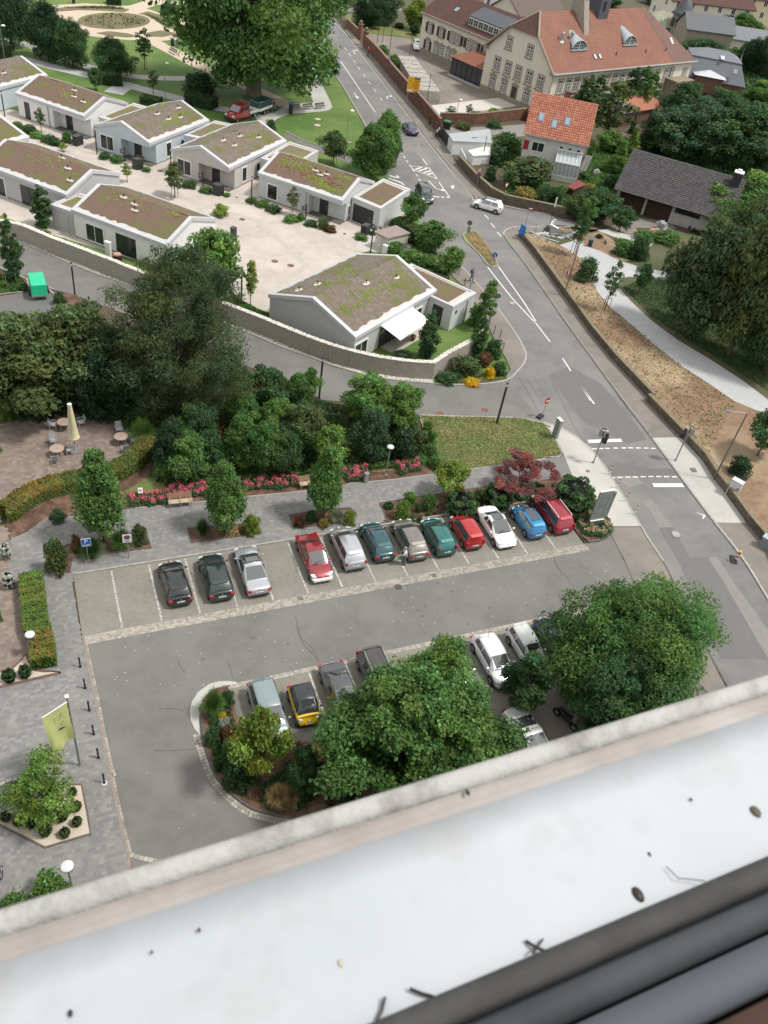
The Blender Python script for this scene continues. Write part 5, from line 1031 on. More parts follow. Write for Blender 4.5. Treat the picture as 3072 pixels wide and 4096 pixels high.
b=MB().add([(1.3,1.3,11.35),(11.7,1.3,11.35),(11.7,7.7,11.35),(1.3,7.7,11.35),(4.5,4.5,13.2),(8.8,4.5,13.2)],[(0,1,5,4),(1,2,5),(2,3,4,5),(3,0,4)]);b.build('roof',m_slateL,vl)
b=MB().add([(2.5,-2.2,7.4),(9,-2.2,7.4),(9,1.5,7.4),(2.5,1.5,7.4),(5.7,.3,8.6)],[(0,1,4),(1,2,4),(2,3,4),(3,0,4)]);b.build('bay_roof',m_fascia,vl);b=MB().prism([(3,-1.8),(8.5,-1.8),(8.5,.5),(3,.5)],3,7.35);b.build('bay_wall',m_brick,vl)
for x,y,h_,r in((1.0,10.0,10.2,1.1),(3.2,10.6,10.9,1.1),(5.8,10.6,11.3,.9),(12.6,8.5,12.2,.5)):
 b=MB().lathe((x,y,h_-3),[(r,0),(r*.8,.6),(r*.3,2),(.05,3.2),(.04,4.4)],8);b.build('turret',m_slateL,vl)
for x,y in((7.5,1.2),):b=MB().box((x,y+.4,12.0),(.8,1.3,.1),rx=.5);b.build('rooflight',m_fascia,vl)
b=MB().box((10.5,-.1,9.6),(.8,.1,1.1),rx=-.45);b.build('dormer_window',m_glass_blue,vl)
# small slate and tile garden house
HO=Vector(G('I',1035,400,0));gh=thing('garden_house','small brick house with slate cap and orange tiled roof among the trees','house',(*G('I',1060,440),0),rad(20))
b=MB().prism([(0,0),(12,0),(12,4),(0,4)],0,2.6);b.build('wall',m_brick,gh)
b=MB().add([(3.2,-.4,2.5),(12.4,-.4,2.5),(12.4,2,4.4),(2.6,2,4.4)],[(0,1,2,3)]);b.build('tile_roof',mat('faded_orange_tiles',(.36,.15,.095),col2=(.28,.11,.07),scale=7),gh);b=MB().add([(12.4,2,4.4),(12.4,4.4,2.5),(2.6,4.4,2.5),(2.6,2,4.4)],[(0,1,2,3)]);b.build('rear_slope',m_slate,gh)
b=MB().add([(-.4,-.4,2.5),(3.2,-.4,2.5),(2.6,2,4.4),(-.4,4.4,2.5),(1.4,2,4.7)],[(0,1,4),(1,2,4),(0,4,3),(3,4,2)]);b.lathe((1.4,2,4.6),[(.05,0),(.16,.5),(.03,.8)],8);b.build('slate_cap',m_slateL,gh)
# ---------- houses far behind ----------
def block(label,k,x,y,z_,ang,Lb,Wb,he,hr,wm,rm,rows=1,cols=4,cat='house',name='far_house'):
 o=G(k,x,y,z_);t=thing(name,label,cat,(*o,0),ang);b=MB().prism([(0,0),(Lb,0),(Lb,Wb),(0,Wb)],0,he)
 for xx,f in((0,1),(Lb,-1)):b.add([(xx,0,he),(xx,Wb,he),(xx,Wb/2,hr-.2)],[(0,2,1)if f>0 else(0,1,2)])
 b.build('wall',wm,t);b=MB().hexa([(-.4,-.4,he-.2),(Lb+.4,-.4,he-.2),(Lb+.4,Wb/2,hr-.2),(-.4,Wb/2,hr-.2)],[(-.4,-.4,he),(Lb+.4,-.4,he),(Lb+.4,Wb/2,hr),(-.4,Wb/2,hr)]);b.hexa([(-.4,Wb/2,hr-.2),(Lb+.4,Wb/2,hr-.2),(Lb+.4,Wb+.4,he-.2),(-.4,Wb+.4,he-.2)],[(-.4,Wb/2,hr),(Lb+.4,Wb/2,hr),(Lb+.4,Wb+.4,he),(-.4,Wb+.4,he)]);b.build('roof',rm,t)
 for r in range(rows):
  for c in range(cols):opening(t,(0,0),(0,-1),Lb*(c+.5)/cols-.5,.9+r*2.8,1.0,1.4,'window',.08,None,None,1)
  for c in range(2):opening(t,(0,Wb),(-1,0),Wb*(c+.5)/2-.5,.9+r*2.8,1.0,1.4,'window',.08,None,None,1)
 return t
block('pale house with grey brown roof just behind the school ridge','D',500,180,5,rad(20),16,9,5,8.2,m_plaster,mat('grey_brown_tiles',(.13,.10,.09),col2=(.10,.08,.072),scale=3),1,4)
block('cream apartment house with pink balcony at the top right','E',690,90,6,rad(-10),24,11,8,11,m_plaster,m_tiledark,3,6,'apartment house','apartment_house')
block('yellowish gabled house at the top right corner','E',1300,80,5,rad(-18),26,10,8,12.5,wallm('yellow_cream',(.60,.53,.36)),m_tiledark,3,7,'apartment house','apartment_house')
block('long low slate roofed house behind the dark conifers','E',1270,420,3,rad(-22),18,7,4,6.3,m_plaster,m_slateL,1,4)
block('white gabled house at the upper edge left of the school','C',1480,10,3,rad(15),8,7,4,6.5,wm_white,m_tiledark,1,2)
# green copper pavilion with bell tower
PO=G('E',590,215,4);pv=thing('copper_roof_pavilion','pavilion with ribbed green copper roof behind the school','pavilion',(*PO,0),rad(10))
m_cop=mat('copper_patina',(.24,.26,.19),col2=(.27,.22,.14),scale=.5,rough=.6,col3=(.26,.34,.28),scale3=.3);b=MB().lathe((0,0,0),[(8,0),(8,6)],12);b.build('wall',m_sill,pv);b=MB().lathe((0,0,6),[(8.8,0),(4.5,2.2),(.4,3.8)],12);r_p=b.build('roof',m_cop,pv);pv.scale=(.72,.72,.66)
b=MB();[b.tube([(8.8*math.cos(a_),8.8*math.sin(a_),6.05),(4.5*math.cos(a_),4.5*math.sin(a_),8.25),(0,0,9.85)],.1,4)for a_ in[i*PI/12 for i in range(24)]];b.build('roof_seam',m_cop,r_p)
TO=G('E',760,330,3);tw=thing('bell_tower','small round tower with curved slate dome and thin spire','tower',(*TO,0))
b=MB().lathe((0,0,0),[(2.2,0),(2.2,7.2)],12);b.build('wall',m_sill,tw)
for i in range(12):a_=i*PI/6;b=MB().box((2.2*math.cos(a_),2.2*math.sin(a_),5.4),(.2,.6,1.8),a_);b.build('arched_opening',m_glass,tw)
b=MB().lathe((0,0,7.2),[(3.0,0),(2.4,.5),(1.9,1.4),(1.5,2.4),(.8,3.1),(.6,3.4),(.6,4.6),(.9,4.7),(.5,5.6),(.15,6.2),(.05,9.4)],12);b.build('dome',m_slate,tw,True)
block('slate roofed church annex behind the bell tower','E',850,330,5,rad(-15),12,7,6,9,m_sill,m_slate,1,3)
# garden shed with red roof
hut('small red roofed garden shed beside the orange roof house','shed','garden_shed','I 650,990 700,1010 790,975 735,935',1.0,mat('brown_timber',(.055,.03,.022)),mat('red_felt',(.20,.055,.05),col2=(.15,.045,.04),scale=3),.2)
hut('brown timber shed under the trees behind the orange house','shed','garden_shed','I 1030,600 1060,625 1120,600 1085,575',1.9,mat('brown_timber',(.055,.03,.022)),mat('red_felt2',(.17,.09,.065)),.3)
# ================= VEHICLES =================
def paint(n,c,rough=.28,metal=.25):return mat('car_paint_'+n,c,rough=rough,metal=metal,coat=1.,spec=.5)
m_tyre=mat('tyre_rubber',(.018,.018,.018),rough=.9);m_rim=mat('alloy_rim',(.42,.43,.44),rough=.35,metal=.8);m_carglass=mat('car_glass',(.045,.056,.056),rough=.04,spec=1.);m_carglass.node_tree.nodes['Principled BSDF'].inputs['IOR'].default_value=1.85
m_trim=mat('black_trim',(.022,.022,.023),rough=.55);m_red=mat('tail_lamp',(.33,.012,.018),rough=.2,spec=.6);m_head=mat('head_lamp',(.62,.64,.66),rough=.12,spec=.8);m_plate=mat('number_plate',(.62,.63,.62),rough=.5);m_ink=mat('black_ink',(.02,.02,.02),rough=.7);m_chrome=mat('chrome',(.6,.61,.62),rough=.15,metal=1.)
CT=dict(  # L, W, H, hood, windscreen run, rear glass base from rear, rear glass run, belt z, nose z
hatch=(3.95,1.68,1.46,.95,.75,.22,.42,.93,.70),golf=(4.2,1.76,1.49,1.02,.78,.22,.45,.95,.72),sedan=(4.45,1.74,1.43,1.08,.85,.75,.75,.92,.70),coupe=(4.62,1.75,1.39,1.20,.95,.80,1.10,.90,.70),
mpv=(4.3,1.76,1.62,.85,.95,.16,.28,1.0,.78),plus=(4.2,1.76,1.58,.92,.85,.18,.40,1.0,.76),smart=(2.7,1.56,1.54,.42,.62,.16,.30,.98,.74),mini=(3.55,1.62,1.52,.78,.66,.12,.22,.95,.74),
panda=(3.55,1.60,1.56,.75,.62,.10,.14,.96,.76),punto=(3.85,1.66,1.45,.82,.88,.14,.34,.93,.70),estate=(4.45,1.80,1.62,1.05,.80,.12,.30,.98,.78),cabrio=(4.42,1.81,1.42,1.02,1.05,.85,.80,.92,.70),suv=(4.5,1.86,1.70,1.1,.7,.14,.3,1.05,.9))
def make_car(label,typ,pm,loc,yaw,roof=None,group=None,rails=False,plate=True,bumper=None,roofm=None,antenna=False,sun=False,grille=True,steel=False,front_visible=False,rimm=None):
 L,W,H,hood,ws,rb,rr,bz,nz_=CT[typ];t=thing('parked_car' if group else 'car',label,'car',(loc[0],loc[1],loc[2]if len(loc)>2 else .02),yaw,group)
 hw=W/2;xf,xr=L/2,-L/2;xw0=xf-hood;xw1=xw0-ws;xb0=xr+rb;xb1=xb0+rr
 # lower body
 st=[(xr,.80,.42,.60),(xr+.04,.90,.22,.72),(xr+.12,.955,.2,bz-.10 if rb>.3 else bz-.02),(xr+.3,.99,.2,bz-.02),(xr+.8,1,.2,bz),(xr+L*.36,1,.2,bz),(xr+L*.55,1,.2,bz-.01),(xw0+.05,1,.2,bz-.015),(xw0+.25,.995,.2,(bz+nz_)/2+.07),(xf-.35,.955,.2,nz_+.03),(xf-.14,.87,.2,nz_-.08),(xf-.03,.76,.24,nz_-.22),(xf,.62,.36,.50)]
 vs,fs=[],[]
 for x,k,z0,zt in st:
  w_=hw*k;r=[(0,z0),(w_*.86,z0),(w_*.97,z0+.10),(w_,(z0+zt)/2),(w_*.985,zt-.14),(w_*.90,zt-.025),(w_*.55,zt+.012),(0,zt+.02)]
  ring=[(x,y,z)for y,z in r]+[(x,-y,z)for y,z in r[-2:0:-1]];vs+=ring
 n=14
 for i in range(len(st)-1):
  for j in range(n):fs.append((i*n+j,i*n+(j+1)%n,(i+1)*n+(j+1)%n,(i+1)*n+j))
 fs.append(tuple(range(n-1,-1,-1)));m_=(len(st)-1)*n;fs.append(tuple(range(m_,m_+n)))
 b=MB().add(vs,[f[::-1]for f in fs]);body=b.build('body',pm,t,True);q=body.modifiers.new('sub','SUBSURF');q.levels=q.render_levels=1
 # cabin
 wb,wt=hw*.93,hw*.72;zr=H-.035
 R_=[(xw0+.04,wb*.90,bz-.03,wb*.90,bz-.03),(xw1,wb,bz,wt*.96,zr-.05),(xw1-.35,wb,bz,wt,zr),((xw1+xb1)/2,wb,bz,wt,zr+.01),(xb1+.15,wb,bz,wt*.98,zr-.03),(xb1,wb*.99,bz,wt*.94,zr-.07),(xb0-.02,wb*.94,bz-.03,wb*.93,bz-.03)]
 vs,fs,mi=[],[],[]
 for x,yb,z0,yt,z1 in R_:
  r=[(yb,z0),(yt+(yb-yt)*.12,z1-(z1-z0)*.10),(yt*.86,z1+.015 if z1>z0+.05 else z1),(0,z1+.04 if z1>z0+.05 else z1+.01)];vs+=[(x,y,z)for y,z in r]+[(x,-y,z)for y,z in r[2::-1]]
 n=7
 for i in range(len(R_)-1):
  for j in range(n-1):fs.append((i*n+j,i*n+j+1,(i+1)*n+j+1,(i+1)*n+j));mi.append(0)
 b=MB();b.v=vs;b.f=[f[::-1]for f in fs];b.f=fs;b.mi=mi;b.build('roof',roofm or pm,t,True)
 def plane_quad(b,A,B,C_,D_,iu0,iu1,iv0,iv1,off):
  A,B,C_,D_=map(Vector,(A,B,C_,D_));P=lambda u,v:A.lerp(B,u).lerp(D_.lerp(C_,u),v);nn=(B-A).cross(D_-A).normalized()*off
  b.quad(*[P(u,v)+nn for u,v in((iu0,iv0),(iu1,iv0),(iu1,iv1),(iu0,iv1))])
 # windscreen and rear window (three facets wide)
 def screen(name,x0,w0,z0,x1,w1,z1,lo,hi,flip,mm=m_carglass):
  b=MB();cols=[-1,-.6,0,.6,1];vs=[]
  for k in(lo,hi):
   for c in cols:
    x=x0+(x1-x0)*k;y=c*(w0+(w1-w0)*k)*.93;z=z0+(z1-z0)*k+.045*(1-c*c)*k+.010*(1-c*c);s=1 if flip else-1
    vs.append((x-s*.025,y,z+.022))
  f=[(i,i+1,6+i,5+i)for i in range(4)];b.add(vs,f if not flip else[q[::-1]for q in f]);return b.build(name,mm,t,True)
 scr=screen('windscreen',xw0+.02,wb*.90,bz-.03,xw1,wt*.98,zr-.05,.05,.97,True)
 screen('rear_window',xb0,wb*.93,bz-.03,xb1,wt*.95,zr-.07,.10,.93,False)
 b=MB().box((xw0-.02,0,bz+.03),(.05,W*.62,.02));b.box((xw0-.14,-.1,bz+.12),(.03,.5,.015),.25);b.build('wiper',m_trim,t)
 for s in(-1,1):
  for a0,a1 in((xw1+.10+ws*.12,(xw1+xb1)/2+.03),((xw1+xb1)/2-.05,xb1+.05)):
   zt_=zr-(zr-bz)*.16;k0=.10;k1=.86;y=lambda k:wb+(wt-wb)*k+.018
   xa=a0+ws*.42 if a0>xw1 else a0;xc=a1-rr*.25 if a1<(xw1+xb1)/2-.1 else a1
   b=MB();q=[(xa,s*y(k0),bz+(zr-bz)*k0),(xc,s*y(k0),bz+(zr-bz)*k0),(a1,s*y(k1),bz+(zr-bz)*k1),(a0 if a0>xw1 else a0,s*y(k1),bz+(zr-bz)*k1)]
   b.add(q,[(0,1,2,3)if s<0 else(3,2,1,0)]);b.build('side_window',m_carglass,t)
  b=MB().box((xw0-.28,s*(hw+.09),bz+.05),(.11,.17,.12));b.build('wing_mirror',pm if typ not in('panda','punto','smart')else m_trim,t,bevel=.03)
  for x in(.0,):
   b=MB().box((xw1-.45,s*(hw*.995),bz-.13),(.16,.02,.025));b.build('door_handle',pm,t)
   b=MB().box((xw1-.62,s*(hw*.992),bz-.36),(.012,.016,.5));b.box((xw0-.2,s*(hw*.992),bz-.36),(.012,.016,.5));b.build('door_seam',m_trim,t)
  # wheels
  for x in(xf-.78 if typ!='smart' else xf-.46,xr+.72 if typ!='smart' else xr+.42):
   wr=.315;
   b=MB().tube([(x,s*(hw-.2),wr+.02),(x,s*(hw+.004),wr+.02)],wr+.055,18);b.build('wheel_arch',m_trim,t)
   b=MB().tube([(x,s*(hw-.19),wr),(x,s*(hw+.012),wr)],wr,18);wh=b.build('wheel',m_tyre,t)
   b=MB().tube([(x,s*(hw),wr),(x,s*(hw+.02),wr)],wr*.66,14);
   b.build('rim',rimm or m_rim,wh);b=MB()
   for k in range(5):a_=k*2*PI/5+.3;b.box((x+math.cos(a_)*wr*.45,s*(hw+.022),wr+math.sin(a_)*wr*.45),(wr*.16,.006,wr*.28),0,ry=-a_)
   b.build('rim_opening',m_trim,wh)
  b=MB().hexa([(xf-.36,s*hw*.62,nz_-.16),(xf-.07,s*hw*.52,nz_-.22),(xf-.20,s*hw*.84,nz_-.18),(xf-.42,s*hw*.93,nz_-.10)],[(xf-.38,s*hw*.62,nz_+.055),(xf-.10,s*hw*.52,nz_-.06),(xf-.24,s*hw*.86,nz_-.02),(xf-.46,s*hw*.95,nz_+.03)]);b.build('headlight',m_head,t)
  tz=bz-.20;b=MB();
  if typ in('panda','punto','plus','estate'):b.box((xr+.09,s*hw*.86,bz+(.04 if typ in('punto',)else-.12)),(.16,.16,.34 if typ!='plus' else .22),0)
  else:b.box((xr+.075,s*hw*.80,tz),(.15,.27,.16),-s*.28)
  b.build('tail_light',m_red,t,bevel=.02)
 if typ!='smart':
  b=MB().box((xr+.03,0,.33),(.12,W*.72,.13));b.build('rear_bumper',bumper if bumper and bumper is not True else m_trim,t,bevel=.03)
 b=MB().box((xf-.05,0,.33),(.10,W*.60,.14));b.build('front_grille',m_trim,t,bevel=.02)
 if bumper:b=MB().box((xf-.10,0,.42),(.30,W*.80,.26));b.box((xf-.25,hw*.8,.42),(.4,.16,.26),-.3);b.box((xf-.25,-hw*.8,.42),(.4,.16,.26),.3);b.build('front_bumper',bumper,t,bevel=.06)
 b=MB().box((xr-.005,0,.62 if typ not in('coupe','sedan','cabrio')else .60),(.03,.52,.12));pl_=b.build('number_plate',m_plate,t)
 b=MB()
 for i in range(7):
  if i==2:continue
  b.box((xr-.024,-.2+i*.066,.62 if typ not in('coupe','sedan','cabrio')else .60),(.006,.035,.06))
 b.build('plate_lettering',m_ink,pl_)
 b=MB().box((xf+.005,0,.44),(.03,.5,.11));b.build('number_plate',m_plate,t)
 b=MB().tube([(xr-.012,0,.80),(xr+.05,0,.80)],.05,12);b.build('badge',m_chrome,t);b=MB().tube([(xf-.10,0,nz_-.06),(xf-.03,0,nz_-.09)],.05,12);b.build('badge',m_chrome,t)
 if rails:
  for s in(-1,1):b=MB().tube([(xw1-.1,s*wt*.93,zr),(xw1-.2,s*wt*.93,zr+.07),(xb1+.25,s*wt*.93,zr+.06),(xb1+.12,s*wt*.93,zr-.01)],.028,6);b.build('roof_rail',m_white_m if rails=='w' else m_chrome,t)
 if antenna:b=MB().tube([(xb1+.25,0,zr+.02),(xb1+.02,0,zr+.24)],.012,5);b.build('antenna',m_trim,t)
 if sun:b=MB().box(((xw1+xb1)/2+.25*(1 if sun==1 else 0),0,zr+.045),((xw1-xb1)*.78 if sun==1 else(xw1-xb1)*1.0,wt*1.35,.02));b.build('glass_roof_panel',m_carglass,t)
 if typ in('hatch','golf','plus','punto','estate','mpv','panda','mini','suv'):b=MB().hexa([(xb1-.12,-wt*.8,zr-.10),(xb1+.1,-wt*.85,zr-.02),(xb1+.1,wt*.85,zr-.02),(xb1-.12,wt*.8,zr-.10)],[(xb1-.13,-wt*.8,zr-.06),(xb1+.1,-wt*.85,zr+.03),(xb1+.1,wt*.85,zr+.03),(xb1-.13,wt*.8,zr-.06)]);b.build('roof_spoiler',roofm or pm,t)
 return t
G1,G2='cars parked in the upper row','cars parked in the lower row';U_,D_=rad(90),rad(-90)
P_=dict(black=paint('black',(.018,.021,.024)),green=paint('dark_green',(.022,.038,.036)),silver=paint('silver',(.46,.48,.51),.25,.55),red=paint('dark_red',(.24,.022,.03)),teal=paint('dark_teal',(.012,.07,.08)),grey=paint('grey_brown',(.19,.175,.16),.3,.4),tealg=paint('teal_green',(.012,.13,.115)),bred=paint('bright_red',(.40,.015,.02)),white=paint('white',(.78,.79,.80),.3,0),blue=paint('bright_blue',(.01,.19,.42)),maroon=paint('maroon',(.28,.015,.03)),pteal=paint('pale_teal',(.24,.31,.31),.3,.4),yellow=paint('yellow',(.72,.45,.01),.3,0),dgrey=paint('dark_grey',(.075,.082,.088)),brown=paint('dark_brown',(.060,.048,.050)),cream=paint('off_white',(.60,.62,.60),.3,0),dblue=paint('dark_blue',(.012,.045,.13)),navy=paint('navy',(.014,.025,.075)))
make_car('black hatchback parked leftmost in the upper row','hatch',P_['black'],(6.35,2.72),rad(92),group=G1,antenna=True)
make_car('dark green hatchback between the black one and the silver coupe','golf',P_['green'],(9.1,2.65),rad(90.5),group=G1)
make_car('silver coupe with dark glass roof panel','coupe',P_['silver'],(11.65,2.7),rad(90),group=G1,sun=1)
make_car('red saloon parked nose out with odd white front bumper','sedan',P_['red'],(16.25,2.85),rad(-90.5),group=G1,bumper=P_['white'])
make_car('silver tall hatchback next to the red saloon','plus',P_['silver'],(18.9,3.25),rad(90),group=G1)
make_car('dark teal small hatchback beside the silver one','hatch',P_['teal'],(21.3,3.45),rad(90),group=G1,grille=False)
make_car('grey brown hatchback with the person in white standing behind it','golf',P_['grey'],(23.8,3.1),rad(89.5),group=G1)
make_car('teal green hatchback with tall red tail lights','punto',P_['tealg'],(26.05,2.9),rad(90),group=G1)
make_car('bright red boxy small car beside the white coupe','panda',P_['bred'],(28.45,2.9),rad(90),group=G1)
make_car('white coupe parked nose out in the upper row','cabrio',P_['white'],(31.05,2.85),rad(-90),group=G1,sun=2)
make_car('bright blue small car with black tailgate and dark glass roof','mini',P_['blue'],(33.9,2.85),rad(90),group=G1,sun=1)
make_car('dark red estate with white roof rails at the end of the row','estate',P_['maroon'],(36.35,3.35),rad(91),group=G1,rails='w')
make_car('pale teal people carrier at the left end of the lower row','mpv',P_['pteal'],(9.75,-9.0),rad(-90),group=G2,antenna=True)
make_car('yellow two seater with black roof','smart',P_['yellow'],(11.95,-9.05),rad(-92),group=G2,roofm=P_['black'])
make_car('dark grey saloon partly under the maple in the lower row','sedan',P_['dgrey'],(14.4,-8.8),rad(-90),group=G2,antenna=True)
make_car('dark brown estate with chrome roof rails, front half under the maple','estate',P_['brown'],(17.05,-8.5),rad(-90),group=G2,rails=True)
make_car('silver car almost hidden below the maple leaves','hatch',P_['silver'],(22.2,-8.9),rad(-90),group=G2)
make_car('silver white hatchback right of the maple in the lower row','golf',paint('silver_white',(.64,.66,.68),.3,.1),(25.0,-9.0),rad(-90),group=G2,antenna=True)
make_car('small off white hatchback between the silver white one and the blue one','mini',P_['cream'],(27.65,-8.7),rad(-90),group=G2,antenna=True)
make_car('dark blue hatchback partly under the locust tree','golf',P_['dblue'],(29.95,-8.8),rad(-90),group=G2,rails=True)
make_car('off white saloon parked alone near the window ledge','coupe',P_['cream'],(24.5,-15.1),rad(-88),antenna=True)
rdv=Vector(G('C',165,265))-Vector(G('C',915,1244));ra=math.atan2(rdv.y,rdv.x)
c=G('H',497,135,.5);make_car('dark blue saloon driving away up the main road','sedan',P_['navy'],(*c,.03),ra)
c=G('H',617,680,.6);make_car('dark grey estate waiting at the dashed stop line','estate',P_['green'],(*c,.03),ra+PI-.05)
c1=Vector(G('H',1045,765,.3));c2=Vector(G('H',1215,815,.3));a_=c1-c2;make_car('white tall hatchback with dark roof turning out of the side street','plus',P_['white'],(*G('H',1145,765,.7),.03),math.atan2(a_.y,a_.x),sun=1)
c=G('C',765,380,.6);make_car('white off roader parked at the corner of the school wing','suv',P_['white'],(*c,.02),rad(-110))
c=G('C',140,6,.5);make_car('dark blue car at the far junction above the road','hatch',P_['navy'],(*c,.03),rad(160))
# red pick up with open bed, trailer with mesh sides
v1=Vector(G('B',520,1000));v2=Vector(G('B',640,950));d=(v1-v2).normalized();ya=math.atan2(d.y,d.x)-.12
tk=thing('flatbed_truck','red flatbed truck with white writing on the bonnet','truck',(*G('B',545,985),.02),ya)
b=MB().hexa([(1.0,-.95,.4),(2.75,-.9,.4),(2.75,.9,.4),(1.0,.95,.4)],[(1.0,-.93,1.35),(2.55,-.85,1.12),(2.55,.85,1.12),(1.0,.93,1.35)]);b.hexa([(-.9,-.97,.4),(1.05,-.97,.4),(1.05,.97,.4),(-.9,.97,.4)],[(-.9,-.95,1.35),(1.05,-.95,1.35),(1.05,.95,1.35),(-.9,.95,1.35)]);b.build('cab',P_['bred'],tk,bevel=.08)
b=MB().hexa([(-.9,-.93,1.33),(1.75,-.93,1.33),(1.75,.93,1.33),(-.9,.93,1.33)],[(-.85,-.8,2.15),(.9,-.78,2.12),(.9,.78,2.12),(-.85,.8,2.15)]);b.build('roof',P_['bred'],tk,bevel=.06)
b=MB().quad((1.74,-.82,1.38),(1.74,.82,1.38),(.98,.70,2.06),(.98,-.70,2.06));b.build('windscreen',m_carglass,tk)
for s in(-1,1):
 for x0,x1 in((.0,.9),(-.8,-.1)):b=MB().add([(x0,s*.945,1.42),(x1+.3*(x1>0),s*.945,1.42),(x1,s*.83,2.02),(x0,s*.83,2.02)],[(0,1,2,3)if s<0 else(3,2,1,0)]);b.build('side_window',m_carglass,tk)
 b=MB().box((1.2,s*1.1,1.5),(.12,.2,.3));b.build('wing_mirror',m_trim,tk);b=MB().box((2.62,s*.68,.95),(.2,.34,.26));b.build('headlight',m_head,tk)
 for x in(1.9,-2.2):b=MB().tube([(x,s*.7,.34),(x,s*.97,.34)],.34,16);w_=b.build('wheel',m_tyre,tk);b=MB().tube([(x,s*.96,.34),(x,s*.985,.34)],.2,12);b.build('rim',m_rim,w_)
 b=MB().box((-2.3,s*1.0,.95),(2.6,.05,.4));b.build('side_board',m_white_m,tk)
b=MB().box((2.72,0,.5),(.25,1.85,.35));b.build('front_bumper',m_trim,tk,bevel=.05);b=MB().box((-2.3,0,.72),(2.7,2.0,.08));b.box((-3.6,0,.95),(.05,2,.4));b.build('load_bed',m_metal,tk)
b=MB().tube([(-1,-.9,.8),(-1,-.9,2.3),(-1,.9,2.3),(-1,.9,.8)],.03,6);b.build('headboard_frame',m_metal,tk)
b=MB().lathe((2.1,.35,1.245),[(.12,0),(.12,.01)],12);b.box((2.15,-.05,1.245),(.12,.55,.012));b.box((2.32,-.1,1.20),(.1,.45,.012));b.build('bonnet_lettering',m_plate,tk)
v1=Vector(G('B',650,960));v2=Vector(G('B',790,905));d=v1-v2;ya=math.atan2(d.y,d.x)
tr=thing('mesh_trailer','grey twin axle trailer with green mesh sides behind the red truck','trailer',(*G('B',712,935),.02),ya)
b=MB().box((0,0,.72),(3.6,1.9,.08));b.build('bed',m_metal,tr)
for s in(-1,1):
 b=MB().box((0,s*.95,.92),(3.6,.05,.38));b.build('side_board',m_white_m,tr);b=MB().box((0,s*.95,1.55),(3.5,.02,.85));b.build('mesh_side',mat('green_mesh',(.035,.085,.075),rough=.8),tr)
 b=MB().box((s*1.8,0,.92),(.05,1.9,.38));b.build('end_board',m_white_m,tr);b=MB().box((s*1.77,0,1.55),(.02,1.85,.85));b.build('mesh_end',mat('green_mesh',(.035,.085,.075)),tr)
 for x in(-.4,.4):b=MB().tube([(x,s*.72,.32),(x,s*.95,.32)],.32,16);w_=b.build('wheel',m_tyre,tr);b=MB().tube([(x,s*.94,.32),(x,s*.97,.32)],.19,12);b.build('rim',m_rim,w_)
b=MB();[b.tube([(x,y,.7),(x,y,2.0)],.03,5)for x in(-1.8,1.8)for y in(-.95,.95)];b.tube([(-1.8,-.95,2),(1.8,-.95,2),(1.8,.95,2),(-1.8,.95,2),(-1.8,-.95,2)],.025,5);b.build('mesh_frame',m_metal,tr)
b=MB().tube([(1.8,0,.5),(2.9,0,.45)],.05,6);b.build('drawbar',m_metal,tr);b=MB().lathe((0,0,.78),[(.8,0),(.75,.35),(.4,.6),(.1,.7)],9,sq=(1.6,.9));b.build('green_waste',mat('teal_tarp',(.03,.17,.13),rough=.7),tr)
# green box trailer
a1,a2=Vector(G('K',275,620)),Vector(G('K',410,610));d=(a2-a1);ya=math.atan2(d.y,d.x)-PI/2
gt=thing('box_trailer','bright green tarpaulin trailer parked beside the planted bed','trailer',(*G('K',325,575),.02),ya+PI)
m_gtop=mat('green_tarp',(.02,.50,.27),col2=(.02,.44,.235),scale=2,rough=.45);b=MB().hexa([(-1.35,-.72,.55),(1.35,-.72,.55),(1.35,.72,.55),(-1.35,.72,.55)],[(-1.33,-.7,1.65),(1.33,-.7,1.65),(1.33,.7,1.65),(-1.33,.7,1.65)]);b.build('tarpaulin',m_gtop,gt,bevel=.03)
b=MB().box((0,0,.5),(2.75,1.5,.16));b.build('chassis',m_metal,gt)
for s in(-1,1):b=MB().tube([(0,s*.7,.28),(0,s*.92,.28)],.28,14);w_=b.build('wheel',m_tyre,gt);b=MB().tube([(0,s*.91,.28),(0,s*.935,.28)],.16,10);b.build('rim',m_rim,w_);b=MB().box((0,s*.84,.60),(.8,.26,.05));b.build('mudguard',m_trim,gt)
b=MB().tube([(1.35,.5,.45),(2.3,.03,.42)],.04,6);b.build('drawbar',m_white_m,gt);b=MB().tube([(1.35,-.5,.45),(2.3,-.03,.42)],.04,6);b.build('drawbar',m_white_m,gt);b=MB().tube([(2.25,0,.42),(2.6,0,.42)],.05,6);b.tube([(2.4,0,.1),(2.4,0,.7)],.035,6);b.build('hitch',m_metal,gt)
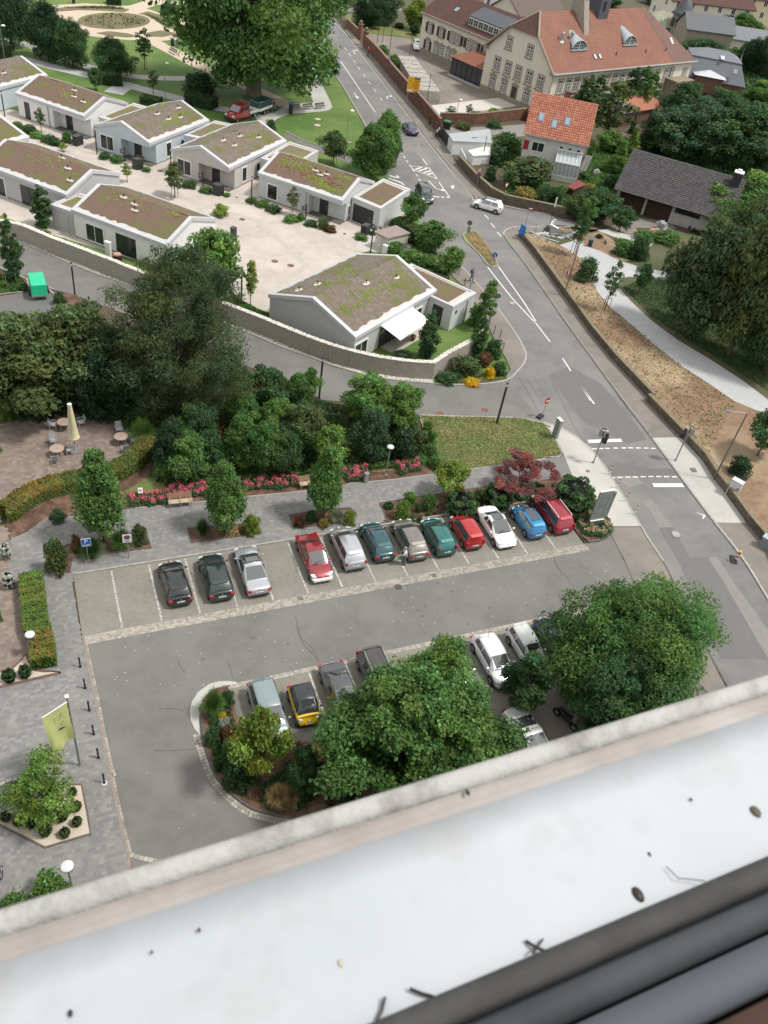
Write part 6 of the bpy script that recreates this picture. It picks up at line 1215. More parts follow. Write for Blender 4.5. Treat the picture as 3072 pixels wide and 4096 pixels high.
# motorbike under the locust tree
g=G('Y',1290,890);mb=thing('motorcycle','dark motorcycle with pale windshield parked under the locust tree','motorcycle',(*g,.03),rad(-70))
for x in(-.7,.7):b=MB().tube([(x,-.06,.3),(x,.06,.3)],.3,16);w_=b.build('wheel',m_tyre,mb);b=MB().tube([(x,-.065,.3),(x,.065,.3)],.16,10);b.build('rim',m_rim,w_)
b=MB().hexa([(-.4,-.14,.35),(.45,-.16,.35),(.45,.16,.35),(-.4,.14,.35)],[(-.2,-.12,.78),(.35,-.16,.92),(.35,.16,.92),(-.2,.12,.78)]);b.build('body',P_['black'],mb,bevel=.05)
b=MB().box((-.35,0,.82),(.7,.28,.1));b.build('seat',m_trim,mb,bevel=.04);b=MB().tube([(.5,-.36,1.05),(.55,0,1.0),(.5,.36,1.05)],.025,6);b.tube([(.7,0,.3),(.5,0,1.0)],.035,6);b.build('handlebar',m_metal,mb);b=MB().add([(.6,-.2,.95),(.6,.2,.95),(.42,.14,1.35),(.42,-.14,1.35)],[(0,1,2,3)]);b.build('windshield',mat('pale_glass',(.36,.41,.42)),mb)
# parked bicycle at the street fence
def bicycle(label,g,ya):
 t=thing('bicycle',label,'bicycle',(*g,.1),ya)
 for x in(-.52,.52):
  b=MB();pts=[(x+.33*math.cos(i*PI/10),0,.34+.33*math.sin(i*PI/10))for i in range(21)];b.tube(pts,.022,5);w_=b.build('wheel',m_tyre,t);b=MB();[b.tube([(x,0,.34),(x+.32*math.cos(i*PI/4),0,.34+.32*math.sin(i*PI/4))],.004,3)for i in range(8)];b.build('spokes',m_metal,w_)
 b=MB().tube([(-.52,0,.34),(-.15,0,.85),(.38,0,.88),(.52,0,.34)],.02,6);b.tube([(-.15,0,.85),(0,0,.32),(.38,0,.85)],.02,6);b.tube([(-.52,0,.34),(0,0,.32)],.014,5);b.build('frame',m_dark,t)
 b=MB().box((-.17,0,.94),(.26,.14,.06));b.build('saddle',m_trim,t);b=MB().tube([(.34,-.28,1.0),(.4,0,1.02),(.34,.28,1.0)],.015,5);b.build('handlebar',m_metal,t);return t
bicycle('dark bicycle leaning at the street fence posts behind the corner bungalow',G('M',905,400),rad(60));bicycle('second bicycle parked just behind the first at the street fence',G('M',885,350),rad(64))
bicycle('bicycle cut off by the left edge of the photo, on the grey plaza',G('Z',12,1300),rad(80))
# ================= STREET FURNITURE =================
m_alu=mat('grey_lamp_metal',(.30,.31,.32),rough=.4,metal=.5);m_poleD=mat('dark_pole',(.028,.026,.026),rough=.5);m_opal=mat('lamp_top',(.60,.61,.63),col2=(.50,.51,.53),scale=3,rough=.35)
def disc_lamp(lab,k,x,y,h,r=.29):
 t=thing('disc_lamp',lab,'street lamp',(*G(k,x,y),.08),0,'round topped promenade lamps')
 b=MB().tube([(0,0,0),(0,0,h-.3)],.055,10);b.lathe((0,0,0),[(.1,0),(.1,.03),(.06,.06)],10);b.build('pole',m_poleD if h<3.5 and False else m_alu,t);b=MB().lathe((0,0,h-.32),[(.06,0),(r*.9,.04),(r*.9,.14)],20);b.build('lens',m_trim,t)
 b=MB().lathe((0,0,h-.17),[(r,0),(r,.07),(r*.85,.12),(.05,.15)],24);b.build('lamp_disc',m_opal,t,True);return t
disc_lamp('round topped lamp standing in the left clipped hedge','W',288,262,2.15,.29);disc_lamp('round topped lamp in the rose bed beside the litter bin','Q',295,832,3.0);disc_lamp('round topped lamp at the lower left near the window ledge','Z',688,1310,2.4,.31)
def pole_lamp(lab,k,x,y,h,r=.075):
 t=thing('column_lamp',lab,'street lamp',(*G(k,x,y),.0),0,'black column lamps');b=MB().tube([(0,0,0),(0,0,h-.42)],r,12);b.lathe((0,0,0),[(r*1.5,0),(r*1.5,.04)],12);b.build('column',m_poleD,t)
 b=MB().tube([(0,0,h-.42),(0,0,h-.12)],r*.7,10);b.build('glass_ring',mat('lamp_glass',(.5,.52,.53),rough=.1,trans=.0),t);b=MB().tube([(0,0,h-.14),(0,0,h)],r,12);b.build('cap',m_poleD,t)
pole_lamp('black column lamp on the verge lawn by the access road','Q',1215,408,4.5,.10);pole_lamp('black column lamp rising out of the shrubs at the access road','P',1195,190,4.3,.09);pole_lamp('black column lamp behind the green trailer','K',622,580,3.5,.08)
pole_lamp('black column lamp between the number 15 and number 17 bungalows','G',632,768,3.6,.08);pole_lamp('black column lamp at the gate of the pale courtyard by the yellowish sapling','L',550,640,3.5,.08);pole_lamp('black column lamp beside the pale blue bungalow','F',805,450,3.5,.08);pole_lamp('black column lamp by the transformer hut','M',168,238,3.6,.08);pole_lamp('black column lamp before the blue wall at far left','A',40,965,3.3,.08);pole_lamp('black column lamp at the saplings before number 15','F',1420,590,3.0,.07)
def arm_lamp(lab,k,x,y,h,head,z0=0.,arm=None):
 g=G(k,x,y,z0);t=thing('arm_lamp',lab,'street lamp',(*g,z0));hx=G(*head,z0+h);d=(hx[0]-g[0],hx[1]-g[1]);b=MB().tube([(0,0,0),(0,0,h)],[.09,.055],10);b.build('pole',mat('weathered_pole',(.13,.12,.10),rough=.7),t)
 b=MB().tube([(0,0,h-.02),(d[0]*.8,d[1]*.8,h+.03)],.03,8);b.build('arm',m_alu,t);b=MB();L_=math.hypot(*d);b.box((d[0]*.9,d[1]*.9,h+.03),(max(.7,L_*.35),.22,.14),math.atan2(d[1],d[0]));b.build('lamp_head',mat('lamp_head_grey',(.17,.17,.21),rough=.35),t,bevel=.06);return t
arm_lamp('tall arm lamp at the retaining wall near the right edge','e',1075,1120,7.3,('e',1215,385));la=arm_lamp('tall arm lamp carrying the warning triangle at the retaining wall','f',515,1112,6.5,('f',560,335));arm_lamp('arm lamp over the small flat roofed garage','H',1095,400,3.6,('H',1020,210))
def park_lamp(lab,k,x,y,h,dx=.5):
 t=thing('park_lamp',lab,'park lamp',(*G(k,x,y),0),0,'white headed park lamps');b=MB().tube([(0,0,0),(0,0,h-.5),(dx*.3,0,h-.1),(dx*.8,0,h)],.045,8);b.build('pole',m_alu,t);b=MB().lathe((dx,0,h-.14),[(.05,0),(.26,.05),(.25,.16),(.1,.26)],12,sq=(1.3,.9));b.build('lamp_head',m_white_m,t,True)
park_lamp('white headed park lamp on the lawn behind the pale blue bungalow','A',1372,850,5.6);park_lamp('white headed park lamp at the left edge of the park','A',42,512,5.2);park_lamp('white headed park lamp on the lawn near the main road','C',172,1195,4.8);park_lamp('small white headed park lamp at the long wall','C',1090,960,2.6,.3)
# bollards
g=G('W',668,355);bo=thing('bollard','black ornamental bollard, topmost of the line along the plaza edge','bollard',(*g,.08),0,'black bollards along the plaza edge')
b=MB().lathe((0,0,0),[(.09,0),(.09,.05),(.055,.08),(.05,.35),(.062,.37),(.062,.41),(.05,.43),(.048,.72),(.062,.74),(.062,.78),(.045,.80)],12);b.build('post',m_poleD,bo,True);b=MB().lathe((0,0,.8),[(.04,0),(.065,.04),(.06,.1),(.02,.15)],12);b.build('knob',m_poleD,bo,True)
for(k,x,y),lab in zip((('W',708,532),('W',742,716),('W',779,914),('W',818,1108),('Z',990,318)),('second black bollard from the top, above the flag tip','third black bollard, level with the flag top','fourth black bollard, right of the lower flag','fifth black bollard, beside the flagpole foot','last black bollard with a white patch at its foot')):
 gg=G(k,x,y);dup(bo,(*gg,.08),0,lab)
b=MB();gg=G('Z',990,320);b.lathe((*gg,.085),[(.17,0),(.15,.02)],9);b.build('paint_patch',m_white,plaza)
for i,(x,y)in enumerate([(1150,850),(1190,910),(1240,945),(1262,1055),(1140,845),(945,510),(990,545)]):
 lab=['thin black post at the corner bed, topmost','thin black post at the corner bed, second from the top','thin black post at the corner bed beside the dark shrub','thin black post at the corner bed by the pale slab','thin black post touching the slim cypress','thin black post at the pavement by the walker','thin black post at the pavement below the walker'][i]
 t=thing('fence_post',lab,'post',(*G('M',x,y),.1),0,'thin black posts at the pavement');b=MB().tube([(0,0,0),(0,0,.95)],.04,8);b.build('post',m_poleD,t);b=MB().lathe((0,0,.95),[(.05,0),(.02,.05)],8);b.build('knob',m_poleD,t)
# striped posts at the crossing
m_rs=mat('sign_red',(.42,.02,.03),rough=.5);m_ws=mat('sign_white',(.70,.70,.69),rough=.5);m_bs=mat('sign_blue',(.01,.11,.38),rough=.5);m_gs=mat('sign_back',(.30,.31,.32),rough=.5,metal=.3);m_ys=mat('sign_yellow',(.66,.34,.015),rough=.6)
for i,(x,y)in enumerate([(573,686),(624,778),(684,868),(744,958)]):
 t=thing('striped_post',['red and white striped post farthest along the left kerb','second red and white striped post on the left kerb','third red and white striped post, right of the grey sign','nearest red and white striped post on the left kerb'][i],'post',(*G('R',x,y),.1),0,'striped posts at the crossing')
 for j in range(6):b=MB().tube([(0,0,j*.17),(0,0,(j+1)*.17)],.045,8);b.build('stripe',m_rs if j%2 and j>1 else m_ws,t)
def facing(k,x,y,dx,dy,z=0.):
 """yaw so that local -y faces the direction seen in the picture from (x,y) towards (x+dx, y+dy)"""
 a=Vector(G(k,x,y,z));b_=Vector(G(k,x+dx,y+dy,z));d=b_-a;return math.atan2(d.y,d.x)
def cam_yaw(g):return math.atan2(CAM[1]-g[1],CAM[0]-g[0])+PI/2
def sign_post(name,lab,k,x,y,h,z0=.1,r=.03,m=None,yaw=None,cat='sign'):
 g=G(k,x,y);t=thing(name,lab,cat,(*g,z0),cam_yaw(g)if yaw is None else yaw);b=MB().tube([(0,0,0),(0,0,h)],r,8);b.build('pole',m or m_alu,t);return t
sp=sign_post('parking_sign','blue parking sign with white P by the left empty bays','S',738,530,2.3,.09)
b=MB().box((0,-.045,2.0),(.62,.025,.72));pn=b.build('sign_panel',m_ws,sp);b=MB().box((0,-.06,2.0),(.57,.01,.67));b.build('sign_face',m_bs,pn)
text('P',.50,pn,(0,-.07,2.10),(rad(90),0,0),m_ws,'letter');b=MB();
for zz,xs in((1.80,((-.17,.12),(0,.1),(.15,.13))),(1.72,((-.13,.16),(.1,.24)))):[b.box((xx,-.068,zz),(w_,.006,.035))for xx,w_ in xs]
b.build('small_print',m_ws,pn)
sp=sign_post('no_stopping_sign','white no stopping sign beside the ornamental grass','S',1070,490,2.25,.09);b=MB().box((0,-.045,1.95),(.60,.025,.74));pn=b.build('sign_panel',m_ws,sp)
def roundel(parent,z,r,y=-.062,slashes=2):
 b=MB().lathe((0,y,z),[(r,0),(r,.008)],24,axis='Y');b.build('red_ring',m_rs,parent);b=MB().lathe((0,y-.006,z),[(r*.8,0),(r*.8,.008)],24,axis='Y');b.build('blue_disc',m_bs,parent)
 for i in range(slashes):b=MB().box((0,y-.018,z),(r*1.65,.006,r*.17),ry=rad(45 if i==0 else-45));b.build('red_bar',m_rs,parent)
roundel(pn,2.06,.21);b=MB().box((0,-.062,1.74),(.42,.006,.035));b.box((0,-.062,1.66),(.14,.006,.035));b.build('small_print',m_ink,pn)
def tri(t,z,s,y=-.05,inner='dot'):
 def T_(q,yy):return[(-q*.5,yy,z-q*.29),(q*.5,yy,z-q*.29),(0,yy,z+q*.58)]
 b=MB().add(T_(s,y)+T_(s,y+.02),[(0,1,2),(5,4,3),(0,3,4,1),(1,4,5,2),(2,5,3,0)]);p=b.build('red_triangle',m_rs,t);b=MB().add(T_(s*.72,y-.006),[(0,1,2)]);b.build('white_field',m_ws,p);return p
# warning triangle on the arm lamp
t=thing('warning_sign','red bordered warning triangle fixed to the tall lamp pole','sign',(*G('f',515,1112),0),cam_yaw(G('f',515,1112)));p=tri(t,3.0,.95,-.12);
for o_ in(p,):o_.location=(-.42,0,0)
b=MB().lathe((0,-.135,2.88),[(.02,-.0),(.02,.01)],8,axis='Y');b.box((0,-.132,2.95),(.16,.006,.24));b.box((0,-.134,3.1),(.09,.006,.12));b.box((0,-.134,2.88),(.26,.006,.05));b.build('symbol',m_ink,p);b=MB().box((.2,-.1,2.85),(.45,.03,.03));b.build('bracket',m_alu,t)
sp=sign_post('children_sign','warning triangle above a round no stopping sign at the garden wall','H',1046,628,2.75);p=tri(sp,2.45,.85);b=MB().box((-.07,-.06,2.42),(.06,.006,.22),ry=.15);b.box((.09,-.06,2.40),(.06,.006,.18),ry=-.15);b.build('symbol',m_ink,p);roundel(sp,1.80,.32,-.05)
sp=sign_post('no_parking_sign','round no stopping sign on a pole against the long sandstone wall','C',508,620,2.6);roundel(sp,2.3,.32,-.05,1)
sp=sign_post('give_way_sign','give way sign seen edge on beside the white car','H',1262,760,2.9,yaw=cam_yaw(G('H',1262,760))+.9);b=MB().add([(-.42,-.05,2.85),(.42,-.05,2.85),(0,-.05,2.1),(-.42,-.03,2.85),(.42,-.03,2.85),(0,-.03,2.1)],[(2,1,0),(3,4,5),(0,1,4,3),(1,2,5,4),(2,0,3,5)]);p=b.build('red_triangle',m_rs,sp);b=MB().add([(-.27,-.056,2.76),(.27,-.056,2.76),(0,-.056,2.28)],[(2,1,0)]);b.build('white_field',m_ws,p)
# keep right island signs
sp=sign_post('keep_right_sign','blue keep right sign above a red and white striped panel on the island','M',1182,335,1.35,.1);b=MB().lathe((0,-.05,1.25),[(.33,0),(.33,.02)],24,axis='Y');p=b.build('blue_disc',m_bs,sp)
b=MB().box((.02,-.08,1.27),(.34,.006,.07),ry=rad(48));b.box((.13,-.08,1.06),(.05,.006,.24));b.box((.04,-.08,1.12),(.24,.006,.05));b.build('arrow',m_ws,p);b=MB().box((0,-.05,.52),(.42,.02,.72));p=b.build('striped_panel',m_ws,sp);b=MB();
for z_ in(.28,.58,.82):b.add([(-.21,-.063,z_+.12),(.21,-.063,z_-.18 if z_>.4 else z_-.10),(.21,-.063,z_-.02),(-.21,-.063,min(.88,z_+.26))],[(0,1,2,3)])
b.build('red_stripe',m_rs,p)
sp=sign_post('island_sign','grey backs of a round sign and panel at the far tip of the island','M',975,75,1.5,.1,yaw=cam_yaw(G('M',975,75)));b=MB().lathe((0,.02,1.35),[(.31,0),(.31,.02)],24,axis='Y');b.build('round_sign_back',mat('dark_sign_back',(.09,.09,.09)),sp);b=MB().box((.05,.02,.5),(.42,.02,.8));b.build('panel_back',m_gs,sp)
# stop sign on moveable base
sp=sign_post('stop_sign','red round sign on a weighted foot at the access road mouth','R',115,290,2.1,.02,yaw=cam_yaw(G('R',115,290))+.95);b=MB().lathe((0,-.05,1.9),[(.36,0),(.36,.02)],8,axis='Y');p=b.build('red_face',m_rs,sp);b=MB().box((0,-.08,1.9),(.5,.006,.10));b.build('white_bar',m_ws,p);b=MB().box((-.15,.1,.1),(.75,.5,.18),.3);b.build('weighted_foot',m_trim,sp,bevel=.04)
# parking zone sign at the corner
sp=sign_post('zone_sign','square white zone sign with dark ring on the left pavement','M',1192,738,2.5,.1,yaw=cam_yaw(G('M',1192,738))-.25);b=MB().box((.12,-.05,2.2),(.62,.03,.62));p=b.build('sign_panel',m_ws,sp);b=MB().lathe((.12,-.075,2.2),[(.24,0),(.24,.006)],20,axis='Y');b.build('ring',m_gs,p);b=MB().box((.12,-.09,2.2),(.42,.006,.05),ry=rad(45));b.build('bar',m_ink,p)
# yellow direction board
g=G('C',712,870);sp=thing('direction_board','yellow direction board standing on the sandstone wall line','sign',(*g,.1),cam_yaw(g)+.12)
for s in(-1,1):b=MB().tube([(s*.75,0,0),(s*.75,0,4.3)],.06,8);b.build('pole',m_gs,sp)
b=MB().box((0,-.08,3.2),(2.15,.04,2.5));p=b.build('sign_panel',m_ws,sp);b=MB().box((0,-.11,3.2),(2.07,.01,2.42));b.build('yellow_face',m_ys,p);b=MB().box((.5,-.12,4.15),(1.0,.01,.28));b.build('blue_field',m_bs,p);b=MB().box((-.55,-.12,2.22),(.85,.01,.3));b.build('white_field',m_ws,p)
b=MB()
for i in range(6):b.box((.45,-.12,3.75-i*.22),(.8-.12*(i%3),.008,.06))
b.box((-.75,-.12,3.75),(.18,.008,.07),ry=.6);b.box((-.75,-.12,3.68),(.18,.008,.07),ry=-.6);b.box((.8,-.12,2.3),(.18,.008,.07),ry=.6);b.box((.8,-.12,2.37),(.18,.008,.07),ry=-.6);b.box((-.1,-.12,3.2),(.05,.008,.8));b.build('lettering',m_ink,p)
# blue park board, street name sign, tall thin name pole
g=G('H',1393,1045);sp=thing('park_board','blue information board between two poles at the start of the park wall','sign',(*g,.1),cam_yaw(g)-.75);p2=Vector(G('H',1430,995));d=(p2-Vector(g)).length
for x in(0,.95):b=MB().tube([(x,0,0),(x,0,2.0)],.035,8);b.build('pole',m_alu,sp)
b=MB().box((.48,-.02,1.25),(.86,.05,1.25));b.build('sign_panel',mat('board_blue',(.02,.16,.50),rough=.4),sp)
sp=sign_post('street_name_sign','street name signs on a pole above the blue park board','H',1440,985,2.9,.1,yaw=cam_yaw(G('H',1440,985)));b=MB().box((.35,-.04,2.8),(.75,.03,.14));b.build('red_name_plate',m_rs,sp);b=MB().box((.2,.02,2.98),(.5,.03,.12));b.build('white_name_plate',m_ws,sp)
sp=sign_post('tall_name_sign','tall narrow pale sign on a dark pole by the park steps','f',318,190,3.4,.1,m=m_poleD);b=MB().box((.04,-.05,3.3),(.22,.04,1.3));b.build('sign_panel',m_ws,sp)
# traffic lights
def signal(lab,k,x,y,h,side):
 g=G(k,x,y);t=thing('traffic_light',lab,'traffic light',(*g,.1),cam_yaw(g));b=MB().tube([(0,0,0),(0,0,h)],.065,10);b.lathe((0,0,0),[(.1,0),(.1,.2),(.07,.24)],10);b.build('pole',m_alu,t)
 b=MB().box((-side*.28,.02,h-.72),(.34,.1,.72));b.build('backing_board',m_gs,t)
 for sx,yy,zz,yw in((side*.28,.05,h-.95,.4),(side*.30,-.15,h-1.15,-1.0),(-side*.2,.25,h-.75,2.2)):
  b=MB().box((sx,yy,zz),(.26,.2,.72),yw);hd=b.build('signal_head',m_trim,t,bevel=.03)
  for i in range(3):b=MB().tube([(sx+.1*math.sin(yw),yy-.1*math.cos(yw),zz+.22-.22*i),(sx+.28*math.sin(yw),yy-.28*math.cos(yw),zz+.20-.22*i)],.10,10);b.build('visor',m_trim,hd)
 b=MB().box((side*.05,-.02,h-.35),(.5,.06,.05),.5);b.build('bracket',m_ws,t)
signal('traffic light with pale backing board on the left side of the crossing','R',463,606,3.9,1);signal('traffic light on the right side of the crossing by the retaining wall','R',1024,590,4.0,-1)
# building sign (pylon)
b0,b1=Vector(G('g',560,840)),Vector(G('g',850,790));d=b1-b0;ya=math.atan2(d.y,d.x);W_=d.length
sp=thing('entrance_sign','large grey entrance sign with number 6 in the pink flower bed','sign',(*b0,.08),ya);m_sg=mat('sign_grey',(.20,.225,.215),rough=.45);m_sgl=mat('sign_grey_dark',(.165,.185,.18),rough=.45)
b=MB().box((W_/2,.12,.32),(W_,.34,.64));b.build('plinth',mat('sign_base',(.09,.105,.10),rough=.6),sp);b=MB().box((W_/2-.02,.12,2.15),(W_+.05,.14,3.0));p=b.build('main_panel',m_sg,sp);b=MB().box((W_*1.0+.02,.14,2.1),(.62,.12,2.6));p2=b.build('side_panel',m_sgl,sp)
b=MB().box((W_/2-.02,.12,3.67),(W_+.08,.18,.05));b.build('edge_trim',m_ws,sp);b=MB().box((W_/2,.0,.66),(W_+.04,.1,.04));b.build('edge_trim',m_ws,sp)
text('6',.42,p2,(W_+.1,.075,3.15),(rad(90),0,0),m_ink,'numeral');b=MB().add([(.12,.045,3.30),(.20,.045,3.33),(.32,.045,3.47),(.20,.045,3.42)],[(0,1,2,3)]);b.box((.2,.045,1.42),(.22,.01,.05));b.build('emblem',m_ink,p)
b=MB()
for i,(l,zz)in enumerate(((.62,3.05),(.8,2.98),(.35,2.66),(.6,2.5),(.3,2.4),(.7,2.26),(.5,2.0),(.75,1.92),(.6,1.42),(.8,1.06),(.75,2.16))):b.box((.14+l/2,.046,zz),(l,.008,.028))
b.box((W_-.27,.046,2.1),(.03,.02,2.3));b.build('small_print',mat('print_grey',(.10,.115,.11)),p)
b=MB().box((W_+.06,.074,2.15),(.05,.008,1.25));b.build('small_print',mat('print_grey',(.10,.115,.11)),p2)
# stele near the verge
g0,g1=Vector(G('R',187,418)),Vector(G('R',207,440));t=thing('address_stele','slim grey stele at the corner of the verge lawn','stele',(*g0,.08),math.atan2(g1.y-g0.y,g1.x-g0.x));b=MB().box((.28,0,1.0),(.62,.26,2.0));b.build('body',m_sg,t);b=MB().box((.28,0,2.02),(.66,.30,.05));b.build('cap',m_ws,t)
# flag
g=G('W',665,1170);fl=thing('flagpole','flagpole with pale yellow green banner on the grey plaza','flagpole',(*g,.08),0);b=MB().tube([(0,0,0),(0,0,6.35)],[.065,.045],12);b.lathe((0,0,0),[(.13,0),(.13,.04),(.08,.1)],12);b.build('pole',mat('pole_grey',(.22,.24,.24),rough=.4,metal=.4),fl);b=MB().lathe((0,0,6.35),[(.04,0),(.11,.03),(.11,.1),(.03,.14)],12);b.build('cap',m_white_m,fl)
ex=Vector(G('W',352,778,5.9+.08))-Vector(g);
def banner(parent,c,ex,z1,z0,m):
 n,k=14,18;vs,fs=[],[]
 for j in range(k+1):
  for i in range(n+1):
   u,v=i/n,j/k;wv=.07*math.sin(u*7+v*3.0)*(.2+v)+.05*math.sin(u*13-v*5)*v;dx=ex*u;nn=Vector((-ex.y,ex.x)).normalized()*wv;sag=1-.10*u*v
   vs.append((dx.x*sag+nn.x+.03*ex.x/ex.length,dx.y*sag+nn.y,z1+(z0-z1)*v+.0*u-.12*math.sin(PI*u)*v))
 for j in range(k):
  for i in range(n):a=j*(n+1)+i;fs.append((a,a+1,a+n+2,a+n+1))
 b=MB().add(vs,fs);o=b.build('banner',m,parent,True);return o,vs
bn,bv=banner(fl,g,ex,5.95,2.75,mat('banner_cloth',(.52,.58,.24),col2=(.45,.51,.20),scale=1.5,rough=.8));b=MB().tube([(0,0,5.98),(ex.x,ex.y,5.98)],.03,8);b.build('banner_arm',m_white_m,fl)
def bpt(u,v,off=.03):i=int(u*14);j=int(v*18);p=Vector(bv[j*15+i]);nn=Vector((-ex.y,ex.x,0)).normalized();s=-1 if(nn.xy.dot(Vector((CAM[0]-g[0],CAM[1]-g[1]))))<0 else 1;return p+nn*off*s
b=MB();[b.tube([tuple(bpt(u0,v0)),tuple(bpt(u1,v1))],.011,4)for u0,v0,u1,v1 in((.35,.12,.65,.22),(.35,.12,.36,.30),(.35,.30,.62,.36),(.62,.20,.62,.36),(.36,.24,.60,.30),(.33,.38,.62,.44),(.33,.38,.40,.50),(.40,.50,.66,.52))];b.build('emblem',mat('emblem_pale',(.58,.63,.36)),bn)
b=MB();q=[bpt(.28,.56,.04),bpt(.43,.50,.04),bpt(.64,.50,.04),bpt(.45,.56,.04)];b.add([tuple(v)for v in q],[(0,1,2,3)]);b.build('emblem_bird',m_ink,bn);b=MB();[b.tube([(0,0,5.9-i*.62),(ex.x*.06,ex.y*.06,5.9-i*.62)],.025,5)for i in range(6)];b.build('banner_ring',m_white_m,fl)
# benches on the promenade
def bench(lab,k,x0,y0,x1,y1,grp='wooden promenade benches',z0=.1):
 a=Vector(G(k,x0,y0));c=Vector(G(k,x1,y1));d=c-a;L_=d.length;t=thing('promenade_bench',lab,'bench',(*a,z0),math.atan2(d.y,d.x),grp);mw=mat('bench_timber',(.33,.215,.13),col2=(.26,.165,.10),scale=6,rough=.7)
 for i in range(4):b=MB().box((L_/2,.08+.12*i,.45),(L_,.10,.035));b.build('seat_slat',mat('bench_timber_pale',(.50,.40,.27),col2=(.43,.34,.23),scale=6),t)
 for i in range(4):b=MB().box((L_/2,.58+.035*i,.55+.105*i),(L_,.03,.09),rx=-.3);b.build('back_slat',mw,t)
 for x in(.12,L_/2,L_-.12):
  b=MB().tube([(x,.02,0),(x,.06,.43),(x,.58,.45),(x,.72,.98)],.03,6);b.tube([(x,.55,.45),(x,.62,0)],.03,6);b.build('support',m_metal,t);b=MB().tube([(x,.02,.43),(x,.0,.66),(x,.45,.68),(x,.60,.62)],.028,6);b.build('armrest',m_metal,t)
 return t
bench('wooden bench with metal armrests in front of the left rose bed','S',1400,82,1600,62);bench('wooden bench half hidden by the right hornbeam','U',120,158,300,128)
def park_bench(lab,k,x0,y0,x1,y1,back=1):
 a=Vector(G(k,x0,y0));c=Vector(G(k,x1,y1));d=c-a;L_=d.length;t=thing('park_bench',lab,'bench',(*a,.03),math.atan2(d.y,d.x),'black park benches')
 for i in range(3):b=MB().box((L_/2,.1+.15*i,.45),(L_,.12,.04));b.build('seat_slat',m_dark,t)
 for i in range(2):b=MB().box((L_/2,.5,.62+.16*i),(L_,.04,.12));b.build('back_slat',m_dark,t)
 for x in(.15,L_-.15):b=MB().tube([(x,.08,0),(x,.08,.44),(x,.48,.44),(x,.52,.85)],.03,5);b.tube([(x,.48,.44),(x,.5,0)],.03,5);b.build('leg',m_dark,t)
for a in(('left bench of the three by the park litter bin','B',975,925,1048,915),('middle bench of the three by the park litter bin','B',1073,918,1150,908),('right bench of the three by the park litter bin','B',1173,912,1248,903),('dark bench at the top edge above the round bed','A',915,28,1000,35),('dark bench under the plane tree at the top right of the park circle','A',1360,95,1445,112),('bench with blue side beside the park path','A',1395,430,1450,462),('bench by the blue topped bin at the park circle','A',1440,370,1475,395)):park_bench(*a)
m_binblue=mat('bin_liner_blue',(.02,.17,.35),rough=.6)
def bin_(lab,k,x,y,h=.95,r=.24,z0=.05,top=m_binblue,body=None):
 t=thing('litter_bin',lab,'litter bin',(*G(k,x,y,z0),z0));b=MB().lathe((0,0,0),[(r*.85,0),(r,.1),(r,h-.12)],14);b.build('body',body or m_trim,t,False);b=MB().lathe((0,0,h-.12),[(r*1.12,0),(r*1.15,.12),(r*.7,.13)],14);b.build('rim',top,t);return t
bin_('black litter bin with blue liner beside the three park benches','B',958,940,1.5,.34);bin_('black litter bin with blue bag on the light park path','f',855,450,1.0,.28,.8);bin_('blue topped bin at the park circle','A',1430,378,1.2,.3);bin_('dark bin at the upper edge of the park circle','A',612,28,1.2,.3)
t=thing('rose_bed_bin','small grey litter bin in front of the pink roses','litter bin',(*G('U',738,75),.1),rad(10));b=MB().box((0,0,.5),(.36,.26,.75));b.tube([(0,0,0),(0,0,.2)],.05,6);b.build('body',m_gs,t,bevel=.03);b=MB().box((0,0,.93),(.4,.3,.1));b.build('hood',m_metal,t,bevel=.03)
# small information board in the roses
t=thing('plant_label','small white information plate in the rose bed','sign',(*G('O',1170,1030),.1),cam_yaw(G('O',1170,1030)));b=MB().tube([(0,0,0),(0,0,.75)],.02,6);b.build('stake',m_alu,t);b=MB().box((0,-.03,.8),(.34,.02,.42),rx=-.5);p=b.build('plate',m_ws,t);b=MB().box((0,-.05,.83),(.2,.01,.12),rx=-.5);b.build('print',m_gs,p)
# café furniture
m_ttop=mat('table_top',(.38,.29,.245),col2=(.33,.25,.21),scale=5,rough=.6);m_sling=mat('sling_fabric',(.30,.32,.33),rough=.8);m_frame=mat('silver_frame',(.55,.56,.57),rough=.35,metal=.5)
def table(lab,k,x,y):
 t=thing('cafe_table',lab,'table',(*G(k,x,y,.78),.07),0,'round tables on the café terrace');b=MB().lathe((0,0,.70),[(.52,0),(.54,.02),(.54,.045)],28);tp=b.build('table_top',m_ttop,t);b=MB().lathe((0,0,.745),[(.03,0),(.03,.006)],10);b.build('parasol_hole',m_ink,tp)
 for i in range(4):a_=PI/4+i*PI/2;b=MB().tube([(.36*math.cos(a_),.36*math.sin(a_),.7),(.44*math.cos(a_),.44*math.sin(a_),0)],.02,6);b.build('leg',m_frame,t)
 return t
def chair(lab,g,ya):
 t=thing('terrace_chair',lab,'chair',(*g,.07),ya,'grey sling chairs on the café terrace');b=MB().box((0,-.02,.44),(.46,.46,.025),rx=.05);b.build('seat',m_sling,t);b=MB().box((0,.27,.70),(.44,.03,.52),rx=-.22);b.build('backrest',m_sling,t)
 for s in(-1,1):
  b=MB().tube([(s*.26,-.26,0),(s*.26,-.24,.64),(s*.27,.24,.66)],.02,6);b.build('armrest',m_frame,t);b=MB().tube([(s*.24,-.22,.43),(s*.24,.22,.43),(s*.24,.34,.98)],.018,6);b.build('back_frame',m_frame,t)
  for yy in(-.24,.30):b=MB().tube([(s*.25,yy*.8,.43),(s*.25,yy,0)],.017,6);b.build('leg',m_frame,t)
 return t
table('round café table half behind the closed parasol','O',530,390);table('round café table left of the parasol foot','O',472,610);table('round café table beside the spiky plant','O',1005,510)
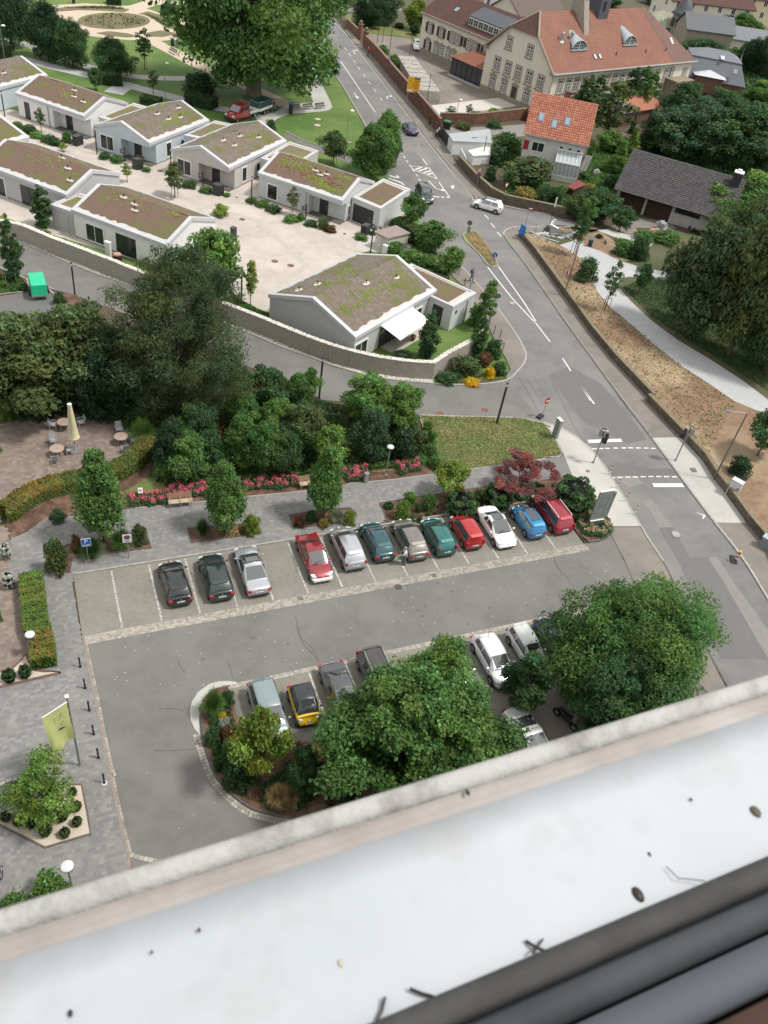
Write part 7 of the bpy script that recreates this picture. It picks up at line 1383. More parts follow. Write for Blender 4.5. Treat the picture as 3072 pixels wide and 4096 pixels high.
ch0=chair('terrace chair left of the table behind the parasol',G('O',438,412,.45),rad(80))
for lab,x,y,ya in(('terrace chair right of the table behind the parasol',672,390,-75),('terrace chair on the far side of the left table',443,548,10),('terrace chair right of the left table by the parasol foot',580,620,-95),('terrace chair on the near side of the left table',455,700,180),('terrace chair on the far side of the table by the spiky plant',988,448,5),('terrace chair on the near side of the table by the spiky plant',1037,612,190),('terrace chair half hidden behind the spiky plant',1112,540,-90)):
 dup(ch0,(*G('O',x,y,.45),.07),rad(ya),lab)
g=G('O',630,640);ps=thing('parasol','closed cream parasol on the café terrace','parasol',(*g,.07));b=MB().tube([(0,0,0),(0,0,4.5)],.05,10);b.build('pole',m_frame,ps);b=MB().box((0,0,.05),(.7,.7,.1));b.build('foot',m_metal,ps)
n=16;vs=[];prof=[(1.35,.47),(1.5,.40),(2.4,.33),(3.4,.24),(4.3,.16),(4.5,.14)];b=MB()
for z_,r in prof:
 for j in range(n*2):a_=PI*j/n;rr=r*(1 if j%2 else .72);vs.append((rr*math.cos(a_),rr*math.sin(a_),z_+(.08 if(j%2 and z_<1.4)else 0)))
N=n*2;fs=[(i*N+j,i*N+(j+1)%N,(i+1)*N+(j+1)%N,(i+1)*N+j)for i in range(len(prof)-1)for j in range(N)];b.add(vs,fs);b.build('canopy',mat('cream_canopy',(.66,.62,.40),col2=(.60,.56,.36),scale=2,rough=.85),ps,True);b=MB().lathe((0,0,4.48),[(.17,0),(.17,.05),(.12,.08)],14);b.build('cap',m_ws,ps)
# bungalow terrace furniture
def place(k,x,y):return G(k,x,y)
t=thing('garden_table','grey rectangular table at the edge of the awning','table',(*G('M',395,960),.05),rad(34));b=MB().box((0,0,.72),(1.5,.85,.04));b.build('table_top',m_sling,t);[MB_.build('leg',m_frame,t)for MB_ in[(lambda q:(q.tube([(sx*.65,sy*.35,0),(sx*.65,sy*.35,.7)],.025,6),q)[1])(MB())for sx in(-1,1)for sy in(-1,1)]]
mwk=mat('wicker',(.36,.255,.14),col2=(.27,.19,.105),scale=14,rough=.9)
for i,(x,y,lab)in enumerate(((520,862,'wicker chair under the awning, left one'),(583,838,'wicker chair under the awning, right one'),(300,925,'grey chair in the shade of the awning'))):
 t=thing('wicker_chair' if i<2 else 'terrace_chair',lab,'chair',(*G('M',x,y),.05),rad(34+90*i));b=MB().box((0,0,.28),(.55,.55,.5));b.build('seat',mwk if i<2 else m_sling,t,bevel=.05);b=MB().box((0,.26,.68),(.55,.08,.55));b.build('backrest',mwk if i<2 else m_sling,t,bevel=.04)
t=thing('bench_box','small brown bench in the blue bungalow entrance','bench',(*G('F',1165,490),.02),rad(-47));b=MB().box((0,0,.45),(1.1,.4,.06));b.build('seat',mat('bench_timber',(.33,.215,.13)),t);b=MB().box((0,.2,.7),(1.1,.05,.4));b.build('backrest',mat('bench_timber',(.33,.215,.13)),t);
for s in(-1,1):b=MB().box((s*.48,0,.22),(.06,.36,.44));b.build('leg',mat('bench_timber',(.33,.215,.13)),t)
# house number posts
for k,x,y,s_,lab in(('F',1040,510,'13','dark letterbox post with white 13 before the pale blue bungalow'),('G',232,612,'15','dark letterbox post with white 15 before the warm grey bungalow'),('G',1083,885,'17','dark letterbox post with white 17 in the planted bed of the yellow green roof')):
 g=G(k,x,y);t=thing('letterbox_post',lab,'letterbox post',(*g,.02),cam_yaw(g));b=MB().box((0,0,.95),(.16,.12,1.9));b.build('post',m_dark,t);b=MB().box((-.32,-.02,1.35),(.5,.1,.5));p=b.build('letterbox',m_dark,t);text(s_,.38,p,(-.32,-.08,1.35),(rad(90),0,0),m_ws,'numeral')
# utility cabinets, warning beacon
t=thing('utility_cabinet','pale grey utility cabinet against the retaining wall on the right','cabinet',(*G('e',1260,1290),.1),rad(118));b=MB().box((0,0,.8),(.95,.5,1.6));b.build('body',mat('cabinet_grey',(.50,.52,.53),rough=.5),t,bevel=.02);b=MB().box((0,0,1.63),(1.02,.58,.06));b.build('lid',mat('cabinet_lid',(.58,.60,.61),rough=.4),t);b=MB().box((-.3,.26,1.0),(.1,.03,.16));b.build('lock',m_trim,t)
t=thing('utility_cabinet','blue grey low cabinet cut by the right edge','cabinet',(*G('b',1635,560),.1),rad(118));b=MB().box((0,0,.5),(1.1,.6,1.0));b.build('body',mat('cabinet_blue',(.19,.22,.26),rough=.5),t,bevel=.02);b=MB().box((0,0,1.03),(1.18,.68,.06));b.build('lid',mat('cabinet_lid2',(.33,.37,.41),rough=.4),t)
g=G('b',1405,660);t=thing('warning_beacon','red and white striped road beacon with yellow lamp on a dark foot','beacon',(*g,.02),cam_yaw(g)+.4);b=MB().box((-.1,.15,.06),(.5,.9,.12));b.build('foot',m_trim,t,bevel=.03)
for i in range(5):b=MB().hexa([(-.12,-.03,.15+i*.17),(.12,-.03,.08+i*.17),(.12,.03,.08+i*.17),(-.12,.03,.15+i*.17)],[(-.12,-.03,.32+i*.17),(.12,-.03,.25+i*.17),(.12,.03,.25+i*.17),(-.12,.03,.32+i*.17)]);b.build('stripe',m_rs if i%2==0 else m_ws,t)
b=MB().lathe((0,0,1.0),[(.06,0),(.11,.05),(.11,.16),(.05,.22)],12);b.build('lamp',mat('amber',(.75,.45,.02),rough=.3),t)
# handrails of the steps, monolith
def rail(lab,pts,h=.95,z0=.3,mid=False):
 P=[G('f',*q,z0)for q in pts];t=thing('handrail',lab,'handrail',(*P[0],z0));L_=[(p[0]-P[0][0],p[1]-P[0][1])for p in P];b=MB().tube([(x,y,h)for x,y in L_],.03,6);b.build('top_rail',m_frame,t)
 for x,y in L_:b=MB().tube([(x,y,0),(x,y,h)],.03,6);b.build('post',m_alu,t)
rail('steel handrail at the upper pavement end of the steps',[(125,290),(235,260)],1.05,.1);rail('long steel handrail through the middle of the steps',[(315,370),(525,378),(730,345)],.9,.5);rail('steel handrail on the far side of the steps',[(320,315),(560,335)],.7,.4)
t=thing('stone_slab','upright pale grey stone slab beside the park steps','stone slab',(*G('f',360,325,.3),.3),rad(-35));b=MB().hexa([(-.55,-.2,0),(.55,-.2,0),(.55,.2,0),(-.55,.2,0)],[(-.55,-.2,1.55),(.55,-.2,1.2),(.55,.2,1.2),(-.55,.2,1.55)]);b.build('slab',m_stonepath,t);b=MB().hexa([(-.57,-.22,1.56),(.57,-.22,1.21),(.57,.22,1.21),(-.57,.22,1.56)],[(-.57,-.22,1.62),(.57,-.22,1.27),(.57,.22,1.27),(-.57,.22,1.62)]);b.build('top_edge',m_ws,t)
t=thing('boulder','dark rough stone beside the pale slab at the steps','boulder',(*G('f',298,268),.2),0);b=MB().lathe((0,0,0),[(.42,0),(.48,.35),(.35,.75),(.1,.8)],7);b.build('rock',st_[1],t)
# green lidded bin and white box at the gate
t=thing('wheeled_container','black wheeled container with green lid behind the gate','container',(*G('C',1005,1070),0),rad(-20));b=MB().hexa([(-.55,-.4,.15),(.55,-.4,.15),(.55,.4,.15),(-.55,.4,.15)],[(-.65,-.5,1.15),(.65,-.5,1.15),(.65,.5,1.15),(-.65,.5,1.15)]);b.build('body',m_trim,t);b=MB().lathe((0,0,1.16),[(.55,0),(.5,.14),(.2,.22)],12,sq=(1.25,.9));b.build('lid',mat('green_lid',(.02,.20,.07),rough=.5),t)
for sx in(-.5,.5):b=MB().tube([(sx,-.4,.1),(sx,-.3,.1)],.1,10);b.build('wheel',m_tyre,t)
# vertical black poles of the school yard
for k,x,y,h,lab in(('C',700,475,4.0,'thin black pole in the school yard beside the garages'),('C',527,490,5.6,'thin black pole behind the shrubs at the sandstone wall'),('C',840,880,5.0,'thin black pole at the near end of the garages'),('C',477,352,6.2,'thin dark lamp pole on the dry lawn by the gate'),('C',432,355,6.0,'thin dark pole beside the gate pillars')):
 t=thing('thin_pole',lab,'pole',G(k,x,y));b=MB().tube([(0,0,0),(0,0,h)],.05,6);b.build('pole',m_poleD,t);b=MB().lathe((0,0,h),[(.09,0),(.04,.12)],8);b.build('cap',m_poleD,t)
# angular metal sculpture lamp in the yellow bush
t=thing('angular_lamp','dark angular metal lamp rising from the yellow green bush','lamp',(*G('X',748,1090),.1),0);b=MB().tube([(0,0,0),(0,0,3.1)],.06,4);b.build('post',mat('slate_metal',(.075,.075,.095),rough=.45),t)
for z_,s in((2.75,.42),(3.35,.30)):b=MB().add([(-s,-s,z_-.25),(s,-s,z_-.25),(s,s,z_-.25),(-s,s,z_-.25),(0,0,z_+.25)],[(0,1,4),(1,2,4),(2,3,4),(3,0,4),(3,2,1,0)]);b.build('shade',mat('slate_metal',(.075,.075,.095)),t)
b=MB().lathe((0,0,3.58),[(.05,0),(.05,.05)],8);b.build('tip',m_ws,t)
# stone ring pond in the gravel garden
c=G('Z',160,540);t=thing('stone_ring','low ring of grey stone blocks filled with dark pebbles under the magnolia','planter',(*G('Z',140,480),.13));
for i in range(22):a_=i*2*PI/22;b=MB().box((1.15*math.cos(a_),.95*math.sin(a_),.22),(.27,.16,.46),a_+PI/2);b.build('block',m_kerb,t)
b=MB().lathe((0,0,.1),[(1.05,0),(1.0,.12)],20,sq=(1,.82));b.build('pebble_bed',mat('dark_pebbles',(.09,.10,.12),col2=(.22,.23,.25),scale=14,ramp=(.5,.62),bump=1),t)
# flying swift
g=G('f',1060,400,3.0);t=thing('bird','dark swift gliding over the park path with curved wings','bird',(*g,3.0),rad(-35),None);m_bird=mat('bird_brown',(.045,.028,.022),rough=.9)
b=MB().lathe((0,0,0),[(.02,-.35),(.08,-.2),(.10,0),(.07,.18),(.03,.3)],8,axis='X');b.build('body',m_bird,t,True)
for s in(-1,1):b=MB();vs=[];P=[(.12,0,.30),(.22,.35,.26),(.05,.75,.16),(-.35,1.05,.04)];[vs.extend([(x,s*y,.03),(x-w_,s*y,.0)])for x,y,w_ in P];b.add(vs,[(0,1,3,2),(2,3,5,4),(4,5,7,6)]);w_=b.build('wing',m_bird,t)
b=MB().add([(-.3,-.04,0),(-.3,.04,0),(-.62,.13,0),(-.5,0,0),(-.62,-.13,0)],[(0,1,2,3),(0,3,4)]);b.build('tail',m_bird,t)
# barrel with flowers, small terrace things behind the pine
t=thing('planter_pot','flower pot on the awning terrace','planter',(*G('M',520,960),.05));b=MB().lathe((0,0,0),[(.16,0),(.24,.3),(.2,.32)],12);b.build('pot',mat('clay_pot',(.2,.12,.09)),t);b=MB().lathe((0,0,.3),[(.2,0),(.32,.12),(.25,.3),(.05,.38)],9);b.build('flowers',mat('pink_flowers',(.45,.12,.16),col2=(.12,.15,.05),scale=12),t,True)
t=thing('planter_tub','dark tub of pale pink flowers on the terrace behind the pine','planter',(*G('K',975,300),.05));b=MB().box((0,0,.3),(.9,.5,.6));b.build('tub',mat('dark_red_tub',(.07,.02,.02)),t);b=MB().lathe((0,0,.58),[(.35,0),(.42,.12),(.3,.3),(.05,.36)],9,sq=(1.2,.8));b.build('flowers',mat('pale_flowers',(.6,.36,.33),col2=(.3,.22,.12),scale=9),t,True)
t=thing('white_post','white rendered end pillar of the terrace screen','pillar',(*G('K',905,275),0),rad(-47));b=MB().box((0,0,.9),(.6,.3,1.8));b.build('pillar',m_whitew,t);b=MB().box((0,0,1.83),(.7,.4,.08));b.build('cap',m_white_m,t)
# ================= VEGETATION =================
def leafm(n,c,c2=None):
 c=tuple(min(.8,v*1.55)for v in c);m=mat('leaf_'+n,c,col2=c2 or tuple(v*.66 for v in c),scale=.8,detail=3,rough=.6,spec=.25,vcol=True);q=m.node_tree;p=q.nodes['Principled BSDF'];src=p.inputs['Base Color'].links[0].from_socket
 t=q.nodes.new('ShaderNodeBsdfTranslucent');q.links.new(src,t.inputs['Color']);x=q.nodes.new('ShaderNodeMixShader');x.inputs['Fac'].default_value=.42;q.links.new(p.outputs['BSDF'],x.inputs[1]);q.links.new(t.outputs['BSDF'],x.inputs[2]);q.links.new(x.outputs['Shader'],q.nodes['Material Output'].inputs['Surface']);return m
LM=dict(mid=leafm('mid',(.076,.150,.040)),dark=leafm('dark',(.048,.098,.034)),deep=leafm('deep',(.032,.064,.029)),light=leafm('light',(.106,.192,.048)),yellow=leafm('yellow',(.155,.205,.036)),olive=leafm('olive',(.080,.112,.040)),pine=leafm('pine',(.058,.088,.036)),hedge=leafm('hedge',(.115,.155,.045)),blue=leafm('blue',(.052,.098,.045)),grey=leafm('grey',(.24,.27,.22)),lime=leafm('lime',(.115,.195,.04)),red=leafm('red',(.20,.080,.075),(.15,.055,.055)),gold=leafm('gold',(.20,.17,.04)),straw=leafm('straw',(.36,.28,.15)),silver=leafm('silver',(.50,.52,.47)),brown=leafm('brown',(.11,.062,.03)),white=leafm('white',(.62,.62,.52)),pink=leafm('pink',(.66,.15,.21),(.58,.09,.14)),salmon=leafm('salmon',(.68,.33,.25),(.60,.45,.34)),yflower=leafm('yflower',(.50,.33,.012),(.42,.30,.02)),rflower=leafm('rflower',(.17,.05,.035),(.05,.06,.03)),orange=leafm('orange',(.20,.13,.035)))
m_bark=mat('bark',(.11,.085,.065),col2=(.06,.048,.038),scale=6,bump=1,bscale=12);m_barkp=mat('plane_bark',(.22,.195,.155),col2=(.13,.115,.09),scale=2,bump=.5);m_stake=mat('stake_timber',(.26,.19,.12),col2=(.18,.13,.085),scale=5)
K_={}
def clump_tree(key,shape,R0,H0,zb,ncl,n,size,tr,cl=.32,asp=.55,droop=.0,seed=1,limbs=8,up=.35,fill=.72):
 cs=crown_clumps(seed,R0,H0*(1-zb),H0*zb,ncl,shape,cl);me=leaves('crown_'+key,cs,n,size,LM['mid'],seed,asp=asp,droop=droop,up=up,fill=fill)
 r=bpy.data.objects.new('tmp',None);b=MB();zt=H0*zb
 hx=H0*.86;b.tube([(0,0,-.1),(0,0,.15),(.02*R0,0,H0*.1),(0,.02*R0,H0*.3),(.03*R0,0,H0*.6),(0,0,hx)],[tr*1.45,tr*1.1,tr,tr*.85,tr*.5,tr*.12],7)
 for c in sorted(cs,key=lambda c:-c[3])[:limbs]:
  z0=max(H0*.08,min(c[2]*.62,hx*.8));b.tube([(0,0,z0),(c[0]*.5,c[1]*.5,(z0+c[2])/2-.03*H0),c[:3]],tr*.36,4,r2=tr*.08,cap=False)
 K_[key]=(R0,H0,me,b.mesh('trunk_'+key,m_bark,True))
clump_tree('round','round',4,9,.16,70,21000,.34,.22,seed=2);clump_tree('roundb','round',4,9,.14,64,20000,.36,.22,seed=9,cl=.36)
clump_tree('small','round',1.6,4.4,.28,34,5200,.21,.07,seed=3,cl=.38);clump_tree('column','column',1.0,5.2,.06,44,7000,.17,.08,seed=4,cl=.42,up=.6);clump_tree('egg','egg',1.3,5.0,.20,90,15000,.14,.07,seed=5,cl=.40,up=.55)
clump_tree('cone','cone',2.4,8,.04,60,12000,.30,.14,seed=6,asp=.3,cl=.30,droop=.3);clump_tree('yew','round',4,8,.08,70,24000,.36,.26,seed=7,asp=.28,droop=.5,cl=.36);clump_tree('bush','bush',1.0,1.6,.0,22,3000,.15,.03,seed=8,cl=.5);clump_tree('bushb','round',1.0,1.7,.0,20,2600,.17,.03,seed=18,cl=.5)
clump_tree('sapling','tall',.62,3.6,.36,20,900,.16,.035,seed=10,cl=.42,limbs=10);clump_tree('thin','tall',.8,4.6,.30,22,2300,.17,.045,seed=11,cl=.45)
def ball_mesh():
 cs=[(0,0,.46,.48,.48,.46)];me=leaves('crown_ball',cs,3800,.085,LM['dark'],12,tint=(.95,1.05),hue=.05,fill=.93,up=.2);b=MB().lathe((0,0,.02),[(.2,0),(.40,.15),(.46,.40),(.40,.68),(.2,.86),(.02,.90)],14);return me,b.mesh('ball_core',LM['deep'],True)
mb_,mc_=ball_mesh();K_['ball']=(.5,.95,mb_,mc_)
def tuft_mesh():
 R=np.random.RandomState(5);n=900;vs=[];fs=[];col=[]
 for i in range(n):
  a=R.rand()*6.28;r0=R.rand()*.22;L_=R.uniform(.7,1.15);lean=R.uniform(.15,1.15);d=np.array([math.cos(a),math.sin(a)]);p=np.array([math.cos(a+R.normal()*.6),math.sin(a+R.normal()*.6)])*r0;w=R.uniform(.018,.034);nn=np.array([-d[1],d[0]]);o=len(vs);c=R.uniform(.7,1.3)
  for k in range(5):
   t=k/4;rr=lean*t**1.6*.95;z=L_*(t*1.25-.72*lean*t*t);q=p+d*rr;ww=w*(1-t*.85);vs+=[(*(q+nn*ww),max(z,.0)),(*(q-nn*ww),max(z,.0))];col+=[(c,c,c*.9,1)]*2
  fs+=[(o+2*k,o+2*k+1,o+2*k+3,o+2*k+2)for k in range(4)]
 return npmesh('grass_tuft',np.array(vs),np.array(fs),[LM['mid']],tint=col)
me_=tuft_mesh();bq=MB();bq.lathe((0,0,0),[(.16,0),(.2,.1),(.05,.3)],8);K_['tuft']=(1.0,1.0,me_,bq.mesh('tuft_core',LM['deep'],True))
def depth(p):return sum(RM[2][i]*(p[i]-CAM[i])for i in range(3))
def hgt(k,g,z0,ty):
 r=REG[k];v=(r[1]+ty*r[2]-2048)/FP;P=(g[0],g[1],z0);a1=sum(RM[1][i]*(P[i]-CAM[i])for i in range(3));a2=depth(P);return(v*a2-a1)/(RM[1][2]-v*RM[2][2])
def plant(kind,col,name,label,k,x,y,ty,w,z0=0.,cat=None,group=None,crown=True,stakes=False,H=None,sy=1.):
 R0,H0,me,tm=K_[kind];g=G(k,x,y,z0);dd=depth((*g,z0));R=w*REG[k][2]*dd/FP/2;h=H or max(.3,hgt(k,g,z0,ty)-(R*.42 if kind not in('egg','column','cone','sapling','thin','small')else R*.3))
 h=max(h,R*.7);t=thing(name,label,cat or name.replace('_',' ').split()[-1]if name not in('grass_tuft',)else 'ornamental grass',(*g,z0),(x*7.3+y*3.1)%6.28,group)
 s=(R/R0,R/R0*sy,h/H0);nm={'tuft':'blades','ball':'foliage','bush':'foliage','bushb':'foliage'}.get(kind,'crown');o=link(nm,me,t,scale=s)
 sl_=o.material_slots[0];sl_.link='OBJECT';sl_.material=LM[col]
 q=link('trunk' if nm=='crown' else 'stems',tm,t,scale=s)
 if stakes:
  for i in range(3):a_=i*2.09;b=MB().tube([(.45*math.cos(a_),.45*math.sin(a_),0),(.38*math.cos(a_),.38*math.sin(a_),1.7)],.035,5);b.build('stake',m_stake,t)
  b=MB().tube([(.38*math.cos(i*2.09),.38*math.sin(i*2.09),1.62)for i in range(4)],.025,4);b.build('stake_brace',m_stake,t)
 return t
T='tree';Sh='shrub'
PL=[
# park, top left
('yew','blue','conifer_tree','tall blue grey cedar at the top left corner of the photo','A',100,400,-420,360),('yew','deep','conifer_tree','dark conifer with twin trunk between the cedar and the park path','A',410,500,-60,330),('yew','dark','conifer_tree','dark conifer left of the round bed, middle one of the three on the lawn strip','A',610,560,110,270),('yew','dark','conifer_tree','dark round headed conifer at the path fork, rightmost on the lawn strip','A',935,635,240,340),
('bush','deep','yew_shrub','big dark yew shrub on the lawn left of the plane tree','B',215,778,545,290),('small','dark','young_tree','young leafy tree behind the white bungalow','A',800,755,540,130),
('bushb','dark','shrub','olive shrub behind the roof of bungalow 15','G',795,145,40,90),('sapling','dark','sapling','thin sapling with stake frame on the park lawn','A',1200,575,200,150),('sapling','olive','sapling','bare looking sapling on the lawn beside the park lamp','A',1272,780,560,110),
('small','dark','young_tree','small dark tree at the crossing of lawn and main road','C',30,700,420,150),('sapling','dark','sapling','thin sapling below the plane tree near the long bright path','B',1110,780,540,90),
# along the main road
('small','olive','street_tree','olive young street tree with wooden frame beside the lane','G',1312,432,120,215),('round','light','street_tree','light green maple like tree left of the main road, tallest by the hatched marking','H',265,500,-60,250),('round','mid','street_tree','bushy green tree directly behind bungalow 17','H',170,560,30,340),('small','dark','street_tree','darker tree touching the road edge below the blue saloon','H',345,445,160,130),
('small','mid','street_tree','young tree in front of the garage annex, its crown over the dark estate','H',500,975,640,190),('small','mid','street_tree','young staked tree behind the transformer hut','M',665,255,-70,260),('small','light','street_tree','young tree between the corner bungalow and the walker','M',815,445,150,210),
('bush','mid','shrub','loose shrub beside the transformer hut roof','M',370,235,110,180),('bush','dark','shrub','dark clipped shrub block right of the transformer hut','M',520,130,0,230),('bush','mid','shrub','green shrub row behind the corner bungalow, upper part','M',620,230,130,190),('bush','light','shrub','light green shrub above the corner bungalow ridge','M',520,300,170,240),('bush','mid','shrub','shrub filling the gap behind the annex of the corner bungalow','M',640,330,230,210),('bush','dark','shrub','dark shrub by the bicycles','M',760,380,290,170),
('bush','mid','shrub','shrub at the foot of the garage annex wall','H',370,930,860,110),('bushb','olive','shrub','low olive shrub at the pale annex corner','H',215,960,900,90),('bushb','dark','shrub','dark low shrub between the bin store and the hut','H',190,1010,970,70),
# corner bungalow garden
('column','dark','columnar_tree','slim dark columnar hornbeam on the lawn of the corner bungalow','M',620,1110,690,175),('column','dark','columnar_tree','dark columnar hornbeam standing behind the end of the gabion wall','M',1045,1085,735,140),('thin','mid','columnar_tree','light green columnar tree above the gabion wall end','M',1098,860,440,170),('bush','mid','shrub','green shrub between the columnar trees and the annex','M',1030,830,650,130),
('bush','olive','shrub','spreading olive shrub in the corner bed outside the gabion wall','M',950,1230,1060,270),('bush','dark','shrub','dark green shrub beside the thin posts','M',1180,1090,925,170),('bushb','brown','shrub','brownish ornamental shrub in the corner bed','M',1110,1160,1040,120),('bush','dark','shrub','dark low shrub at the front of the corner bed','Q',800,50,-20,200),('bush','dark','shrub','green shrub right of the yellow broom','M',1235,1230,1120,150),('bush','yflower','broom_bush','bright yellow flowering broom at the corner kerb','M',1150,1255,1165,105),('bush','yflower','broom_bush','lower spill of yellow broom flowers over the kerb','Q',1010,75,10,140),
('bush','blue','shrub','bluish hydrangea shrub beside the terrace of the corner bungalow','M',425,1105,1030,170),('bushb','mid','shrub','low shrub under the lawn edge of the gabion wall','M',560,1130,1090,110),
# courtyard beds
('sapling','yellow','sapling','yellow green sapling below the blue bungalow windows','F',1056,682,500,100),('thin','olive','sapling','fuller yellowish sapling with low wooden frame on the beige street','F',1450,805,490,170),('sapling','yellow','sapling','tiny yellow green tree top above the reddish roofs','F',525,430,340,85),('sapling','olive','sapling','sapling in front of bungalow 17 with double stake','G',975,850,595,110),('bushb','yellow','young_tree','yellow green tree top over the roof beside the courtyard gutter','G',380,860,735,130),('thin','yellow','sapling','tall yellowish sapling behind the gabion wall near the corner bungalow','L',625,660,280,120),('sapling','olive','sapling','thin yellowish sapling by the white bungalow','F',345,265,45,90),
('bush','mid','shrub','shrub row beside the white bungalow, left end','F',150,230,160,120),('bush','dark','shrub','darker shrub in the white bungalow bed','F',250,270,180,150),('bushb','light','shrub','whitish flowering shrub in the white bungalow bed','F',310,310,245,120),('bush','dark','shrub','shrub under the white bungalow windows','F',420,350,270,150),('bush','mid','shrub','rounded shrub beside the bin store of the white bungalow','F',560,350,240,100),('bush','dark','shrub','low hedge like shrub right of the bin store','F',470,375,310,110),
('bush','dark','shrub','low shrub before the blue bungalow window, left','F',870,480,430,120),('bush','mid','shrub','low shrub before the blue bungalow window, right','F',970,510,450,130),('bushb','mid','shrub','small shrub by the bin store of number 13','F',1215,588,545,80),('bush','dark','shrub','low plants below the number 15 window','G',120,615,570,140),('bush','mid','shrub','low plants between the number 15 post and its bin store','G',260,660,600,120),('bushb','mid','shrub','small shrub right of the number 15 bin store','G',430,695,655,60),
('bush','mid','shrub','shrub at the left end of the number 17 bed','G',640,745,710,110),('bush','mid','shrub','green shrub under the number 17 window','G',730,775,720,130),('bush','dark','shrub','dark shrub in the middle of the number 17 bed','G',820,820,760,140),('bush','light','shrub','light feathery shrub at the number 17 letterbox','G',960,900,840,140),('bush','mid','shrub','green shrub right of the number 17 sapling','G',1040,890,820,90),('bushb','olive','shrub','tall olive shrub in front of the number 17 entrance','G',1225,960,845,100),('bush','dark','shrub','dark low shrub left of the olive one','G',1130,935,880,120),('bush','brown','shrub','brownish ground plants at the right end of the number 17 bed','G',1290,985,945,120),('bush','light','shrub','pale flowering plant beside the black bin store','G',1540,1050,1000,120),
('column','dark','columnar_tree','slim dark cypress at the terrace of the left bungalow','F',365,1055,680,170),('bush','lime','shrub','yellow green creeper on the gabion wall top, left','K',370,85,50,110),('bush','lime','shrub','small yellow green creeper farther along the gabion wall','K',520,140,110,80),('column','dark','columnar_tree','small columnar tree in a wooden frame at the left edge','K',128,470,-110,165),
('bush','mid','shrub','bright shrub in the planted bed at the left edge','K',40,470,380,110),('bush','light','shrub','light shrub left of the staked columnar tree','K',30,520,450,90),('ball','dark','clipped_ball','dark round shrub beside the green trailer','K',198,540,475,80),('ball','mid','clipped_ball','small round shrub in the trailer bed','K',118,550,500,55),('bush','dark','shrub','dark round shrub right of the green trailer','K',495,650,540,120),
# left centre wood
('round','olive','tree','olive crowned tree at the left edge behind the terrace','o',55,880,640,235),('round','olive','tree','small leaved tree behind the green trailer','o',175,865,625,200),('bush','deep','shrub','dark undergrowth beneath the left trees','o',120,880,800,130),('bush','deep','shrub','dark undergrowth left of the big pine trunk','o',235,880,770,150),('yew','deep','tree','dark tree in the shade between olive tree and pine','o',235,880,690,170),
('small','light','tree','feathery light green locust rising over the gabion wall','L',300,720,-40,520),('bush','blue','shrub','low spreading shrub below the curved hedge','O',480,1200,1110,150),('bush','light','shrub','bright leafy shrub at the left terrace edge','O',40,370,180,160),('bush','blue','shrub','grey green rounded shrub beside the bright one at the terrace','O',175,355,185,165),('bush','deep','shrub','dark shrub behind the closed parasol','O',700,285,150,260),('bush','dark','shrub','dark leafy shrub behind the terrace, centre','O',930,335,180,200),('bush','dark','shrub','dark shrub behind the spiky plant','O',1140,400,255,200),('tuft','light','spiky_plant','large spiky light green plant at the terrace edge','O',1190,560,350,230),('bush','deep','shrub','dark shade shrub at the left wood edge','O',440,300,120,260),('bush','deep','shrub','deep shade shrub behind the cafe','O',600,270,60,220),('bush','light','shrub','pale fringe of leaves cut by the left edge of the terrace','O',-10,640,560,60),
('roundb','mid','tree','green tree behind the hedge with light top','O',1560,830,430,420),('bush','mid','shrub','leafy green shrub at the end of the clipped hedge','O',1400,850,650,250),
# shrub belt between access road and roses
('round','mid','shrub_tree','dense green shrub at the left of the shrub belt','P',100,830,440,280),('small','dark','shrub_tree','dark rounded shrub between the hornbeam and the belt','P',310,790,455,250),('bush','brown','shrub','rusty brown dry shrub in the gap of the belt','P',370,480,340,200),('bush','orange','shrub','orange brown dry bush spilling down the slope','P',250,500,430,160),('round','mid','shrub_tree','tall green shrub in the middle of the belt, left','P',560,770,290,330),('roundb','mid','shrub_tree','full green shrub in the middle of the belt','P',740,805,360,340),('roundb','dark','shrub_tree','dark green shrub right of the belt centre','P',900,800,420,300),('roundb','light','shrub_tree','pale green shrub at the back of the belt','P',830,520,170,300),('round','olive','shrub_tree','willowy olive shrub behind the second hornbeam','P',1050,640,190,380),('small','lime','shrub_tree','yellow green maple behind the third hornbeam','P',1260,780,390,300),('round','mid','shrub_tree','bright leafy shrub next to the black lamp column','P',1020,260,-40,260),('small','light','shrub_tree','light shrub left of the black lamp column','P',1110,230,-80,150),('round','dark','shrub_tree','large dark green tree over the access road bend','P',760,300,-110,380),
('round','light','shrub_tree','tall feathery sumac at the end of the belt','Q',130,420,-60,420),('round','light','shrub_tree','feathery light green tree at the right end of the belt','Q',400,430,20,360),('roundb','blue','shrub_tree','blue green shrub in front of the feathery trees','Q',150,700,240,300),('bush','deep','shrub','dark low shrub right of the round topped lamp','Q',420,690,430,260),('bush','olive','shrub','brownish olive shrub at the lawn edge','Q',540,640,430,190),('bush','dark','shrub','dark undergrowth left of the lamp','Q',230,700,560,180),
('roundb','dark','shrub_tree','shady shrub filling the belt under the pine','P',190,620,200,340),('roundb','deep','shrub_tree','deep green shrub in the shade of the pine','P',-20,800,350,300),('round','mid','shrub_tree','shrub closing the belt behind the rusty bush','P',560,470,120,320),
('bush','light','shrub','narrow green hedge shrub at the left edge of the verge lawn, upper','Q',640,470,370,90),('bush','mid','shrub','narrow green hedge shrub at the left edge of the verge lawn, middle','Q',660,570,450,100),('bush','mid','shrub','narrow green hedge shrub at the left edge of the verge lawn, lower','Q',660,680,560,140),('bush','mid','shrub','hedge end shrub by the rose bed','Q',700,760,660,130),('bush','mid','shrub','flat green shrub behind the last rose group','Q',590,720,650,140),
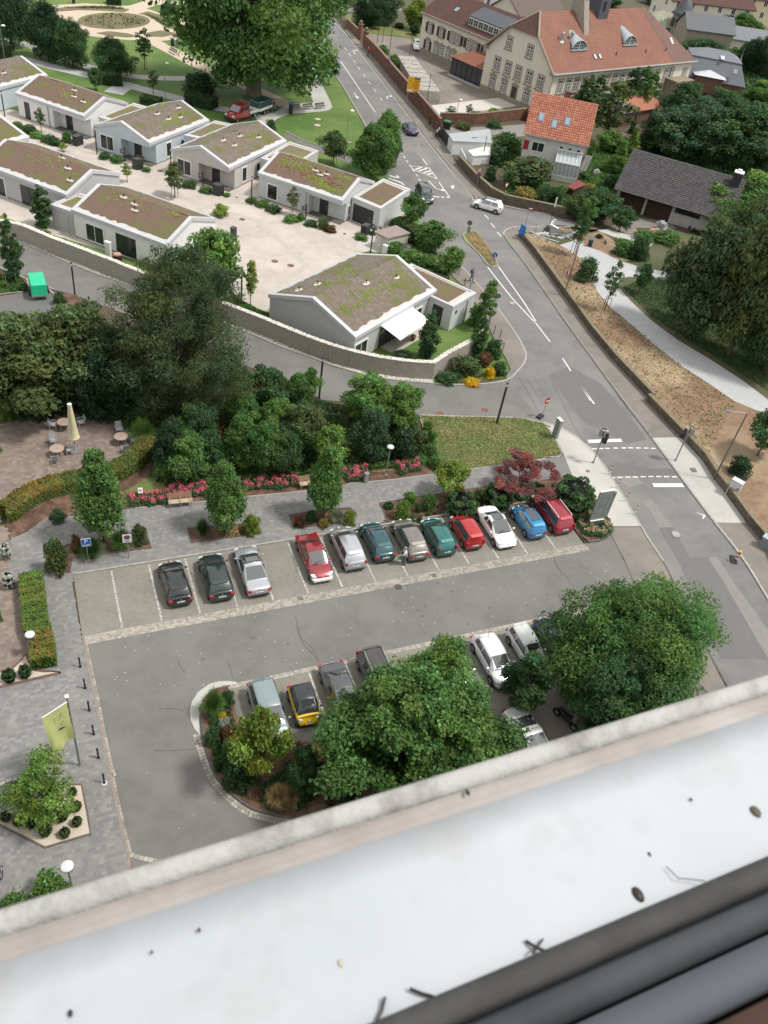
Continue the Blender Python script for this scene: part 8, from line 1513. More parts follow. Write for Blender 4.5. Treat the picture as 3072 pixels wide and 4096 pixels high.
('egg','mid','hornbeam_tree','left egg shaped hornbeam between the two road signs','S',862,352,-470,410),('egg','mid','hornbeam_tree','middle egg shaped hornbeam over the bark bed','T',720,157,-460,365),('egg','mid','hornbeam_tree','right egg shaped hornbeam hiding the bench','P',1228,1190,560,330),
# promenade planters
('tuft','mid','grass_tuft','large ornamental grass behind the no stopping sign','S',1015,400,225,205),('tuft','dark','grass_tuft','ornamental grass behind the parking sign','S',770,475,310,215),('bush','olive','shrub','olive shrub at the left tip of the left planter','S',485,590,310,200),('bush','olive','shrub','yellowish shrub right of the no stopping sign','S',1160,365,190,130),('bushb','brown','shrub','thin reddish shrub beside the parking sign','S',640,430,280,90),('tuft','dark','grass_tuft','round blue green grass in the middle planter','T',540,195,45,140),('bush','yellow','shrub','yellow green shrub at the right of the middle planter','T',940,170,5,160),('bush','gold','shrub','golden low shrub under the right hornbeam','U',345,490,405,115),('tuft','grey','grass_tuft','silvery lavender clump in the right planter','U',470,440,305,170),('bush','yellow','shrub','yellow green cushion at the right end of the right planter','U',585,460,320,130),('bush','rflower','flower_bush','dull red flowers at the left end of the right planter','U',110,490,370,110),('bush','dark','shrub','dark green plants in the right planter','U',215,430,330,130),('bush','straw','shrub','straw coloured dry plant by the middle hornbeam trunk','T',790,180,85,120),
# long bed
('ball','dark','clipped_ball','small round dark shrub at the left end of the long bed','Q',320,1105,1050,78),('bush','lime','shrub','bright lime shrub in the long bed, upper','Q',488,1070,960,125),('bush','lime','shrub','bright lime shrub in the long bed, lower','Q',432,1185,1030,140),('bush','mid','shrub','round green shrub in the middle of the long bed','Q',650,1115,975,135),('ball','dark','clipped_shrub','large clipped dark dome behind the red boxy car','Q',905,1140,955,255),('bush','olive','shrub','loose shrub between the two clipped domes','Q',1055,1050,935,120),('ball','dark','clipped_shrub','clipped dark dome behind the white coupe','Q',1205,1080,895,235),('ball','dark','clipped_shrub','largest clipped dark dome behind the dark red estate','V',1250,540,250,390),('ball','mid','clipped_shrub','low green dome under the red maple','V',940,400,310,150),('small','yellow','young_tree','airy yellow green small tree above the clipped dome','Q',800,1000,690,280),('bush','mid','shrub','small green plant in the bark, left','U',1175,430,370,60),('bush','mid','shrub','small green plant in the bark between the cars','U',1250,440,375,60),('bush','dark','shrub','dark plant behind the teal green car','U',1240,350,265,80),('bush','mid','shrub','low plant below the round shrub','U',1330,390,345,55),('bush','olive','shrub','low olive plant near the red boxy car','U',1410,375,325,50),('bush','white','rose_bush','white rose bush beside the clipped dome','U',1515,365,310,60),
# plaza, gravel garden
('ball','silver','cotton_lavender','silvery cotton lavender ball, upper one at the left edge','S',58,485,350,85),('ball','silver','cotton_lavender','silvery cotton lavender ball, lower one at the left edge','S',85,730,585,100),('bush','light','shrub','bright shrub below the lower round lamp','Z',510,1400,1190,360),('bush','mid','shrub','green shrub cut by the window ledge at the lower left','Z',150,1540,1400,330),
('ball','dark','clipped_ball','dark clipped ball in the narrow gravel strip, left','W',85,465,362,108),('ball','dark','clipped_ball','dark clipped ball in the narrow gravel strip by the hedge','W',213,428,333,98),('bush','lime','shrub','yellow leaf tips at the left edge below the cotton lavender','S',0,1010,860,50),
# planted island
('tuft','mid','grass_tuft','large arching ornamental grass at the tip of the planted island','X',315,740,540,215),('bush','dark','shrub','dark shrub beside the arching grass','X',430,660,540,130),('bush','grey','shrub','blue grey cushion shrub in the island','X',410,850,770,115),('bush','yflower','flower_bush','small yellow flowering plant above the grey cushion','X',400,790,730,90),('bush','brown','shrub','reddish brown low shrub in the island','X',430,950,840,140),('bush','blue','shrub','ferny shrub in the island, upper','X',540,930,830,130),('bush','mid','shrub','ferny light green shrub left of the bamboo','X',460,1060,950,150),('bush','dark','shrub','dark shrub along the island kerb','X',310,970,850,150),('bush','deep','shrub','deep green shrub at the lower island edge','X',520,1320,1120,250),('small','yellow','bamboo','large yellow green bamboo with the angular lamp inside','X',700,1290,680,400),('round','dark','shrub_tree','dark conifer like shrub right of the bamboo','X',1030,1400,1010,270),('tuft','straw','grass_tuft','dry straw coloured grass below the yellow car','X',1150,1110,1000,160),('tuft','straw','grass_tuft','dry straw grass at the lower island edge, left','X',850,1480,1330,200),('tuft','straw','grass_tuft','dry straw grass at the lower island edge, right','X',960,1440,1350,160),('bush','brown','shrub','brown dry shrub under the maple','X',1280,1200,1080,180),('bush','deep','shrub','dark undergrowth beneath the maple, left','X',1380,1480,1180,260),('bush','dark','shrub','small dark shrub at the island kerb','X',370,1190,1090,110),
# gardens round the orange roof house
('bush','mid','shrub','grey green bush left of the orange roof house','I',140,680,430,270),('bush','dark','shrub','bush in front of the small flat roofed annex','I',70,740,560,170),('small','olive','garden_tree','drooping olive tree in front of the white house wall','I',320,930,630,400),('bush','dark','shrub','dark rounded shrub at the garden wall bend','I',20,870,730,120),('bush','gold','shrub','golden brown shrub behind the garden wall','I',300,1030,890,230),('bush','blue','shrub','blue green shrub behind the garden wall','I',460,1060,900,130),('bush','dark','shrub','dark green shrub below the red roofed shed','I',555,1070,915,130),('round','dark','garden_tree','broad tree at the end of the garden wall','I',870,1190,870,380),('round','olive','garden_tree','olive tree left of the broad one','I',720,1190,940,220),('thin','mid','young_tree','slender young tree beside the park steps','J',100,1190,780,150),('cone','light','thuja_tree','yellow green thuja between house and dark roof, front','I',1060,820,510,230),('cone','lime','thuja_tree','yellow green thuja behind, right','I',1160,720,400,200),('cone','deep','thuja_tree','slim dark cypress in front of the tiled garden house','I',1190,480,320,70),('round','light','garden_tree','fresh green tree behind the stairs','I',1000,640,410,240),('bush','light','shrub','bright climber beside the outside stairs','I',850,700,530,90),('bush','white','shrub','white flowering shrub on the garden lawn','I',900,830,770,60),('bush','mid','shrub','shrub under the outside landing','I',800,870,790,110),('bush','gold','shrub','yellow white flowering shrub below the landing','I',830,960,880,150),('bush','dark','shrub','dark ivy mound left of the dark roof','I',1010,930,800,160),('small','light','garden_tree','leafy green bush at the garden corner','I',600,1010,900,100),
('column','dark','poplar_tree','dark poplar in front of the school, left','I',770,370,-30,190),('column','dark','poplar_tree','dark poplar in front of the school, second','I',860,360,-30,180),('thin','olive','birch_tree','pale green birch right of the orange roof','I',965,580,10,300),('column','dark','poplar_tree','dense poplar right of the birch, left stem','I',1130,350,-100,210),('column','mid','poplar_tree','dense poplar right of the birch, middle stem','I',1210,350,-110,220),('column','mid','poplar_tree','dense poplar right of the birch, right stem','I',1290,340,-60,190),('column','dark','poplar_tree','poplar behind the birch top','I',1010,330,40,130),
# behind the dark roof
('round','blue','large_tree','big blue green tree behind the dark roof, left','J',830,480,-60,560),('round','blue','large_tree','big blue green tree rising in front of the slate villa','J',1010,500,-110,520),('yew','deep','large_tree','very dark conifer behind the dark roof','J',700,440,100,300),('round','dark','large_tree','large dark tree behind the dark roof, right','J',1350,560,-90,560),('roundb','dark','large_tree','large dark tree at the right edge, upper','J',1600,560,-60,480),('round','light','large_tree','bright green maple over the right end of the dark roof','J',1180,1020,590,520),('roundb','light','large_tree','bright green maple at the right edge','J',1530,1050,520,560),('round','mid','large_tree','green maple between the two bright ones','J',1380,1180,760,420),('small','light','tree','light ash tip above the dark roof','J',1130,860,600,240),('small','dark','tree','dark green small tree in front of the brown garage doors','J',420,1100,850,230),('bush','mid','shrub','blue green shrub beside the concrete pavement','J',440,1230,1120,200),('bush','mid','shrub','green shrub row behind the bird','J',620,1200,1050,220),('bush','white','rose_bush','white flowering shrub at the white brick wall','J',765,1070,985,95),('bush','salmon','rose_bush','pink rose bushes below the white flowering shrub','J',720,1110,1050,110),('small','mid','tree','green shrub tree at the corner of the white brick house','J',780,1210,1060,260),
('yew','dark','pine_tree','layered dark pine below the bell tower','E',1000,640,280,520),('round','mid','tree','green tree in front of the cream apartment house','E',1180,400,50,300),('round','mid','tree','large green tree right of the apartment house','E',1360,450,60,340),('round','light','tree','small light tree left of the apartment house trees','E',930,300,90,170),('yew','deep','conifer_tree','dark conifer at the right edge near the slate roofs','E',1620,760,220,330),('yew','deep','conifer_tree','dark hanging conifer behind the villa','E',1440,700,330,260),('round','mid','tree','olive green tree behind the villa ridge','E',1330,600,430,240),('roundb','light','tree','bright tree at the right edge beside the slate villa','E',1560,1000,740,260),('round','dark','tree','dark trees along the top edge behind the school','E',80,60,-80,260),('round','mid','tree','tree behind the copper roof','E',520,40,-60,260),
('roundb','dark','large_tree','dark tree mass left below the villa','E',760,1250,740,400),('roundb','dark','large_tree','dark tree mass right below the villa','E',1150,1250,800,440),
# right park
('roundb','pine','yew_tree','huge dark yew over the park path fork','N',1170,830,60,470,.8),('round','olive','yew_tree','second huge dark yew with olive top','N',1410,960,40,460,.8),('yew','dark','yew_tree','third dark yew at the right edge','N',1640,1050,200,430,.8),('yew','olive','yew_tree','dark yew behind the fork of yews','N',1400,560,-60,420,.8),('bush','dark','shrub','round holly like shrub beside the light path','N',525,490,335,150,.8),('sapling','dark','young_tree','staked young tree between bank and light path','N',645,685,355,110,.8),('small','dark','young_tree','young tree with stakes at the path fork','N',855,580,380,110,.8),('small','dark','tree','dark tree at the right edge by the arm lamp','e',1545,860,330,420,.8),('thin','dark','young_tree','tall young tree at the steps behind the lamp','f',640,560,-160,200,.8),('bush','mid','shrub','green shrub beside the yew at the park path','N',750,340,235,130,.8),('bush','dark','shrub','dark shrub left of the yews','N',850,360,200,150,.8),('bush','deep','shrub','small dark plant on the dry bank by the pavement','f',980,335,270,100,.8),('bush','deep','shrub','shadowed shrub below the edge tree','e',1330,1050,850,260,.8),
# school yard
('bush','mid','shrub','green shrub at the far end of the garages','C',475,450,350,120),('bush','mid','shrub','tall shrub between sandstone wall and garages','C',560,590,430,110),('bush','light','shrub','low climber over the sandstone wall','C',640,690,610,90),('bush','dark','shrub','clipped shrub on the wall beside the pale terrace','C',900,1035,945,85),('round','yellow','tree','yellow green flowering tree left of the school wing','C',745,250,-60,210),('yew','deep','conifer_tree','dark conifer behind the gate pillars','C',345,215,-150,280),('yew','dark','conifer_tree','second dark conifer at the top edge','C',490,190,-180,240),('bush','dark','clipped_shrub','clipped dark shrub on the dry lawn','C',617,230,180,100),('bush','dark','shrub','dark rounded shrub by the wall at the top, left','C',218,205,165,40),('bush','dark','shrub','dark rounded shrub by the wall at the top, right','C',262,210,170,40),('round','deep','tree','shady tree beside the white off roader','C',740,290,180,90),('sapling','mid','sapling','first sapling on the red brick wall','C',1035,985,860,90),('sapling','olive','sapling','second sapling on the red brick wall','C',1185,975,850,70),('bush','lime','ivy','yellow green ivy over the red brick wall, left','C',1260,985,915,150),('bush','yellow','ivy','yellow green ivy over the red brick wall, right','C',1400,960,900,150),('bush','dark','ivy','dark ivy hanging down the red brick wall','C',1435,1000,930,80),('bush','olive','shrub','weeds at the foot of the red brick wall','C',1150,1070,1020,140),('bush','dark','shrub','weeds along the brick wall, right part','C',1400,1055,1000,140),('sapling','olive','sapling','sapling in front of the school door wall','D',530,1190,1090,70),('bush','mid','shrub','green shrub corner behind the garden wall pole','H',1060,420,350,90),
]
for a in PL:
 kind,col,name,lab,k,x,y,ty,w=a[:9];z0=a[9]if len(a)>9 else .02
 plant(kind,col,name,lab,k,x,y,ty,w,z0,cat={'clipped_ball':'clipped shrub','clipped_shrub':'clipped shrub','shrub_tree':'shrub','yew_shrub':'shrub','cotton_lavender':'shrub','grass_tuft':'ornamental grass','spiky_plant':'plant','bamboo':'bamboo','ivy':'ivy','flower_bush':'flowers','rose_bush':'rose bush','broom_bush':'broom','sapling':'sapling'}.get(name,'tree' if 'tree' in name or 'maple' in name else 'shrub'),stakes=name in('sapling','young_tree')and z0>.5 or 'stake' in lab or 'frame' in lab)
# clipped balls of the gravel garden
for x,y,r,lab in((693,400,42,'uppermost clipped ball at the right side of the gravel garden'),(730,535,45,'clipped ball second from the top right in the gravel garden'),(735,680,44,'clipped ball at the lower right side of the gravel garden'),(620,787,47,'clipped ball nearest the lower gravel kerb'),(437,762,58,'largest clipped ball at the lower gravel corner'),(600,627,50,'clipped ball in the centre of the gravel garden'),(180,677,48,'clipped ball left of the tall egg shaped one'),(60,635,46,'clipped ball at the left end below the stone ring'),(558,463,52,'clipped ball beneath the magnolia branches'),(405,522,50,'clipped ball right behind the magnolia trunk')):
 plant('ball','olive','clipped_ball',lab,'Z',x,y+r*.55,0,r*2,.13,'clipped shrub','clipped balls in the gravel garden',H=None if False else r*2*.42194*60/FP*.95)
plant('ball','dark','clipped_ball','tall egg shaped clipped shrub in the gravel garden','Z',297,735,600,96,.13,'clipped shrub',H=1.25)
# unique big trees ----------------------------------------------------------
def big(label,name,base,R,H,zb,col,n,size,ncl,shape,seed,tr,asp=.55,droop=.0,cl=.3,z0=0.,bark=None,lean=(0,0),limbs=16,fill=.72,extra=None,sx=1.):
 t=thing(name,label,'tree',(base[0],base[1],z0),seed*.7);cs=crown_clumps(seed,R,H*(1-zb),H*zb,ncl,shape,cl)+(extra or[])
 me=leaves('crown',cs,n,size,LM[col],seed,asp=asp,droop=droop,fill=fill);tree_parts(t,cs,me,bark or m_bark,tr,lean,limbs);t.scale=(sx,sx,1);return t
g=G('B',640,815);big('huge old plane tree shading the park path and the red truck','plane_tree',(g[0]+.5,g[1]+1),15.0,27,.14,'mid',62000,.62,150,'round',51,1.15,droop=.5,cl=.22,bark=m_barkp,limbs=26)
g=G('o',385,885);big('massive dark pine between the access road and the café terrace','pine_tree',g,5.6,14.5,.10,'pine',70000,.30,130,'tall',52,.38,asp=.22,droop=.2,cl=.26,limbs=40,fill=.6)
g=G('o',898,1587,4.2);big('broad green maple in front of the lower parked cars','maple_tree',g,4.75,8.0,.10,'mid',98000,.185,100,'round',53,.22,asp=.85,cl=.25,limbs=30,fill=.6,extra=[(0,0,5.6,1.6,1.6,1.1),(1.2,-1,5,1.4,1.4,1),(-1.3,-.8,4.8,1.4,1.3,1)])
g=G('o',955,1450,4.8);big('lighter ash tree behind the broad maple','ash_tree',g,2.4,7.4,.22,'light',17000,.22,50,'tall',54,.12,asp=.4,cl=.34)
g=G('o',1372,1388,4.8);big('large feathery locust tree at the lower right over the drive','locust_tree',g,5.5,8.4,.10,'mid',88000,.21,100,'round',55,.28,asp=.4,cl=.26,limbs=30)
g=G('o',1150,1462,3.4);big('small dark locust between the maple and the large locust','locust_tree',g,1.6,5.4,.12,'dark',10000,.2,36,'round',58,.12,asp=.4,cl=.32)
g=G('o',1345,1495,4.0);big('darker locust tree below the large one at the window ledge','locust_tree',g,3.5,7.0,.10,'dark',40000,.22,50,'round',56,.2,asp=.4,cl=.3)
g=G('V',765,425);R=random.Random(77);cs=[(0,0,3.4,.5,.5,.4),(.2,.3,3.0,.6,.6,.35)]
for i in range(36):a_=i*2.4+R.uniform(-.3,.3);q=R.uniform(.8,3.3);cs.append((q*math.cos(a_),q*math.sin(a_)*.8,2.8-q*.36+R.uniform(-.25,.45),R.uniform(.38,.62),R.uniform(.35,.55),R.uniform(.16,.26)))
t=thing('red_maple','spreading dark red japanese maple above the parked cars','tree',(g[0],g[1],.1),.9);tree_parts(t,cs,leaves('crown',cs,17000,.14,LM['red'],78,fill=.6,up=.8),m_bark,.08,limbs=20)
big('bright green magnolia in the gravel garden','magnolia_tree',G('Z',430,600),2.0,3.9,.2,'lime',6000,.19,30,'round',81,.07,asp=.42,cl=.32,z0=.13,fill=.5,limbs=22)
# ---- clipped hedges: leafy skin round a dark core ----
def hedge(label,pts,wd,h,z0,col,seed,n,size=.13,tips=None,name='clipped_hedge'):
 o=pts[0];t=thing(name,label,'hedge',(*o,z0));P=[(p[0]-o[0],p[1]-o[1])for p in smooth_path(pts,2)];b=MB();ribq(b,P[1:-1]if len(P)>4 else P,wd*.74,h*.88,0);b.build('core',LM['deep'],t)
 R=np.random.RandomState(seed);V=[Vector(p)for p in P];seg=np.array([(V[i+1]-V[i]).length for i in range(len(V)-1)]);cum=np.concatenate([[0],np.cumsum(seg)]);s_=R.rand(n)*cum[-1];k=np.clip(np.searchsorted(cum,s_)-1,0,len(seg)-1)
 A=np.array(V)[k];B_=np.array(V)[k+1];D=(B_-A)/seg[k][:,None];Np=np.stack([-D[:,1],D[:,0]],1);X=A+D*(s_-cum[k])[:,None];per=wd+2*h;q=R.rand(n)*per
 off=np.where(q<h,-wd/2,np.where(q>h+wd,wd/2,q-h-wd/2));zz=np.where(q<h,q,np.where(q>h+wd,per-q,h));wob=.05*np.sin(s_*5)+.04*np.sin(s_*11+2)
 endm=R.rand(n)<.10;e0=R.rand(n)<.5;X=np.where(endm[:,None],np.where(e0[:,None],np.array(V[0])[None],np.array(V[-1])[None]),X);off=np.where(endm,(R.rand(n)-.5)*wd,off);zz=np.where(endm,R.rand(n)*h,zz);X=X+Np*off[:,None]*(1+.0*wob[:,None]);P3=np.column_stack([X,zz])+R.normal(size=(n,3))*.035;P3[:,2]+=np.where(zz>h*.9,wob,0)
 N=np.column_stack([Np*np.sign(off)[:,None]*np.where(zz<h*.97,1,.1)[:,None],np.where(zz>h*.9,1.,.2)])+R.normal(size=(n,3))*.5;N/=np.linalg.norm(N,axis=1)[:,None]
 tt_=R.normal(size=(n,3));tt_-=N*(tt_*N).sum(1)[:,None];tt_/=np.linalg.norm(tt_,axis=1)[:,None];bb=np.cross(N,tt_);sz=size*R.uniform(.6,1.3,n)[:,None]
 vs=np.stack([P3-tt_*sz*.5,P3+bb*sz*.3,P3+tt_*sz*.5,P3-bb*sz*.3],1).reshape(-1,3);c=R.uniform(.7,1.3,n);w_=(np.sin(s_*1.3+seed)+1)*.5;col4=np.stack([c*(1+.35*w_*(zz>h*.8)),c,c*.9,np.ones(n)],1);ms=[LM[col]]+([LM[tips]]if tips else[]);mi=(R.rand(n)<(.28*((s_>cum[-1]*.72)if seed==62 else(s_<cum[-1]*.35))*(zz>h*.5)+.04)).astype(int)if tips else None
 link('foliage',npmesh('foliage',vs,np.arange(n*4).reshape(n,4),ms,mi,tint=np.repeat(col4,4,axis=0)),t);return t
hedge('long curved clipped hedge between terrace and promenade',GP('O 70,1190 180,1090 380,985 640,925 880,885 1060,800 1180,700 1255,600'),1.35,1.05,.05,'hedge',61,34000,.15,'orange')
hedge('straight clipped hedge with reddish tips beside the grey plaza',GP('S 268,690 290,900 320,1180; W 330,60 365,240 372,365'),1.35,1.05,.05,'light',62,20000,.13,'orange')
for lab,s,wd,h,col in(('dark clipped box hedge on the park lawn','A 860,690 935,700 1000,700',2.2,1.6,'deep'),('dark hedge behind the annex of the blue bungalow','B 110,850 220,880 330,905',2.4,1.5,'deep'),('low hedge at the left edge of the park','A -20,470 90,470',3.0,2.0,'deep'),('dark hedge strip behind the white bungalow','A 1180,850 1330,880',1.6,1.0,'dark'),('low dark hedge above the round bed','A 890,30 1000,38',2.5,1.2,'deep'),('low dark hedge under the plane tree by the circle','A 1360,100 1450,120',2.5,1.4,'deep'),('small dark hedge right of the circle','A 1490,315 1570,312',2.5,1.6,'deep'),('tall dark hedge behind the corner bungalow','M 400,30 520,110 600,190',1.6,1.5,'dark'),('clipped hedge above the school lawn','C 330,190 520,215',2.5,1.2,'dark')):
 hedge(lab,GP(s),wd,h,.02,col,len(lab),3500,.28)
hedge('low box edging behind the rose bed',GP('P 20,935 240,920; P 590,885 800,860 1010,835; Q 0,800 340,765 520,745'),.45,.4,.09,'mid',66,9000,.12,name='box_edging')
# ---- roses ----
def rose_me(name,R0,n,size,m,seed,zt):
 R=np.random.RandomState(seed);return leaves(name,[(R.uniform(-.3,.3),R.uniform(-.25,.25),zt,.16,.16,.12)for _ in range(9)],n,size,m,seed,tint=(.8,1.2),hue=.05,up=1.)
me_rf=rose_me('flowers',.5,95,.10,LM['pink'],3,.48);me_rl=leaves('foliage',[(0,0,.2,.45,.42,.26)],500,.11,LM['dark'],4);me_sf=rose_me('flowers',.5,80,.09,LM['salmon'],6,.42)
R=random.Random(5)
def along(s,step):return resample(GP(s),step)
segs=[('S 1105,20 1250,10 1400,-5 1560,-15; P 0,985 150,985 235,975','pink rose bush in the left stretch of the promenade bed'),('P 610,935 800,915 1000,900','pink rose bush in the middle stretch between two hornbeams'),('P 1430,860 1500,850; Q 20,850 180,825','pink rose bush around the grey litter bin'),('Q 425,800 520,775 610,760','pink rose bush right of the round topped lamp')]
for s,lab in segs:
 for p in along(s,.72):
  for o_ in(-.33,.33):
   t=thing('rose_bush',lab,'rose bush',(p.x+R.uniform(-.15,.15),p.y+o_+R.uniform(-.1,.1),.1),R.random()*6,lab.replace('bush','bushes'));t.scale=(R.uniform(.8,1.15),)*3;link('flowers',me_rf,t);link('foliage',me_rl,t)
gp_=GP('g 200,620 330,640 500,520 620,640 640,300 520,380 300,560 230,330 260,500 400,600 430,850 520,960 640,980 760,1000 880,950 980,860 1010,930 700,900 590,840 860,1010 350,760 900,800')
for p in gp_:
 t=thing('rose_bush','pale pink rose bush around the grey entrance sign','rose bush',(p[0],p[1],.1),R.random()*6,'pale pink roses round the entrance sign');t.scale=(R.uniform(.75,1.1),)*3;link('flowers',me_sf,t);link('foliage',me_rl,t)
for p in GP('V 740,440 790,470 830,450 1290,560 1340,540 1360,490'):
 t=thing('rose_bush','pale pink rose bush between the clipped domes','rose bush',(p[0],p[1],.1),R.random()*6,'pale pink roses among the clipped domes');link('flowers',me_sf,t);link('foliage',me_rl,t)
# ---- ground cover, litter, dry grass ----
def field(name,polys,n,z_,size,m,seed=1,asp=.3,up=1.,kind='stuff',pts=None):
 R=np.random.RandomState(seed);P=[]
 for poly in polys:
  q=np.array(poly);lo,hi=q.min(0),q.max(0);c=0
  while c<n//len(polys):
   x,y=R.uniform(lo,hi)
   if inside((x,y),poly):P.append((x,y,z_));c+=1
 P=np.array(P);k=len(P);N=R.normal(size=(k,3))*.6;N[:,2]+=up;N/=np.linalg.norm(N,axis=1)[:,None];t=R.normal(size=(k,3));t-=N*(t*N).sum(1)[:,None];t/=np.linalg.norm(t,axis=1)[:,None];b=np.cross(N,t);s_=size*R.uniform(.5,1.5,k)[:,None]
 P[:,2]+=R.rand(k)*size*.4;vs=np.stack([P-t*s_*.5,P+b*s_*asp*.5,P+t*s_*.5,P-b*s_*asp*.5],1).reshape(-1,3);c=R.uniform(.6,1.4,k);col=np.repeat(np.stack([c,c,c,np.ones(k)],1),4,axis=0)
 o=link(name,npmesh(name,vs,np.arange(k*4).reshape(k,4),[m],tint=col));o['kind']='stuff';return o
field('lawn_blades',[VERGE],7000,.12,.16,LM['straw'],1,.25);field('lawn_blades',[VERGE],9000,.12,.16,LM['mid'],2,.25);field('lawn_blades',[GP('M 960,90 1040,60 1090,110 1160,210 1215,320 1180,345 1060,225')],6000,.12,.16,LM['straw'],3,.3)
bank=WT[:10]+GP('R 1450,150; N 1450,1244 1100,1010 800,760 620,590 575,500 570,440 440,310 210,212',PZ);field('bank_litter',[bank],2500,PZ+.01,.15,LM['straw'],4,.4);field('bank_litter',[bank],3500,PZ+.01,.16,LM['brown'],5,.4);field('bank_weeds',[bank],900,PZ+.02,.25,LM['mid'],6,.4)
for i,s in enumerate(['X 260,700 430,560 520,880 1250,1000 1380,1300 1000,1560 560,1440 300,1080','Q 300,1120 700,1030 1200,950; V 1340,300; g 1040,900 560,1150 240,760; U 1700,380 900,460']):field('bark_litter',[GP(s)],7000,.105,.11,LM['brown'],7+i,.5)
field('bed_plants',[GP('X 280,760 420,700 520,900 700,1300 560,1420 330,1150'),GP('X 700,1340 1200,1000 1390,1250 1010,1560 760,1540')],9000,.16,.2,LM['dark'],12,.5,.4);field('dry_grass',[GP('X 740,1380 1000,1300 1010,1560 800,1540'),GP('X 1060,1010 1290,980 1290,1150 1120,1160')],6000,.16,.26,LM['straw'],13,.12,.3)
field('undergrowth',[GP('O 1300,900 1240,560 700,280 100,200; K 700,800; L 400,1150; P 1180,220; Q 560,400 600,700 0,800; P 0,900')],60000,.12,.34,LM['dark'],14,.5,.6);field('undergrowth',[GP('O 1300,900 1240,560 700,280 100,200; K 700,800; L 400,1150; P 1180,220; Q 560,400 600,700 0,800; P 0,900')],14000,.12,.34,LM['straw'],15,.25,.6)
field('meadow_grass',[GP('P 300,930 600,860 1130,790; Q 0,780 560,690 640,750 340,780 0,830; P 1100,840 600,900')],12000,.06,.2,LM['straw'],16,.2,.6)
field('garden_growth',[GP('I 150,1060 640,1150 1000,1180 1250,800 1250,520 850,600 750,1000 520,930 130,640'),GP('J 900,1000 1659,1200 1659,500 1000,400 400,300')],40000,.05,.5,LM['mid'],17,.5,.6)
field('garden_growth',[GP('J 1000,1100 1659,1244 1659,500; E 1659,1244 1659,500 900,300 760,760')],24000,.05,.8,LM['dark'],18,.5,.6)
field('park_ground_growth',[GP('N 760,540 900,480 1659,480 1659,1180 1300,950 950,730',PZ)],26000,PZ+.02,.24,LM['dark'],19,.35,.7)
field('bed_seedlings',[GP('A 700,150 945,112 1200,160 1200,200 945,240 700,200'),GP('A 1200,120 1500,220 1380,230'),GP('A 520,70 1040,80 900,60')],900,.1,.5,LM['olive'],20,.4,.2)
field('wall_foot_plants',[GP('L 460,560 560,640 700,715 790,745 790,770 640,720 500,670'),GP('K 0,370 200,460 230,550 0,580')],5000,.1,.25,LM['mid'],21,.4,.4)
